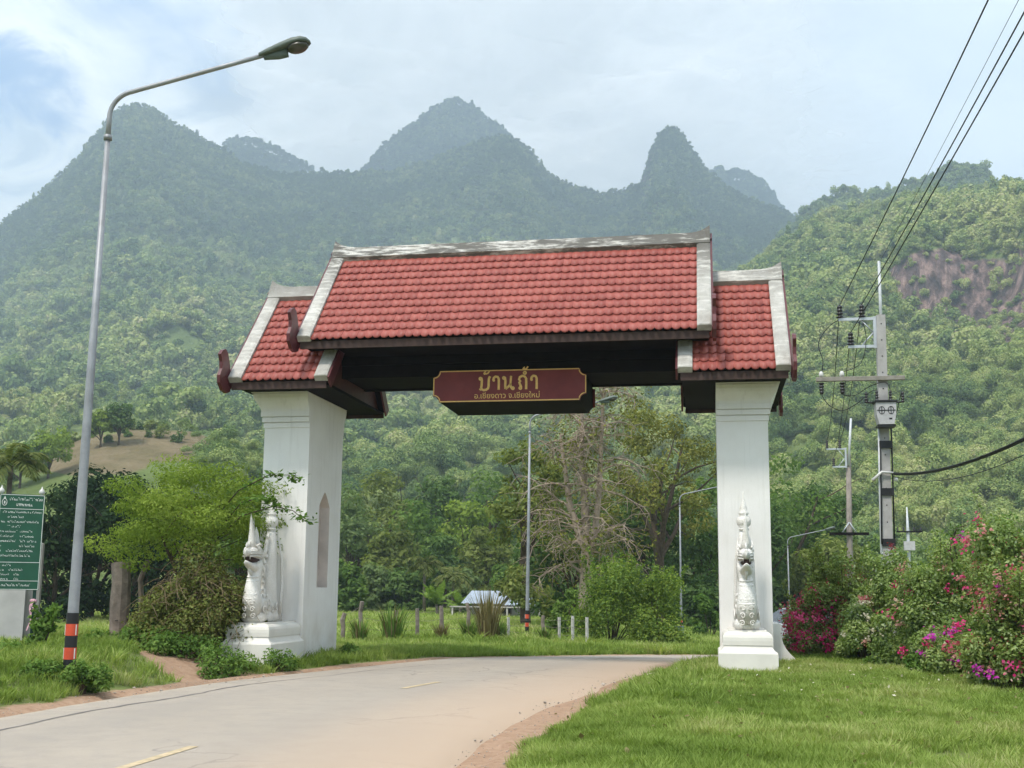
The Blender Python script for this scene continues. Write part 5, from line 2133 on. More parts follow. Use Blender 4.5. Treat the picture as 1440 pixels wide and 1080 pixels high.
bare_tree()
THIN = dict(lumpy=1.6, lump_r=0.13)
placed_tree('olive_tree', 'tall thin olive tree left of the bare tree, under the name board', 'tree', 742, 64, 575, 120, 'olive', 121, n=5200, trunk=0.3, base_lumps=0.9, lump_r=0.14, lumpy=1.7)
placed_tree('yellowing_tree', 'tall yellowing tree right of the bare tree, by the right pillar', 'tree', 930, 84, 540, 200, 'gold', 122, n=9000, trunk=0.30, base_lumps=0.85, lump_r=0.10, lumpy=2.2, leaf_size=0.26)
placed_tree('dark_tree', 'broad dark evergreen behind the bare tree, left of the right pillar', 'tree', 925, 90, 645, 170, 'dark', 123, n=7500, trunk=0.12, base_lumps=1.0)
placed_tree('dark_tree', 'dark green tree close against the right pillar', 'tree', 995, 92, 660, 110, 'mid', 124, n=5200, trunk=0.12, base_lumps=1.0)
placed_tree('dark_tree', 'dark green tree directly behind the bare trunk', 'tree', 808, 70, 690, 150, 'dark', 125, n=6000, trunk=0.12, base_lumps=1.0)
placed_bush('bamboo_shrub', 'bright green shrub mass at the foot of the bare tree', 'bush', 862, 46, 785, 150, [('foliage', 'lime', 0.5, 0), ('inner_leaves', 'mid', 0.5, 0)], 14000, 0.115, 131, lumps_n=34, shoots=6)
placed_bush('bamboo_shrub', 'bright green shrub between the bare tree and the thin far lamp', 'bush', 928, 45, 805, 105, [('foliage', 'lime', 0.6, 0), ('inner_leaves', 'mid', 0.4, 0)], 10000, 0.11, 132, lumps_n=28, shoots=5)
placed_bush('verge_shrub', 'broad-leaved green shrub between the thin far lamp and the right pillar', 'bush', 1000, 66, 830, 50, [('foliage', 'weed', 1.0, 0)], 2600, 0.26, 133, lumps_n=18)
placed_tree('roadside_tree', 'dark low tree filling the gap between the thin far lamp and the right pillar', 'tree', 985, 84, 800, 80, 'dark', 139, n=3500, trunk=0.1, base_lumps=1.0)
placed_bush('verge_shrub', 'dark shrub under the bare tree behind the white stakes', 'bush', 800, 49, 822, 50, [('foliage', 'mid', 1.0, 0)], 2200, 0.2, 134, lumps_n=16)

# --- right of the right pillar
for i, (u, d, vt, w, lf, lab) in enumerate((
        (1108, 112, 612, 130, 'mid', 'tall green tree just right of the right pillar'),
        (1165, 118, 668, 120, 'dark', 'dark tree behind the slimmer power pole'),
        (1160, 104, 735, 110, 'olive', 'rounded olive tree behind the farthest street lamp'),
        (1100, 108, 770, 70, 'dark', 'dark low tree beside the right pillar above the car'),
        (1215, 110, 760, 84, 'olive', 'olive tree behind the foot of the transformer pole'),
        (1255, 120, 745, 100, 'mid', 'green tree far behind the bougainvillea'),
        (1330, 130, 735, 130, 'pale', 'pale green tree far behind the bougainvillea hedge'),
        (1420, 120, 720, 120, 'mid', 'green tree far behind the right end of the hedge'),
        (1060, 100, 680, 110, 'dark', 'dark tree hidden mostly by the right pillar'))):
    placed_tree('roadside_tree', lab, 'tree', u, d, vt, w, lf, 140 + i, n=5200, trunk=0.14, base_lumps=0.95, lumpy=1.3)

# --- bougainvillea, bush by bush
G = 'bougainvillea bushes along the lawn'
placed_bush('bougainvillea', 'bougainvillea nearest the right pillar, thick with magenta flowers', 'bush', 1143, 28.5, 838, 96,
            [('leaves', 'boug', 0.62, 0), ('old_leaves', 'olive', 0.15, 0), ('magenta_flowers', 'bract', 0.13, 0.075), ('red_flowers', 'redbract', 0.07, 0.1)], 15000, 0.078, 151, lumps_n=24, group=G, shoots=3)
placed_bush('bougainvillea', 'brownish green bougainvillea with upright shoots behind the magenta one', 'bush', 1190, 29.0, 783, 110,
            [('leaves', 'boug', 0.55, 0), ('old_leaves', 'olive', 0.28, 0), ('red_flowers', 'redbract', 0.06, 0.08)], 15000, 0.08, 152, lumps_n=28, group=G, shoots=14)
placed_bush('bougainvillea', 'bougainvillea with scattered cream flowers, third from the pillar', 'bush', 1246, 26.8, 778, 130,
            [('leaves', 'boug', 0.95, 0), ('cream_flowers', 'cream', 0.025, 0.06), ('pink_flowers', 'pinkbract', 0.015, 0.07), ('red_flowers', 'redbract', 0.01, 0.06)], 24000, 0.078, 153, lumps_n=36, group=G, shoots=9)
placed_bush('bougainvillea', 'big green bougainvillea with faded pink tops in the middle of the hedge', 'bush', 1325, 24.2, 768, 165,
            [('leaves', 'boug', 0.96, 0), ('pink_flowers', 'pinkbract', 0.025, 0.07), ('magenta_flowers', 'bract', 0.01, 0.07), ('purple_flowers', 'purple', 0.005, 0.06)], 32000, 0.075, 154, lumps_n=44, group=G, shoots=12)
placed_bush('bougainvillea', 'tall bougainvillea with a magenta bunch at the right border', 'bush', 1452, 22.4, 712, 180,
            [('leaves', 'boug', 0.97, 0), ('magenta_flowers', 'bract', 0.030, 0.09), ('pink_flowers', 'pinkbract', 0.016, 0.07)], 34000, 0.075, 155, lumps_n=46, group=G, shoots=12)
placed_bush('bougainvillea', 'low reddish bougainvillea with pink and purple flowers at the right border', 'bush', 1428, 19.6, 800, 130,
            [('leaves', 'boug', 0.62, 0), ('old_leaves', 'olive', 0.24, 0), ('red_flowers', 'redbract', 0.03, 0.09), ('pink_flowers', 'pinkbract', 0.045, 0.08), ('magenta_flowers', 'bract', 0.02, 0.06), ('purple_flowers', 'purple', 0.01, 0.05)], 22000, 0.068, 156, lumps_n=36, group=G, shoots=6)
placed_bush('bougainvillea', 'lower dark bougainvillea with few purple flowers in front of the hedge', 'bush', 1352, 21.8, 862, 120,
            [('leaves', 'boug', 0.96, 0), ('purple_flowers', 'purple', 0.018, 0.05), ('magenta_flowers', 'bract', 0.022, 0.06)], 16000, 0.07, 157, lumps_n=28, group=G)
placed_bush('bougainvillea', 'low bougainvillea dotted with white flowers between pink and green bushes', 'bush', 1216, 25.8, 850, 90,
            [('leaves', 'boug', 0.95, 0), ('cream_flowers', 'cream', 0.05, 0.055)], 13000, 0.072, 158, lumps_n=22, group=G)
# arching shoot above the hedge
arch = empty('arching_shoot', (*spot(1352, 24.0), 0), 0, 'long arching bougainvillea shoot with reddish tip above the hedge', 'plant')
sprays(arch, [[(0, 0, 2.2), loc_at(arch, 1340, 758, 24.0), loc_at(arch, 1346, 742, 24.0), loc_at(arch, 1362, 738, 23.9), loc_at(arch, 1382, 748, 23.9)],
              [(-.1, 0, 2.2), loc_at(arch, 1336, 775, 24.0), loc_at(arch, 1338, 755, 24.0), loc_at(arch, 1345, 745, 24.0)]], 'weed', 12, 0.08, 90)
weed(1300, 21.6, 915, 70, 161, 'bright low weeds before the middle of the bougainvillea hedge', n=2600, size=0.075)
weed(1235, 24.5, 925, 50, 162, 'low weeds at the foot of the cream-flowered bougainvillea', n=1200, size=0.075)

# --- tall grass clumps by the fence
def grass_clump(u, d, vtop, wpx, leaf, seed, label, n=160):
    rng = np.random.RandomState(seed)
    x, y = spot(u, d)
    g = gz(x, y)
    h = CAM[2] + elev(u, vtop)[1] * d - g
    w = wpx * d / F_PX
    root = empty('grass_clump', (x, y, g), 0, label, 'grass clump')
    for part, lf, sh in (('blades', leaf, 0.75), ('dry_blades', 'dry', 0.25)):
        m = int(n * sh)
        a = rng.uniform(0, 6.283, m)
        r = rng.uniform(0, 1, m) ** 0.7 * w * 0.22
        B = np.stack([r * np.cos(a), r * np.sin(a), np.full(m, -0.05)], 1)
        lean = rng.uniform(0.05, 0.38, m)
        hh = h * rng.uniform(0.55, 1.08, m)
        O = np.stack([np.cos(a) * lean, np.sin(a) * lean, np.ones(m)], 1)
        side = np.stack([-np.sin(a), np.cos(a), np.zeros(m)], 1) * rng.uniform(0.012, 0.028, m)[:, None] * (d / 40)
        V = []
        M = B + O * hh[:, None] * 0.6
        Tp = B + O * hh[:, None] + np.stack([np.cos(a), np.sin(a), np.zeros(m)], 1) * (lean * hh * 0.5)[:, None]
        V = np.concatenate([np.stack([B - side, B + side, M + side * .9, M - side * .9], 1), np.stack([M - side * .9, M + side * .9, Tp, Tp], 1)], 0).reshape(-1, 3)
        V = V.copy()
        V[3::4] += 1e-4
        link(part, quads_mesh(part, V, LEAF[lf], rng.uniform(0, 1, 2 * m)), root)


grass_clump(556, 39.5, 846, 62, 'weed', 1, 'tall green grass clump by the fence near the left pillar', 150)
grass_clump(689, 41.5, 822, 46, 'dry', 2, 'tall dry straw-coloured grass clump by the fence', 170)
grass_clump(510, 38.5, 868, 36, 'weed', 3, 'grass tuft at the foot of the fence post nearest the left pillar', 200)
grass_clump(664, 41.5, 868, 30, 'weed', 4, 'grass tuft just left of the dry clump', 160)
grass_clump(705, 42.5, 870, 34, 'weed', 5, 'green tuft just right of the dry clump', 160)
grass_clump(770, 42.0, 880, 30, 'weed', 6, 'grass tuft at the fence right of the middle lamp', 140)
grass_clump(625, 41.0, 874, 30, 'dry', 7, 'small dry tuft at a fence post in mid field', 120)

# --- orchard bushes on the bare knoll
orch = None
ORCH_ME = None
for i, (u, v, wpx, lf, lab) in enumerate((
        (138, 599, 12, 'olive', 'first round bush at the left of the orchard row'), (158, 602, 12, 'mid', 'second round bush in the orchard row'),
        (169, 601, 11, 'olive', 'third round bush in the orchard row'), (183, 600, 17, 'olive', 'wide round bush in the middle of the orchard row'),
        (197, 600, 13, 'dark', 'dark round bush in the orchard row'), (212, 604, 19, 'olive', 'broad brown-green bush in the orchard row'),
        (229, 616, 24, 'olive', 'largest round bush lower right in the orchard'), (180, 614, 14, 'mid', 'round bush below the orchard row'),
        (209, 615, 14, 'pale', 'pale round bush below the orchard row'), (107, 604, 16, 'olive', 'dark round bush at the edge of the bare slope'),
        (95, 620, 13, 'olive', 'single round bush on the bare slope'), (230, 597, 18, 'pale', 'pale grey round bush behind the orchard row'),
        (152, 622, 15, 'mid', 'low round bush under the orchard terraces'), (250, 622, 20, 'dark', 'dark bush at the right end of the orchard'))):
    a, t = elev(u, v)
    rr = np.linspace(KNOLL.r0, KNOLL.rc * 1.05, 300)
    e = (KNOLL.height(np.full(300, a), rr) - CAM[2]) / rr
    k = int(np.argmax(e >= t)) if (e >= t).any() else int(np.argmax(e))
    r = rr[k]
    x, y = CAM[0] + r * math.sin(a), CAM[1] + r * math.cos(a)
    z = float(KNOLL.height(np.array([a]), np.array([r]))[0])
    w = wpx * r / F_PX
    bush('orchard_bush', lab, 'bush', (x, y, z - 0.15), w * 0.85, w, [('foliage', lf, 1.0, 0)], 420, 0.5, 200 + i, lumps_n=10, rim=0.24, group='round bushes of the hillside orchard')
for u, v, vt, wpx, lf, lab in ((168, 600, 556, 42, 'dark', 'lone dark tree above the orchard on the knoll'), (143, 600, 566, 34, 'lime', 'light green tree left of the lone dark tree on the knoll'),
                               (70, 640, 590, 60, 'lime', 'light green bamboo clump left of the bare slope'), (30, 650, 612, 60, 'mid', 'green tree at the left foot of the bare slope')):
    a, t = elev(u, v)
    r = 236.0 if v < 610 else 222.0
    x, y = CAM[0] + r * math.sin(a), CAM[1] + r * math.cos(a)
    z = float(KNOLL.height(np.array([a]), np.array([r]))[0])
    h = CAM[2] + elev(u, vt)[1] * r - z
    tree('knoll_tree', lab, 'tree', (x, y, z - 0.3), h, wpx * r / F_PX, lf, seed=300 + u, n=1500, leaf_size=0.75, trunk=0.2, base_lumps=0.8)

# ------------------------------------------------------------------ grass
TUFTS = bpy.data.collections.new('grass_shapes')
GRASSMAT = leaf_mat('grass_blades', [(0.105, 0.160, 0.036, 1), (0.190, 0.268, 0.060, 1), (0.290, 0.365, 0.100, 1), (0.430, 0.415, 0.200, 1)], 0.35, 0.0, True)


def make_tufts():
    rng = np.random.RandomState(3)
    for i in range(6):
        n = (16, 16, 16, 10, 10, 22)[i]
        a = rng.uniform(0, 6.283, n)
        r = rng.uniform(0, 1, n) ** 0.6 * 0.5
        B = np.stack([r * np.cos(a), r * np.sin(a), np.full(n, -0.08)], 1)
        lean = rng.uniform(0.1, 0.75, n) if i != 5 else rng.uniform(0.4, 1.4, n)
        b = a + rng.normal(0, 0.7, n)
        O = np.stack([np.cos(b) * lean, np.sin(b) * lean, np.ones(n)], 1)
        hh = rng.uniform(0.5, 1.0, n)
        w = 0.035 if i != 5 else 0.06
        side = np.stack([-np.sin(b), np.cos(b), np.zeros(n)], 1) * w
        M = B + O * hh[:, None] * 0.55
        T = B + O * hh[:, None] * np.array([1.35, 1.35, 0.95])
        V = np.concatenate([np.stack([B - side, B + side, M + side * .85, M - side * .85], 1), np.stack([M - side * .85, M + side * .85, T + side * .1, T - side * .1], 1)], 0).reshape(-1, 3)
        me = quads_mesh('tuft', V, GRASSMAT, np.tile(rng.uniform(0, 1, n), 2))
        TUFTS.objects.link(bpy.data.objects.new('tuft_shape_%d' % i, me))


make_tufts()


def grass(name, label, pts_xy, h, hs, seed, tone0=0.4, keep_dirt=0.25, spread=1.0, road_gap=0.12):
    rng = np.random.RandomState(seed)
    x, y = pts_xy[:, 0], pts_xy[:, 1]
    z, dirt, on = ground_full(x, y)
    wob = fbm(x * 2.1, y * 2.1, 3) - 0.5
    thin = fbm(x * 0.8 + 31, y * 0.8, 4) + 0.10 * rng.normal(size=len(x))
    k = (thin > 0.33) & (on < -road_gap - 0.25 * np.clip(wob + 0.2, 0, 1)) & (dirt + 0.5 * wob + 0.12 * rng.normal(size=len(x)) < keep_dirt)
    # stay clear of masonry
    for sx in (1, -1):
        bx = sx * 4.88
        k &= ~((np.abs(x - bx) < 0.53) & (y > -2.45) & (y < 2.35))
    x, y, z = x[k], y[k], z[k]
    n = len(x)
    big = fbm(x * 0.45 + 3, y * 0.45, 4)
    fine = fbm(x * 1.9, y * 1.9 + 7, 3)
    hh = h * np.clip(0.55 + 0.9 * fine, 0.4, 1.6) * rng.uniform(1 - hs, 1 + hs, n)
    wd = np.clip(hh * 0.85, 0.05, 0.5) * spread
    tone = np.clip(tone0 + 1.7 * (big - 0.5) + 0.8 * (fine - 0.5) + rng.normal(0, 0.14, n), 0, 1)
    idx = rng.choice(6, n, p=[0.2, 0.2, 0.2, 0.14, 0.14, 0.12])
    return scatter(name, np.stack([x, y, z + 0.0], 1), np.stack([wd, wd, hh], 1), idx, tone, label, 'grass', TUFTS, rng, 0.12)


def sample_view(n, u0, u1, d0, d1, seed, pw=1.0):
    """points over a sector of ground, spread evenly by area (pw=1) or denser near"""
    rng = np.random.RandomState(seed)
    a = rng.uniform(azimuth(u0), azimuth(u1), n)
    q = rng.uniform(0, 1, n)
    d = (d0 ** (2 * pw) + q * (d1 ** (2 * pw) - d0 ** (2 * pw))) ** (1 / (2 * pw))
    return np.stack([CAM[0] + d * np.sin(a), CAM[1] + d * np.cos(a)], 1)


grass('lawn_grass', 'short lush lawn grass right of the road', sample_view(112000, 640, 2000, 9.0, 31, 1, 0.62), 0.115, 0.3, 1, 0.45)
grass('verge_grass', 'unkempt verge grass left of the road', sample_view(46000, -160, 1010, 15.5, 42, 2, 0.75), 0.17, 0.45, 2, 0.38)
grass('tall_verge_grass', 'taller grass along the fence beyond the bend', sample_view(9000, 470, 1010, 33, 48, 3, 1.0), 0.22, 0.6, 3, 0.40)
grass('far_verge_grass', 'grass falling away along the road beyond the bend', sample_view(9000, 860, 1090, 44, 120, 5, 0.7), 0.28, 0.4, 5, 0.45, spread=1.6)
grass('field_grass', 'bright green grass of the fenced field', sample_view(30000, -160, 860, 40, 170, 4, 0.6), 0.30, 0.35, 4, 0.62, spread=1.8)


# ------------------------------------------------------------------ litter of the place: fallen leaves, lawn flowers, loose stones
def litter(name, label, xy, leaf, size, seed, lift=0.07):
    rng = np.random.RandomState(seed)
    z, dirt, on = ground_full(xy[:, 0], xy[:, 1])
    k = on < -0.25
    P = np.stack([xy[k, 0], xy[k, 1], z[k] + lift * rng.uniform(0.5, 1.2, k.sum())], 1)
    V = leaf_quads(rng, P, np.tile((0, 0, 1.0), (len(P), 1)), size, 0.7, 0.5, 0.0)
    tag(link(name, quads_mesh(name, V, LEAF[leaf], rng.uniform(0, 1, len(P)))), label, 'litter', None, 'stuff')


litter('fallen_leaves', 'dry leaves scattered in the lawn and verges', sample_view(1500, 560, 1560, 9.5, 30, 21, 0.7), 'dry', 0.07, 21)
litter('lawn_flowers', 'tiny white flowers in the lawn near the right pillar', sample_view(170, 900, 1330, 16, 24, 22, 0.9), 'cream', 0.045, 22, 0.12)

PEBBLES = bpy.data.collections.new('pebble_shapes')
STONE = plain('loose_road_stone', (0.36, 0.31, 0.26), 0.9, 0.1, 0, 0.3, 20, 0, 0.35)


def pebbles():
    rnd = random.Random(31)
    for i in range(3):
        mb = MB()
        mb.ball((0, 0, 0), 0.5, 7, 4, (1, rnd.uniform(0.6, 0.9), rnd.uniform(0.4, 0.65)))
        mb.v = [(a + rnd.uniform(-.08, .08), b_ + rnd.uniform(-.08, .08), c + rnd.uniform(-.06, .06)) for a, b_, c in mb.v]
        PEBBLES.objects.link(bpy.data.objects.new('pebble_shape_%d' % i, mb.mesh('pebble', STONE)))
    rng = np.random.RandomState(31)
    P = []
    for line, sg in ((LINE_L, -1), (LINE_R, 1)):
        i = rng.randint(int(NS * 0.30), int(NS * 0.75), 1500)
        off = rng.normal(0.05, 0.22, 1500)
        P.append(np.stack([line[i, 0] + sg * off + rng.normal(0, 0.03, 1500), line[i, 1] + rng.uniform(-.15, .15, 1500)], 1))
    P.append(sample_view(500, -60, 360, 17, 27, 33, 1.0))
    P = np.concatenate(P)
    z, dirt, on = ground_full(P[:, 0], P[:, 1])
    z = np.where(on > 0, base_z(P[:, 0], P[:, 1]), z)
    k = (on > -0.02) | (dirt > 0.35)
    P, z = P[k], z[k]
    n = len(P)
    s = rng.lognormal(math.log(0.017), 0.45, n)
    scatter('gravel', np.stack([P[:, 0], P[:, 1], z + s * 0.12], 1), np.stack([s, s, s], 1), rng.randint(0, 3, n), np.zeros(n), 'loose stones along the road edges and the drive', 'gravel', PEBBLES, rng, 0.3)


pebbles()
# ------------------------------------------------------------------ street lamps
STEEL = plain('galvanised_steel', (0.29, 0.30, 0.315), 0.5, 0.4, 0.3, 0.2, 3)
PALESTEEL = plain('pale_painted_steel', (0.55, 0.57, 0.58), 0.5, 0.4, 0.1, 0.1, 3)
BLACKP = plain('black_band_paint', (0.014, 0.014, 0.015), 0.5, 0.4)
ORANGE = plain('orange_band_paint', (0.58, 0.075, 0.03), 0.45, 0.4, 0, 0.08)
WHITEP = plain('white_reflector', (0.78, 0.78, 0.76), 0.4, 0.4)
LAMPGREEN = plain('grey_green_lamp_casing', (0.10, 0.125, 0.105), 0.5, 0.4, 0.1, 0.15, 8)


def m_glass_bowl():
    def b(t):
        co = t.node('ShaderNodeTexCoord').outputs['Object']
        n = t.noise(co, 9, 3)
        c = t.mix(n, (0.035, 0.033, 0.026, 1), (0.09, 0.085, 0.065, 1))
        return pbr(t, c, 0.3, 0.5)
    return material('dusty_lamp_bowl', b)


BOWL = m_glass_bowl()


def street_lamp(xy, zbend, arm, label, rot=0.0, rise=0.24, bands=True, thick=1.0, lean=(0, 0)):
    z0 = gz(*xy)
    root = empty('street_lamp', (xy[0], xy[1], z0), rot, label, 'street lamp', 'street lamps along the outside of the bend')
    H = zbend - z0
    rb, rt = 0.086 * thick, 0.044 * thick
    P = lambda x, z: (x + lean[0] * z / H, lean[1] * z / H, z)
    mb = MB()
    mb.loft([P(0, -0.3), P(0, 1.15), P(0, H * 0.5), P(0, H - 0.38)], [rb, rb * 0.96, (rb + rt) * 0.5, rt], 14)
    mb.build('pole', STEEL, root)
    mb = MB()
    mb.loft([P(0, H - 0.42), P(0, H - 0.34)], [rt * 1.5, rt * 1.5], 12)
    mb.build('collar', STEEL, root)
    # swan-neck: rises, bends and reaches over the road
    pts, rad = [], []
    ra = 0.037 * thick
    bend = 0.42
    pts.append(P(0, H - 0.40))
    a_end = math.atan2(1, rise)                # arm direction from the vertical
    for i in range(9):
        a = a_end * i / 8
        pts.append((lean[0] + bend * (1 - math.cos(a)), lean[1], H + bend * math.sin(a) - 0.02))
    ex, _, ez = pts[-1]
    dx, dz = math.sin(a_end), math.cos(a_end)
    for q in (0.33, 0.66, 1.0):
        pts.append((ex + dx * arm * q, lean[1], ez + dz * arm * q))
    mb = MB()
    mb.loft(pts, [ra * 1.1] * 2 + [ra] * (len(pts) - 2), 10, up=(0, 1, 0))
    mb.build('arm', STEEL, root)
    tip = Vector(pts[-1])
    ang = math.atan2(dz, dx)
    M = Matrix.Translation(tip) @ Matrix.Rotation(-ang, 4, 'Y') @ Matrix.Diagonal((1.10, 1.12, 1.18, 1))
    hd = MB()
    # casing: narrow heel, broad round nose
    secs = [(-0.08, 0.055, 0.05, 0.0), (0.05, 0.075, 0.075, 0.005), (0.25, 0.115, 0.095, 0.012), (0.45, 0.145, 0.105, 0.02), (0.58, 0.14, 0.095, 0.018), (0.66, 0.10, 0.07, 0.01), (0.70, 0.03, 0.03, 0.0)]
    vs = []
    n = 12
    for x, w, h, dz2 in secs:
        for j in range(n):
            a = 2 * math.pi * j / n
            zz = h * math.sin(a)
            zz = zz if zz > 0 else zz * 0.28
            vs.append(tuple(M @ Vector((x, w * math.cos(a), zz + dz2))))
    fs = []
    for i in range(len(secs) - 1):
        for j in range(n):
            fs.append((i * n + j, i * n + (j + 1) % n, (i + 1) * n + (j + 1) % n, (i + 1) * n + j))
    fs += [tuple(range(n - 1, -1, -1)), tuple((len(secs) - 1) * n + j for j in range(n))]
    hd.add(vs, fs, True)
    head = hd.build('lamp_head', LAMPGREEN, root)
    rim = MB()
    rim.loft([M @ Vector(p) for p in ((-0.02, 0, -0.03), (0.2, 0, -0.045), (0.34, 0, -0.05))], [(0.05, 0.03), (0.09, 0.05), (0.09, 0.045)], 10, up=(0, 1, 0))
    rim.build('gear_cover', LAMPGREEN, head)
    bw = MB()
    prof = [(0.008, -0.105), (0.06, -0.098), (0.10, -0.075), (0.128, -0.035), (0.135, 0.0)]
    bw.lathe(prof, 14, (0, 0, 0), M @ Matrix.Translation((0.50, 0, -0.012)) @ Matrix.Diagonal((1.25, 1, 0.72, 1)))
    bw.build('bowl', BOWL, head)
    if bands:
        zb = 0.0
        for i, hgt in enumerate((0.34, 0.175, 0.175, 0.175, 0.165)):
            mb = MB()
            mb.loft([P(0, zb), P(0, zb + hgt)], [rb + 0.004 + 0.001 * (i % 2)] * 2, 16, cap=False)
            band = mb.build('orange_band' if i % 2 else 'black_band', ORANGE if i % 2 else BLACKP, root)
            if i % 2:
                mb = MB()
                for a in (-158, -22, 68, 112):
                    m = Matrix.Translation(P(0, 0)) @ Matrix.Rotation(R(a), 4, 'Z')
                    mb.box(rb + 0.002, rb + 0.009, -0.009, 0.009, zb + 0.01, zb + hgt - 0.01, m)
                mb.build('reflector_strip', WHITEP, band)
            zb += hgt
    return root


def bend_z(u, v, d):
    return CAM[2] + elev(u, v)[1] * d


street_lamp(spot(107.5, 18.9), bend_z(150, 150, 18.9) - 0.15, 2.30, 'tall nearest street lamp with black and orange bands beside the green notice board', 0.08, 0.255, lean=(0.045, 0.0))
street_lamp(spot(744, 50), bend_z(752, 596, 50), 2.85, 'street lamp with banded foot on the far verge, seen through the gateway', 0.12, 0.22, lean=(0.06, 0))
street_lamp(spot(960, 74), bend_z(964, 703, 74), 2.75, 'thin far street lamp just left of the right pillar', 0.15, 0.22, thick=0.95)
street_lamp(spot(1112, 94), bend_z(1113, 762, 94), 2.75, 'farthest street lamp, right of the right pillar above the parked car', 0.1, 0.22, bands=False, thick=0.95)

# ------------------------------------------------------------------ utility poles
CONC = plain('grey_pole_concrete', (0.40, 0.385, 0.37), 0.85, 0.15, 0, 0.18, 2.5, 0.15)
OLDCONC = plain('brownish_pole_concrete', (0.27, 0.235, 0.205), 0.9, 0.1, 0, 0.25, 2.5, 0.15)
BRACKET = plain('zinc_grey_bracket', (0.50, 0.53, 0.55), 0.5, 0.4, 0.4, 0.1, 4)
INSUL = plain('black_insulator', (0.018, 0.016, 0.017), 0.3, 0.5)
CAPWHITE = plain('pale_porcelain', (0.62, 0.61, 0.58), 0.3, 0.5)
CABLE = plain('black_cable', (0.016, 0.016, 0.018), 0.6, 0.3)
TRAFO = plain('pale_grey_transformer_paint', (0.46, 0.45, 0.45), 0.45, 0.4, 0, 0.12, 5)
XARM = plain('weathered_crossarm', (0.27, 0.25, 0.215), 0.85, 0.15, 0, 0.25, 4, 0.1)


def insulator(mb, x, y, z, h=0.34, r=0.085, up=1):
    prof = []
    k = 4
    for i in range(k):
        zz = h * i / k
        prof += [(r * 0.6, zz), (r * (1 - 0.08 * i), zz + h * 0.06), (r * (0.95 - 0.08 * i), zz + h * 0.12), (r * 0.55, zz + h * 0.18)]
    prof.append((r * 0.35, h))
    if up < 0:
        prof = [(a, -b) for a, b in prof][::-1]
    mb.lathe(prof, 9, (x, y, z))
    return mb


def sag_wire(mb, a, b, sag, r=0.011, n=14, sides=5):
    a, b = Vector(a), Vector(b)
    pts = []
    for i in range(n + 1):
        q = i / n
        p = a.lerp(b, q)
        p.z -= sag * 4 * q * (1 - q)
        pts.append(p)
    mb.loft(pts, [r] * (n + 1), sides)
    return mb


def bracket_frame(root, zt, zb, xl_top, xl_bot, xr, y):
    mb = MB()
    mb.box(xl_top, xr, y - 0.04, y + 0.04, zt - 0.04, zt + 0.04)
    mb.box(xl_bot, xr, y - 0.04, y + 0.04, zb - 0.04, zb + 0.04)
    mb.box(xr - 0.085, xr + 0.002, y - 0.043, y + 0.043, zb - 0.06, zt + 0.06)
    for a, b in (((xr - 0.08, zt - 0.03), (xr - 0.40, zt - 0.02)), ):
        pass
    mb.loft([(xr - 0.40, y, zt - 0.04), (xr - 0.08, y, (zt + zb) / 2)], [0.022, 0.022], 4)
    mb.loft([(xr - 0.40, y, zb + 0.04), (xr - 0.08, y, (zt + zb) / 2)], [0.022, 0.022], 4)
    return mb.build('steel_bracket', BRACKET, root)


POLE_X, POLE_Y = 9.02, 8.87
z0 = gz(POLE_X, POLE_Y)
UP = empty('utility_pole', (POLE_X, POLE_Y, 0), 0, 'concrete power pole with a grey transformer rising behind the bougainvillea', 'utility pole')
mb = MB()
vs = []
for z, hw in ((z0 - 0.5, 0.155), (9.28, 0.118)):
    vs += [(-hw - (0.12 if z < 1 else 0), -hw, z), (hw - (0.12 if z < 1 else 0), -hw, z), (hw - (0.12 if z < 1 else 0), hw, z), (-hw - (0.12 if z < 1 else 0), hw, z)]
mb.add(vs, [(3, 2, 1, 0), (4, 5, 6, 7), (0, 1, 5, 4), (1, 2, 6, 5), (2, 3, 7, 6), (3, 0, 4, 7)])
body = mb.build('pole', CONC, UP)
mb = MB()
for k in range(18):                            # bolt holes up the face
    z = 1.2 + k * 0.46
    mb.lathe([(0.018, 0), (0.018, 0.006)], 6, (0, 0, 0), Matrix.Translation((-0.10 * (1 - z / 9.3), -0.158 + 0.037 * z / 9.3 + 0.001, z)) @ Matrix.Rotation(R(90), 4, 'X'))
mb.build('bolt_holes', BLACKP, body)
mb = MB()
mb.loft([(0.03, 0.16, 8.6), (0.045, 0.16, 10.9)], [0.045, 0.04], 8)
mb.build('top_pipe', PALESTEEL, UP)
bracket_frame(UP, 9.19, 8.40, -1.14, -0.90, -0.125, -0.02)
for x, z in ((-1.10, 9.23), (-0.50, 9.23), (-0.83, 8.44)):
    insulator(MB(), x, -0.02, z, 0.38, 0.105).build('insulator', INSUL, UP)
mb = MB()
mb.box(-1.82, 0.55, -0.24, -0.13, 7.40, 7.52, bev=0.01)
mb.build('crossarm', XARM, UP)
for x in (-1.68, -1.12):
    m = MB()
    insulator(m, x, -0.19, 7.37, 0.34, 0.085, -1)
    fu = m.build('fuse_holder', INSUL, UP)
    m = MB()
    m.lathe([(0.05, 0), (0.065, 0.05), (0.06, 0.12), (0.03, 0.16)], 8, (x, -0.19, 7.525))
    m.build('fuse_cap', CAPWHITE, fu)
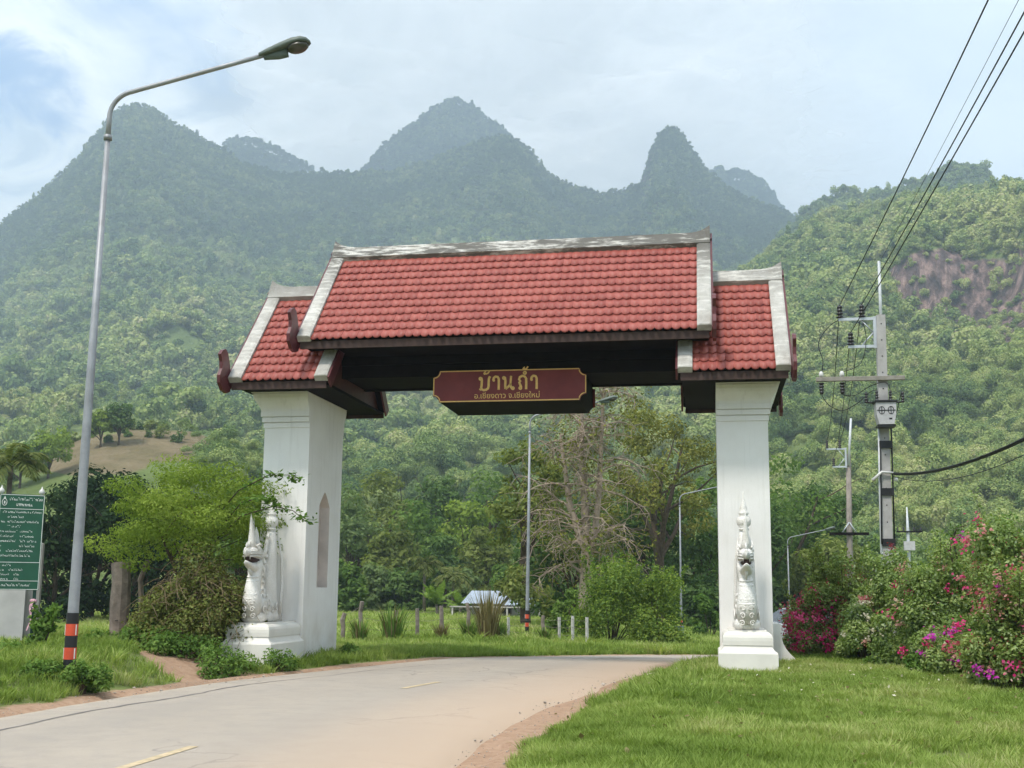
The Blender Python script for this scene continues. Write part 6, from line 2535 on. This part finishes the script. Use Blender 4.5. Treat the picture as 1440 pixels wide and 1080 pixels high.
# transformer: tank tapering to its foot, lid, radiator rounds, bushings
tk = MB()
tk.prism([(-0.30, 6.72), (-0.29, 6.40), (-0.23, 6.12), (0.16, 6.12), (0.22, 6.40), (0.23, 6.72)], 'y', -0.62, -0.16)
tank = tk.build('transformer', TRAFO, UP)
m = MB()
m.box(-0.335, 0.265, -0.66, -0.14, 6.725, 6.78, bev=0.008)
m.build('lid', BLACKP, tank)
m = MB()
m.box(-0.27, 0.20, -0.60, -0.18, 6.055, 6.118)
m.build('foot', BLACKP, tank)
for cx in (-0.155, 0.085):
    m = MB()
    pts = [(cx + 0.075 * math.cos(R(a)), -0.628, 6.50 + 0.105 * math.sin(R(a))) for a in range(0, 360, 30)]
    m.loft(pts + [pts[0]], [0.008] * 13, 4)
    m.box(cx - 0.12, cx + 0.12, -0.6325, -0.619, 6.49, 6.51)
    m.box(cx - 0.008, cx + 0.008, -0.633, -0.619, 6.40, 6.60)
    pass
    tag(m.build('stencil_mark', BLACKP, tank), kind='stuff')
m = MB()
m.box(0.03, 0.11, -0.628, -0.618, 6.25, 6.29)
m.build('plate', BLACKP, tank)
for cx, zz in ((-0.52, 6.74), (-0.24, 6.785), (0.12, 6.785), (0.44, 6.74)):
    m = MB()
    insulator(m, cx, -0.40, zz, 0.30, 0.055)
    m.build('bushing', INSUL, tank)
m = MB()
for sx in (-1, 1):
    m.loft([(sx * 0.26 - 0.04, -0.40, 6.74), (sx * 0.50 - 0.03, -0.40, 6.76)], [0.025, 0.025], 5)
m.build('bushing_bracket', BLACKP, tank)
for z in (5.62, 4.32, 2.95):
    m = MB()
    m.box(-0.19 - 0.03 * (6 - z) / 3, 0.16 - 0.03 * (6 - z) / 3, -0.185, 0.185, z - 0.10, z + 0.10)
    m.build('strap', BLACKP, UP)
m = MB()
m.loft([(-0.18, -0.12, 6.1), (-0.22, -0.13, 4.4), (-0.30, -0.15, z0 - 0.2)], [0.035, 0.035, 0.035], 6)
m.build('conduit', PALESTEEL, UP)
m = MB()
m.loft([(0.15, -0.12, 6.9), (0.13, -0.14, 5.0), (0.10, -0.15, 3.0)], [0.028, 0.022, 0.022], 5)
m.loft([(-0.17, -0.18, 5.6), (-0.20, -0.19, 4.3), (-0.24, -0.2, 2.9)], [0.02, 0.02, 0.02], 5)
m.build('down_cable', CABLE, UP)
m = MB()
m.loft([(-0.42, -0.25, 4.62), (-0.16, -0.22, 4.86), (0.14, -0.22, 4.83)], [0.05, 0.035, 0.03], 7)
m.lathe([(0.05, 0), (0.06, 0.05), (0.03, 0.12)], 8, (0.20, -0.2, 4.60))
m.build('cable_clamp', CAPWHITE, UP)
# jumper leads between line, fuses and transformer
def lead(pts, r=0.011):
    P = [Vector(p) for p in pts]
    out = []
    for i in range(len(P) - 1):
        p0, p1, p2, p3 = P[max(i - 1, 0)], P[i], P[i + 1], P[min(i + 2, len(P) - 1)]
        for t in (0, 0.25, 0.5, 0.75):
            out.append(0.5 * ((2 * p1) + (-p0 + p2) * t + (2 * p0 - 5 * p1 + 4 * p2 - p3) * t * t + (-p0 + 3 * p1 - 3 * p2 + p3) * t ** 3))
    out.append(P[-1])
    m = MB()
    m.loft(out, [r] * len(out), 4)
    return m.build('jumper_lead', CABLE, UP)


lead([(-1.12, -0.02, 9.2), (-1.45, -0.1, 8.95), (-1.72, -0.15, 8.5), (-1.62, -0.18, 8.0), (-1.66, -0.19, 7.66)])
lead([(-0.50, -0.02, 9.2), (-0.42, -0.1, 8.6), (-0.60, -0.15, 7.9), (-1.10, -0.19, 7.66)])
lead([(-1.68, -0.19, 7.02), (-1.5, -0.25, 6.72), (-1.15, -0.3, 6.56), (-0.75, -0.35, 6.75), (-0.40, -0.4, 7.05), (-0.24, -0.4, 7.10)])
lead([(-1.12, -0.19, 7.02), (-0.8, -0.28, 6.98), (-0.4, -0.33, 7.22), (0.0, -0.36, 7.32), (0.12, -0.4, 7.10)])
lead([(0.44, -0.4, 7.04), (0.36, -0.35, 6.85), (0.30, -0.3, 6.55), (0.20, -0.25, 6.3)])

# second pole, farther down the road
P2 = spot(1199, 60)
g2 = gz(*P2)
UP2 = empty('utility_pole', (P2[0], P2[1], 0), 0, 'slimmer brownish power pole standing farther off, left of the transformer pole', 'utility pole')
m = MB()
m.loft([(-0.08, 0, g2 - 0.5), (0.12, 0, 8.5)], [0.17, 0.125], 4)
m.build('pole', OLDCONC, UP2)
m = MB()
m.loft([(0.10, -0.1, 7.9), (0.30, -0.1, 10.3)], [0.07, 0.06], 6)
m.build('top_pipe', PALESTEEL, UP2)
bracket_frame(UP2, 8.75, 7.85, -0.95, -0.68, 0.02, -0.12)
for x, z in ((-0.92, 8.79), (-0.3, 8.79), (-0.62, 7.89)):
    insulator(MB(), x, -0.12, z, 0.40, 0.09).build('insulator', INSUL, UP2)
m = MB()
m.box(-0.95, 0.95, -0.24, -0.12, 4.42, 4.56)
m.build('crossarm', BLACK, UP2)
m = MB()
m.loft([(-0.32, -0.2, 4.55), (0.02, -0.18, 5.05)], [0.03, 0.03], 4)
m.loft([(0.34, -0.2, 4.55), (0.04, -0.18, 5.05)], [0.03, 0.03], 4)
m.build('brace', BRACKET, UP2)
P3 = spot(1283, 110)
g3 = gz(*P3)
UP3 = empty('utility_pole', (P3[0], P3[1], 0), 0, 'farthest power pole, only its pale tip and crossarm above the bougainvillea', 'utility pole')
m = MB()
m.loft([(0, 0, g3 - 0.5), (0, 0, 7.0), (0, 0, 9.3)], [0.2, 0.15, 0.06], 6)
m.build('pole', PALESTEEL, UP3)
m = MB()
m.box(-1.0, 1.25, -0.25, -0.14, 7.0, 7.13)
m.build('crossarm', BLACK, UP3)
for x in (-0.9, -0.4, 0.5, 1.1):
    insulator(MB(), x, -0.2, 7.14, 0.34, 0.09).build('insulator', INSUL, UP3)
m = MB()
m.box(-0.45, 0.5, -0.5, -0.15, 5.4, 6.2)
m.build('transformer', TRAFO, UP3)

# ------------------------------------------------------------------ power lines: every conductor is a thing of its own
def power_line(a, b, sag, label, r=0.012):
    m = MB()
    sag_wire(m, a, b, sag, r, 20)
    return tag(m.build('power_line', CABLE), label, 'power line', 'power lines on the concrete poles')


Q = (POLE_X, POLE_Y)
far = lambda u, v, h, sc=2.9: (lambda a, e: (CAM[0] + (h - CAM[2]) / e * math.sin(a), CAM[1] + (h - CAM[2]) / e * math.cos(a)))(*elev(u, v))
def line_through(a, u, v, h, ext, sag, label, r=0.012):
    x, y = far(u, v, h)
    d = Vector((x - a[0], y - a[1], h - a[2]))
    b = Vector(a) + d * ext
    return power_line(a, b, sag, label, r)


line_through((Q[0] - 1.10, Q[1], 9.60), 1384, 0, 9.55, 1.5, 0.12, 'overhead wire from the outermost left insulator, apart from the others')
line_through((Q[0] - 0.50, Q[1], 9.60), 1441, 4, 9.5, 1.5, 0.12, 'upper of two close overhead wires running to the bracket end near the pole')
line_through((Q[0] - 0.83, Q[1], 8.80), 1444, 28, 9.0, 1.5, 0.10, 'lower of two close overhead wires, ending on the lower bracket insulator')
line_through((Q[0] + 0.05, Q[1] + 0.16, 10.85), 1428, 0, 10.6, 1.5, 0.1, 'hair-thin overhead earth wire from the pipe on top of the pole', 0.005)
power_line((Q[0] - 1.10, Q[1], 9.6), (P2[0] - 0.92, P2[1] - 0.12, 9.2), 0.7, 'left wire dropping from the transformer pole to the slimmer pole')
power_line((Q[0] - 0.50, Q[1], 9.6), (P2[0] - 0.3, P2[1] - 0.12, 9.2), 0.7, 'right wire dropping from the transformer pole to the slimmer pole')
power_line((Q[0] - 0.83, Q[1], 8.8), (P2[0] - 0.62, P2[1] - 0.12, 8.3), 0.6, 'middle wire dropping from the transformer pole to the slimmer pole')


def cable_bundle():
    a = Vector((Q[0] + 0.14, Q[1] - 0.2, 4.83))
    e1, t1 = elev(1440, 572)
    b = Vector((CAM[0] + 21.5 * math.sin(e1), CAM[1] + 21.5 * math.cos(e1), CAM[2] + 21.5 * t1))
    end = a + (b - a) * 2.2
    end.z += 0.9
    root = empty('cable_bundle', (0, 0, 0), 0, 'thick sagging bundle of black telephone cables running to the right', 'cable')
    rnd = random.Random(2)
    for k in range(4):
        m = MB()
        o = Vector((rnd.uniform(-.03, .03), rnd.uniform(-.03, .03), rnd.uniform(-.045, .045)))
        sag_wire(m, a + o, end + o * 1.3, 0.95 + rnd.uniform(-.03, .03), rnd.uniform(0.014, 0.024), 22)
        m.build('cable', CABLE, root)
    m = MB()
    sag_wire(m, a + Vector((0, 0, -0.1)), end + Vector((0.5, 2.0, 0.6)), 1.35, 0.009, 20, 4)
    m.build('drop_wire', CABLE, root)


cable_bundle()

# ------------------------------------------------------------------ notice board, stone slab, ribbon
GREEN = plain('dark_green_board_paint', (0.014, 0.085, 0.048), 0.45, 0.4, 0, 0.12, 4)
GREENPOST = plain('dark_green_post_paint', (0.012, 0.05, 0.035), 0.5, 0.4, 0, 0.15, 4)
LETTER = plain('white_lettering', (0.68, 0.70, 0.66), 0.6, 0.3)
SLABM = plain('stained_grey_plaster', (0.50, 0.485, 0.47), 0.85, 0.15, 0, 0.16, 1.6, 0.1)
PINK = plain('pink_white_ribbon_cloth', (0.62, 0.36, 0.42), 0.8, 0.1, 0, 0.4, 30)


def notice_board():
    a = Vector((-8.56, -4.72, 0))
    b = Vector((-7.92, -4.30, 0))
    c = (a + b) / 2
    g = gz(c.x, c.y)
    rz = math.atan2(b.y - a.y, b.x - a.x)
    w = (b - a).length
    root = empty('notice_board', (c.x, c.y, g), rz, 'tall narrow green notice board with white Thai text and finials on its posts', 'sign board')
    zb, zt = 1.50 - g, 3.24 - g
    mb = MB()
    mb.box(-w / 2, w / 2, -0.018, 0.018, zb, zt)
    bd = mb.build('board', GREEN, root)
    fr = MB()
    y = -0.0225
    t = 0.010
    for z in (zb + 0.013, zt - 0.013, zt - 0.27, zb + 0.165, zb + 0.50):
        fr.box(-w / 2 + 0.012, w / 2 - 0.012, y, -0.0185, z - t / 2, z + t / 2)
    for x in (-w / 2 + 0.012, w / 2 - 0.012):
        fr.box(x - t / 2, x + t / 2, y - 0.001, -0.0185, zb + 0.02, zt - 0.02)
    fr.build('border', LETTER, bd)
    tx = MB()
    rnd = random.Random(12)
    def words(x0, x1, z, h, gap=0.25):
        x = x0
        while x < x1:
            wd = rnd.uniform(0.006, 0.015) * h / 0.03
            if rnd.random() > gap * 0.4:
                hh = h * rnd.uniform(0.6, 1.0)
                k = rnd.random()
                if k < 0.45:                   # upright with a foot
                    tx.box(x, x + wd * 0.4, y, -0.0185, z, z + hh)
                    tx.box(x + wd * 0.4, x + wd, y, -0.0185, z, z + hh * 0.3)
                elif k < 0.8:
                    tx.box(x, x + wd, y, -0.0185, z + hh * 0.6, z + hh)
                    tx.box(x + wd * 0.6, x + wd, y, -0.0185, z, z + hh * 0.6)
                else:
                    tx.box(x, x + wd, y, -0.0185, z + h * 1.05, z + h * 1.3)
            x += wd * 1.25
    L, Rr = -w / 2 + 0.05, w / 2 - 0.05
    words(L + 0.12, Rr, zt - 0.115, 0.042, 0.1)
    words(L + 0.24, Rr - 0.16, zt - 0.215, 0.05, 0.1)
    z = zt - 0.345
    rows = [(0, .12, .16, 1.0), (None, 0, .16, .55), (0, .1, .16, .95), (None, 0, .16, .5), (0, .42, .5, .82), (0, .35, .5, .85), (0, .40, .5, .92), (0, .05, .5, .88), (0, .04, .18, .85), (0, .78, 0, 0)]
    W = Rr - L
    for a0, a1, b0, b1 in rows:
        if a0 is not None and a1 > a0:
            words(L + a0 * W, L + a1 * W, z, 0.03)
        if b1 > b0:
            words(L + b0 * W, L + b1 * W, z, 0.03)
        z -= 0.088
    z = zb + 0.43
    for a1, b0, b1 in ((.32, 0, 0), (.15, .28, .62), (.30, .42, .55), (.28, .42, .54)):
        words(L, L + a1 * W, z, 0.028)
        if b1 > b0:
            words(L + b0 * W, L + b1 * W, z, 0.028)
        z -= 0.082
    words(L + 0.08, Rr - 0.10, zb + 0.07, 0.034, 0.1)
    tag(tx.build('lettering', LETTER, bd), kind='stuff')
    em = MB()
    ex, ez = L + 0.035, zt - 0.15
    ring = [(ex + 0.040 * math.cos(R(a2)), y, ez + 0.062 * math.sin(R(a2))) for a2 in range(0, 360, 30)]
    em.loft(ring + [ring[0]], [0.006] * 13, 4)
    em.box(ex - 0.012, ex + 0.012, y, -0.0185, ez - 0.03, ez + 0.02)
    em.prism([(ex - 0.02, ez + 0.068), (ex + 0.02, ez + 0.068), (ex, ez + 0.115)], 'y', y, -0.0185)
    em.build('emblem', LETTER, bd)
    for x in (-w / 2 + 0.02, w / 2 - 0.06):
        mb = MB()
        mb.box(x - 0.03, x + 0.03, 0.02, 0.08, -0.3, zt - 0.01)
        po = mb.build('post', GREENPOST, root)
        fn = MB()
        fn.lathe([(0.03, 0), (0.012, 0.015), (0.045, 0.035), (0.055, 0.065), (0.04, 0.10), (0.015, 0.13), (0.005, 0.17)], 10, (x, 0.05, zt - 0.01))
        fn.build('finial', CAPWHITE, po)
    return root, c, rz, g, w


NB, nbc, nbr, nbg, nbw = notice_board()
rp = Vector((nbw / 2 - 0.06, 0.05, 0))
rpw = Matrix.Rotation(nbr, 3, 'Z') @ rp + nbc
RB = MB()
rb_ = random.Random(5)
for k, (dx, dz, L2) in enumerate(((-.01, 0, .52), (.03, .02, .22), (.0, .05, .30))):
    pts = [(dx + 0.03 * math.sin(q * 5 + k), -0.045 - 0.01 * q, dz - L2 * q / 6) for q in range(7)]
    for q in range(6):
        a, b2 = pts[q], pts[q + 1]
        RB.add([(a[0] - .014, a[1], a[2]), (a[0] + .014, a[1] - .006, a[2]), (b2[0] + .014, b2[1] - .006, b2[2]), (b2[0] - .014, b2[1], b2[2])], [(0, 1, 2, 3)])
for k in range(2):
    pts = [(0.045 * math.cos(R(a)), 0.045 * math.sin(R(a)), 0.02 * k) for a in range(0, 361, 45)]
    RB.loft(pts, [(0.008, 0.02)] * 9, 4)
RB.ball((0.0, -0.055, 0.01), 0.035, 7, 4, (1.5, .6, 1))
tag(RB.build('ribbon', PINK, None, (rpw.x, rpw.y, nbg + 0.92)), 'pink and white cloth ribbon tied round the notice board post', 'ribbon')


def stone_slab():
    x, y = spot(26, 25.3)
    g = gz(x, y)
    root = empty('stone_slab', (x, y, g), 0.42, 'stained white and grey plastered slab wall standing behind the green notice board', 'wall')
    mb = MB()
    mb.box(-0.62, 0.19, -0.12, 0.18, -0.3, 1.62, bev=0.015)
    mb.build('front_panel', SLABM, root)
    mb = MB()
    mb.box(0.195, 0.44, -0.02, 0.22, -0.3, 1.98, bev=0.015)
    mb.build('side_pier', plain('grey_bare_cement', (0.30, 0.285, 0.265), 0.9, 0.1, 0, 0.2, 2, 0.1), root)


stone_slab()

# ------------------------------------------------------------------ posts and the field fence
POSTW = plain('weathered_post_wood', (0.22, 0.185, 0.155), 0.95, 0.1, 0, 0.35, 6, 0.4)
POSTC = plain('pale_concrete_post', (0.48, 0.46, 0.42), 0.9, 0.1, 0, 0.2, 5, 0.2)


def rough_post(mb, h, r, seed, lean=0.03, sides=7):
    rnd = random.Random(seed)
    pts = [(0, 0, -0.3)] + [(rnd.uniform(-lean, lean) * q, rnd.uniform(-lean, lean) * q, h * q) for q in (0.25, 0.5, 0.75, 1.0)]
    mb.loft(pts, [r * rnd.uniform(0.92, 1.08) for _ in pts], sides, smooth=False)
    return mb


x, y = spot(173, 26.5)
gp = empty('gate_post', (x, y, gz(x, y)), 0.2, 'thick weathered grey wooden post at the end of the drive', 'post')
mb = MB()
rough_post(mb, 1.72, 0.20, 3, 0.04, 9)
mb.build('post', POSTW, gp)
mb = MB()
mb.loft([(0.0, -0.21, 0.5), (0.21, 0, 0.52), (0, 0.21, 0.5), (-0.21, 0, 0.5), (0, -0.21, 0.5)], [0.008] * 5, 4)
mb.loft([(0.0, -0.21, 1.25), (0.21, 0, 1.27), (0, 0.21, 1.25), (-0.21, 0, 1.25), (0, -0.21, 1.25)], [0.008] * 5, 4)
mb.build('wire_loop', CABLE, gp)
x, y = spot(204, 27.5)
tag(rough_post(MB(), 1.72, 0.06, 8, 0.1).build('thin_post', POSTW, None, (x, y, gz(x, y))), 'thin leaning wooden stake beside the thick gate post', 'post')

FN = empty('field_fence', (0, 0, 0), 0, 'wire fence of uneven wooden and pale concrete posts along the green field', 'fence')
posts = []
for i, (u, d, vt, kind) in enumerate(((486, 39.0, 862, 0), (511, 39.5, 846, 0), (560, 40.5, 858, 0), (590, 41.5, 856, 0), (625, 42, 852, 0), (661, 43, 848, 0), (692, 43.5, 858, 0),
                                      (718, 44, 868, 1), (767, 43, 866, 0), (789, 42.5, 868, 1), (808, 41.5, 866, 1), (828, 40.5, 868, 1))):
    x, y = spot(u, d)
    g = gz(x, y)
    h = bend_z(u, vt, d) - g
    mb = rough_post(MB(), h, 0.075 if kind == 0 else 0.055, 20 + i, 0.06 if kind == 0 else 0.01, 6 if kind == 0 else 4)
    p = mb.build('post', POSTC if kind else POSTW, FN, (x, y, g))
    posts.append((x, y, g, h))
for f in (0.35, 0.62, 0.88):
    mb = MB()
    for a, b2 in zip(posts[:-1], posts[1:]):
        mb.loft([(a[0], a[1] - 0.08, a[2] + a[3] * f), ((a[0] + b2[0]) / 2, (a[1] + b2[1]) / 2 - 0.08, (a[2] + b2[2]) / 2 + (a[3] + b2[3]) / 2 * f - 0.03), (b2[0], b2[1] - 0.08, b2[2] + b2[3] * f)], [0.006] * 3, 3)
    mb.build('wire', POSTW, FN)

# ------------------------------------------------------------------ house across the field
TIN = plain('grey_blue_tin_roof', (0.36, 0.41, 0.47), 0.45, 0.5, 0.3, 0.12, 1.2)
HWALL = plain('dim_house_plaster', (0.42, 0.40, 0.37), 0.85, 0.1, 0, 0.15, 1)
x0h, y0h = spot(707, 88)
gh = -0.55
HS = empty('farm_house', (x0h, y0h, gh), -0.12, 'low farm house with a grey-blue tin roof beyond the fenced field', 'house')
mb = MB()
mb.box(-2.4, 1.8, 0.2, 4.0, -0.3, 1.1)
mb.build('wall', HWALL, HS)
for nm, xa, xb, zc, zr2, y1, y2 in (('roof', -3.0, 0.2, 1.05, 2.0, -0.6, 4.4), ('roof', 0.35, 3.0, 0.95, 1.75, -0.4, 4.2)):
    mb = MB()
    ym = (y1 + y2) / 2
    n = 26
    for k in range(n):                         # corrugated sheets: ridges down the slope
        xk0, xk1 = xa + (xb - xa) * k / n, xa + (xb - xa) * (k + 1) / n
        up = 0.035 if k % 2 else 0.0
        for ya, za, yb, zb2 in ((y1, zc, ym, zr2), (y2, zc, ym, zr2)):
            mb.add([(xk0, ya, za + up), (xk1, ya, za + 0.035 - up), (xk1, yb, zb2 + 0.035 - up), (xk0, yb, zb2 + up)], [(0, 1, 2, 3)])
    mb.build(nm, TIN, HS)
mb = MB()
mb.box(-3.6, 3.7, -1.4, -0.55, 0.78, 0.86)
mb.build('porch_roof', HWALL, HS)
for px_ in (-3.4, -1.2, 0.9, 3.4):
    mb = MB()
    mb.box(px_ - 0.06, px_ + 0.06, -1.35, -1.23, -0.3, 0.78)
    mb.build('porch_post', POSTC, HS)
for wx in (-1.5, 0.4):
    mb = MB()
    mb.box(wx - 0.4, wx + 0.4, 0.14, 0.199, 0.3, 0.95)
    w_ = mb.build('window', POSTW, HS)
    mb = MB()
    mb.box(wx - 0.33, wx + 0.33, 0.12, 0.138, 0.36, 0.89)
    mb.build('pane', BLACKP, w_)

# ------------------------------------------------------------------ small blue board by the far lamp
x, y = spot(953, 66)
bs = empty('roadside_board', (x, y, gz(x, y)), 0.0, 'small slatted blue board at the foot of the thin far lamp', 'sign')
BLUE = plain('faded_blue_paint', (0.10, 0.16, 0.24), 0.6, 0.3, 0, 0.2, 5)
zt_ = bend_z(953, 880, 66) - gz(x, y)
for k in range(4):
    mb = MB()
    mb.box(-0.42, 0.42, -0.02, 0.02, zt_ - 0.14 - 0.16 * k, zt_ - 0.02 - 0.16 * k)
    mb.build('slat', BLUE, bs)
for sx in (-0.3, 0.3):
    mb = MB()
    mb.box(sx - 0.03, sx + 0.03, 0.021, 0.07, -0.3, zt_)
    mb.build('post', POSTW, bs)

# ------------------------------------------------------------------ parked car half hidden between pillar and bougainvillea
def car(xy, rz, label):
    SILVER = plain('silver_car_paint', (0.50, 0.52, 0.54), 0.25, 0.6, 0.5, 0.03, 1)
    GLASS = plain('dark_car_glass', (0.02, 0.025, 0.03), 0.05, 0.7)
    RUB = plain('tyre_rubber', (0.02, 0.02, 0.02), 0.85, 0.1)
    g = gz(*xy)
    root = empty('parked_car', (xy[0], xy[1], g), rz, label, 'car')
    # side outline (x forward), extruded with tumblehome
    side = [(-2.0, 0.35), (-2.05, 0.7), (-1.95, 1.0), (-1.75, 1.08), (-1.35, 1.50), (-0.2, 1.56), (0.45, 1.50), (1.15, 1.05), (1.85, 0.90), (2.05, 0.70), (2.05, 0.38), (1.6, 0.28), (-1.6, 0.28)]
    def half(z):
        return 0.82 if z < 0.95 else 0.82 - (z - 0.95) * 0.32
    mb = MB()
    n = len(side)
    vs = [(px_, half(pz), pz) for px_, pz in side] + [(px_, -half(pz), pz) for px_, pz in side]
    fs = [tuple(range(n)), tuple(range(2 * n - 1, n - 1, -1))]
    fs += [((i + 1) % n, i, n + i, n + (i + 1) % n) for i in range(n)]
    mb.add(vs, fs)
    body_ = mb.build('body', SILVER, root)
    bv = body_.modifiers.new('soft', 'BEVEL')
    bv.width = 0.06
    bv.segments = 2
    def pane(pts, name):
        m_ = MB()
        m_.add(pts, [tuple(range(len(pts)))])
        m_.build(name, GLASS, root)
    pane([(1.12, 0.70, 1.085), (1.12, -0.70, 1.085), (0.50, -0.60, 1.485), (0.50, 0.60, 1.485)], 'windscreen')
    pane([(-1.74, 0.68, 1.11), (-1.40, 0.60, 1.47), (-1.40, -0.60, 1.47), (-1.74, -0.68, 1.11)], 'rear_window')
    for sy in (-1, 1):
        for xa, xb, xc, xd in ((-1.55, -0.45, -0.45, -1.25), (-0.38, 0.95, 0.42, -0.38)):
            pane([(xa, sy * 0.81, 1.06), (xb, sy * 0.81, 1.06), (xc, sy * 0.675, 1.47), (xd, sy * 0.675, 1.47)], 'side_window')
        m_ = MB()
        m_.box(1.85, 2.055, sy * 0.62 - 0.14, sy * 0.62 + 0.14, 0.68, 0.82, bev=0.02)
        m_.build('headlight', CAPWHITE, root)
        m_ = MB()
        m_.box(-2.075, -1.95, sy * 0.65 - 0.12, sy * 0.65 + 0.12, 0.70, 0.95, bev=0.02)
        m_.build('tail_light', ORANGE, root)
        m_ = MB()
        m_.box(0.72, 0.86, sy * 0.92 - 0.09, sy * 0.92 + 0.09, 1.02, 1.16, bev=0.02)
        m_.build('mirror', SILVER, root)
        for wx in (-1.28, 1.30):
            m_ = MB()
            mt = Matrix.Translation((wx, sy * 0.74, 0.31)) @ Matrix.Rotation(R(90), 4, 'X')
            m_.lathe([(0.20, -0.10), (0.30, -0.10), (0.315, -0.06), (0.315, 0.06), (0.30, 0.10), (0.20, 0.10)], 18, (0, 0, 0), mt)
            wh = m_.build('wheel', RUB, root)
            m_ = MB()
            m_.lathe([(0.0, -0.09), (0.19, -0.105), (0.20, -0.08), (0.20, 0.08), (0.19, 0.105), (0.0, 0.09)], 14, (0, 0, 0), mt)
            m_.build('rim', STEEL, wh)
    return root


car((7.05, 13.6), R(205), 'silver car on the road, mostly hidden between the right pillar and magenta bougainvillea')
# ------------------------------------------------------------------ cloud over the summits, its unseen near part added for shade (above the air box)
def build_cloud():
    na, nr = 200, 170
    a = np.linspace(az(-420) - 0.45, az(1330), na)
    r = np.linspace(650, 6200, nr)
    A, RR = np.meshgrid(a, r, indexing='ij')
    X, Y = CAM[0] + RR * np.sin(A), CAM[1] + RR * np.cos(A)
    n = fbm(X * 0.0016 + 3, Y * 0.0016 + 8, 5)
    f = fbm(X * 0.006 + 11, Y * 0.006, 4)
    # covers the summits; its edge is ragged, and it thins to the right and far left
    side = sstep(az(-400) - 0.40, az(-400) - 0.12, A + 0.10 * (n - 0.5)) * sstep(az(1290), az(960), A + 0.16 * (n - 0.5))
    near = sstep(720, 1080, RR + 900 * (n - 0.5))  # near edge set overhead, out of view, to shade the upper slopes
    left_open = 1 - sstep(2300, 3000, RR) * sstep(az(420), az(250), A + 0.12 * (n - 0.5) + 0.05 * (f - 0.5))
    far = sstep(6200, 5200, RR)
    dens = side * near * far * left_open
    dens = np.clip(dens * (0.62 + 1.1 * (n - 0.35)), 0, 1)
    base = 1345 + 150 * (1 - dens) + 120 * (f - 0.4) * dens + 45 * (fbm(X * 0.018, Y * 0.018 + 4, 3) - 0.5)
    base = np.maximum(base, 1318)
    top = base + 30 + 330 * dens * (0.6 + n)
    def b(t):
        at = t.node('ShaderNodeAttribute', attribute_name='dens').outputs['Fac']
        pos = t.node('ShaderNodeNewGeometry').outputs['Position']
        nz = t.noise(pos, 0.004, 6, 0.6)
        al = t.mapr(t.math('ADD', at, t.math('MULTIPLY', t.math('SUBTRACT', nz, 0.5), 0.7)), 0.0, 0.85, 0, 0.72, True)
        d = t.node('ShaderNodeBsdfDiffuse', {0: (0.88, 0.89, 0.90, 1)})
        tr = t.node('ShaderNodeBsdfTranslucent', {0: (0.87, 0.89, 0.91, 1)})
        m = t.node('ShaderNodeMixShader', {0: 0.62, 1: d.outputs[0], 2: tr.outputs[0]})
        tp = t.node('ShaderNodeBsdfTransparent')
        return t.node('ShaderNodeMixShader', {0: al, 1: tp.outputs[0], 2: m.outputs[0]}).outputs[0]
    mat = material('shading_cloud', b)
    V = np.concatenate([np.stack([X, Y, base], -1).reshape(-1, 3), np.stack([X, Y, top], -1).reshape(-1, 3)])
    i = np.arange(na * nr).reshape(na, nr)
    q = np.stack([i[:-1, :-1], i[:-1, 1:], i[1:, 1:], i[1:, :-1]], -1).reshape(-1, 4)
    F2 = np.concatenate([q[:, ::-1], q + na * nr])
    me = bpy.data.meshes.new('cloud')
    me.from_pydata(V.tolist(), [], F2.tolist())
    at = me.attributes.new('dens', 'FLOAT', 'POINT')
    at.data.foreach_set('value', np.tile(dens.ravel(), 2).astype(np.float32))
    me.materials.append(mat)
    me.polygons.foreach_set('use_smooth', np.ones(len(F2), dtype=bool))
    tag(link('cloud', me), kind='structure')


build_cloud()
# ------------------------------------------------------------------ the air: one even volume round everything
def build_haze():
    m = bpy.data.materials.new('humid_air')
    m.use_nodes = True
    t = NT(m.node_tree)
    t.n.clear()
    v = t.node('ShaderNodeVolumePrincipled', {'Color': (0.67, 0.82, 0.995, 1), 'Density': HAZE_DENSITY, 'Anisotropy': 0.25})
    out = t.node('ShaderNodeOutputMaterial')
    t.l.new(v.outputs[0], out.inputs['Volume'])
    mb = MB()
    mb.box(-4700, 4700, -3100, 5300, -6, 1300)
    tag(mb.build('haze', m), kind='stuff')


build_haze()
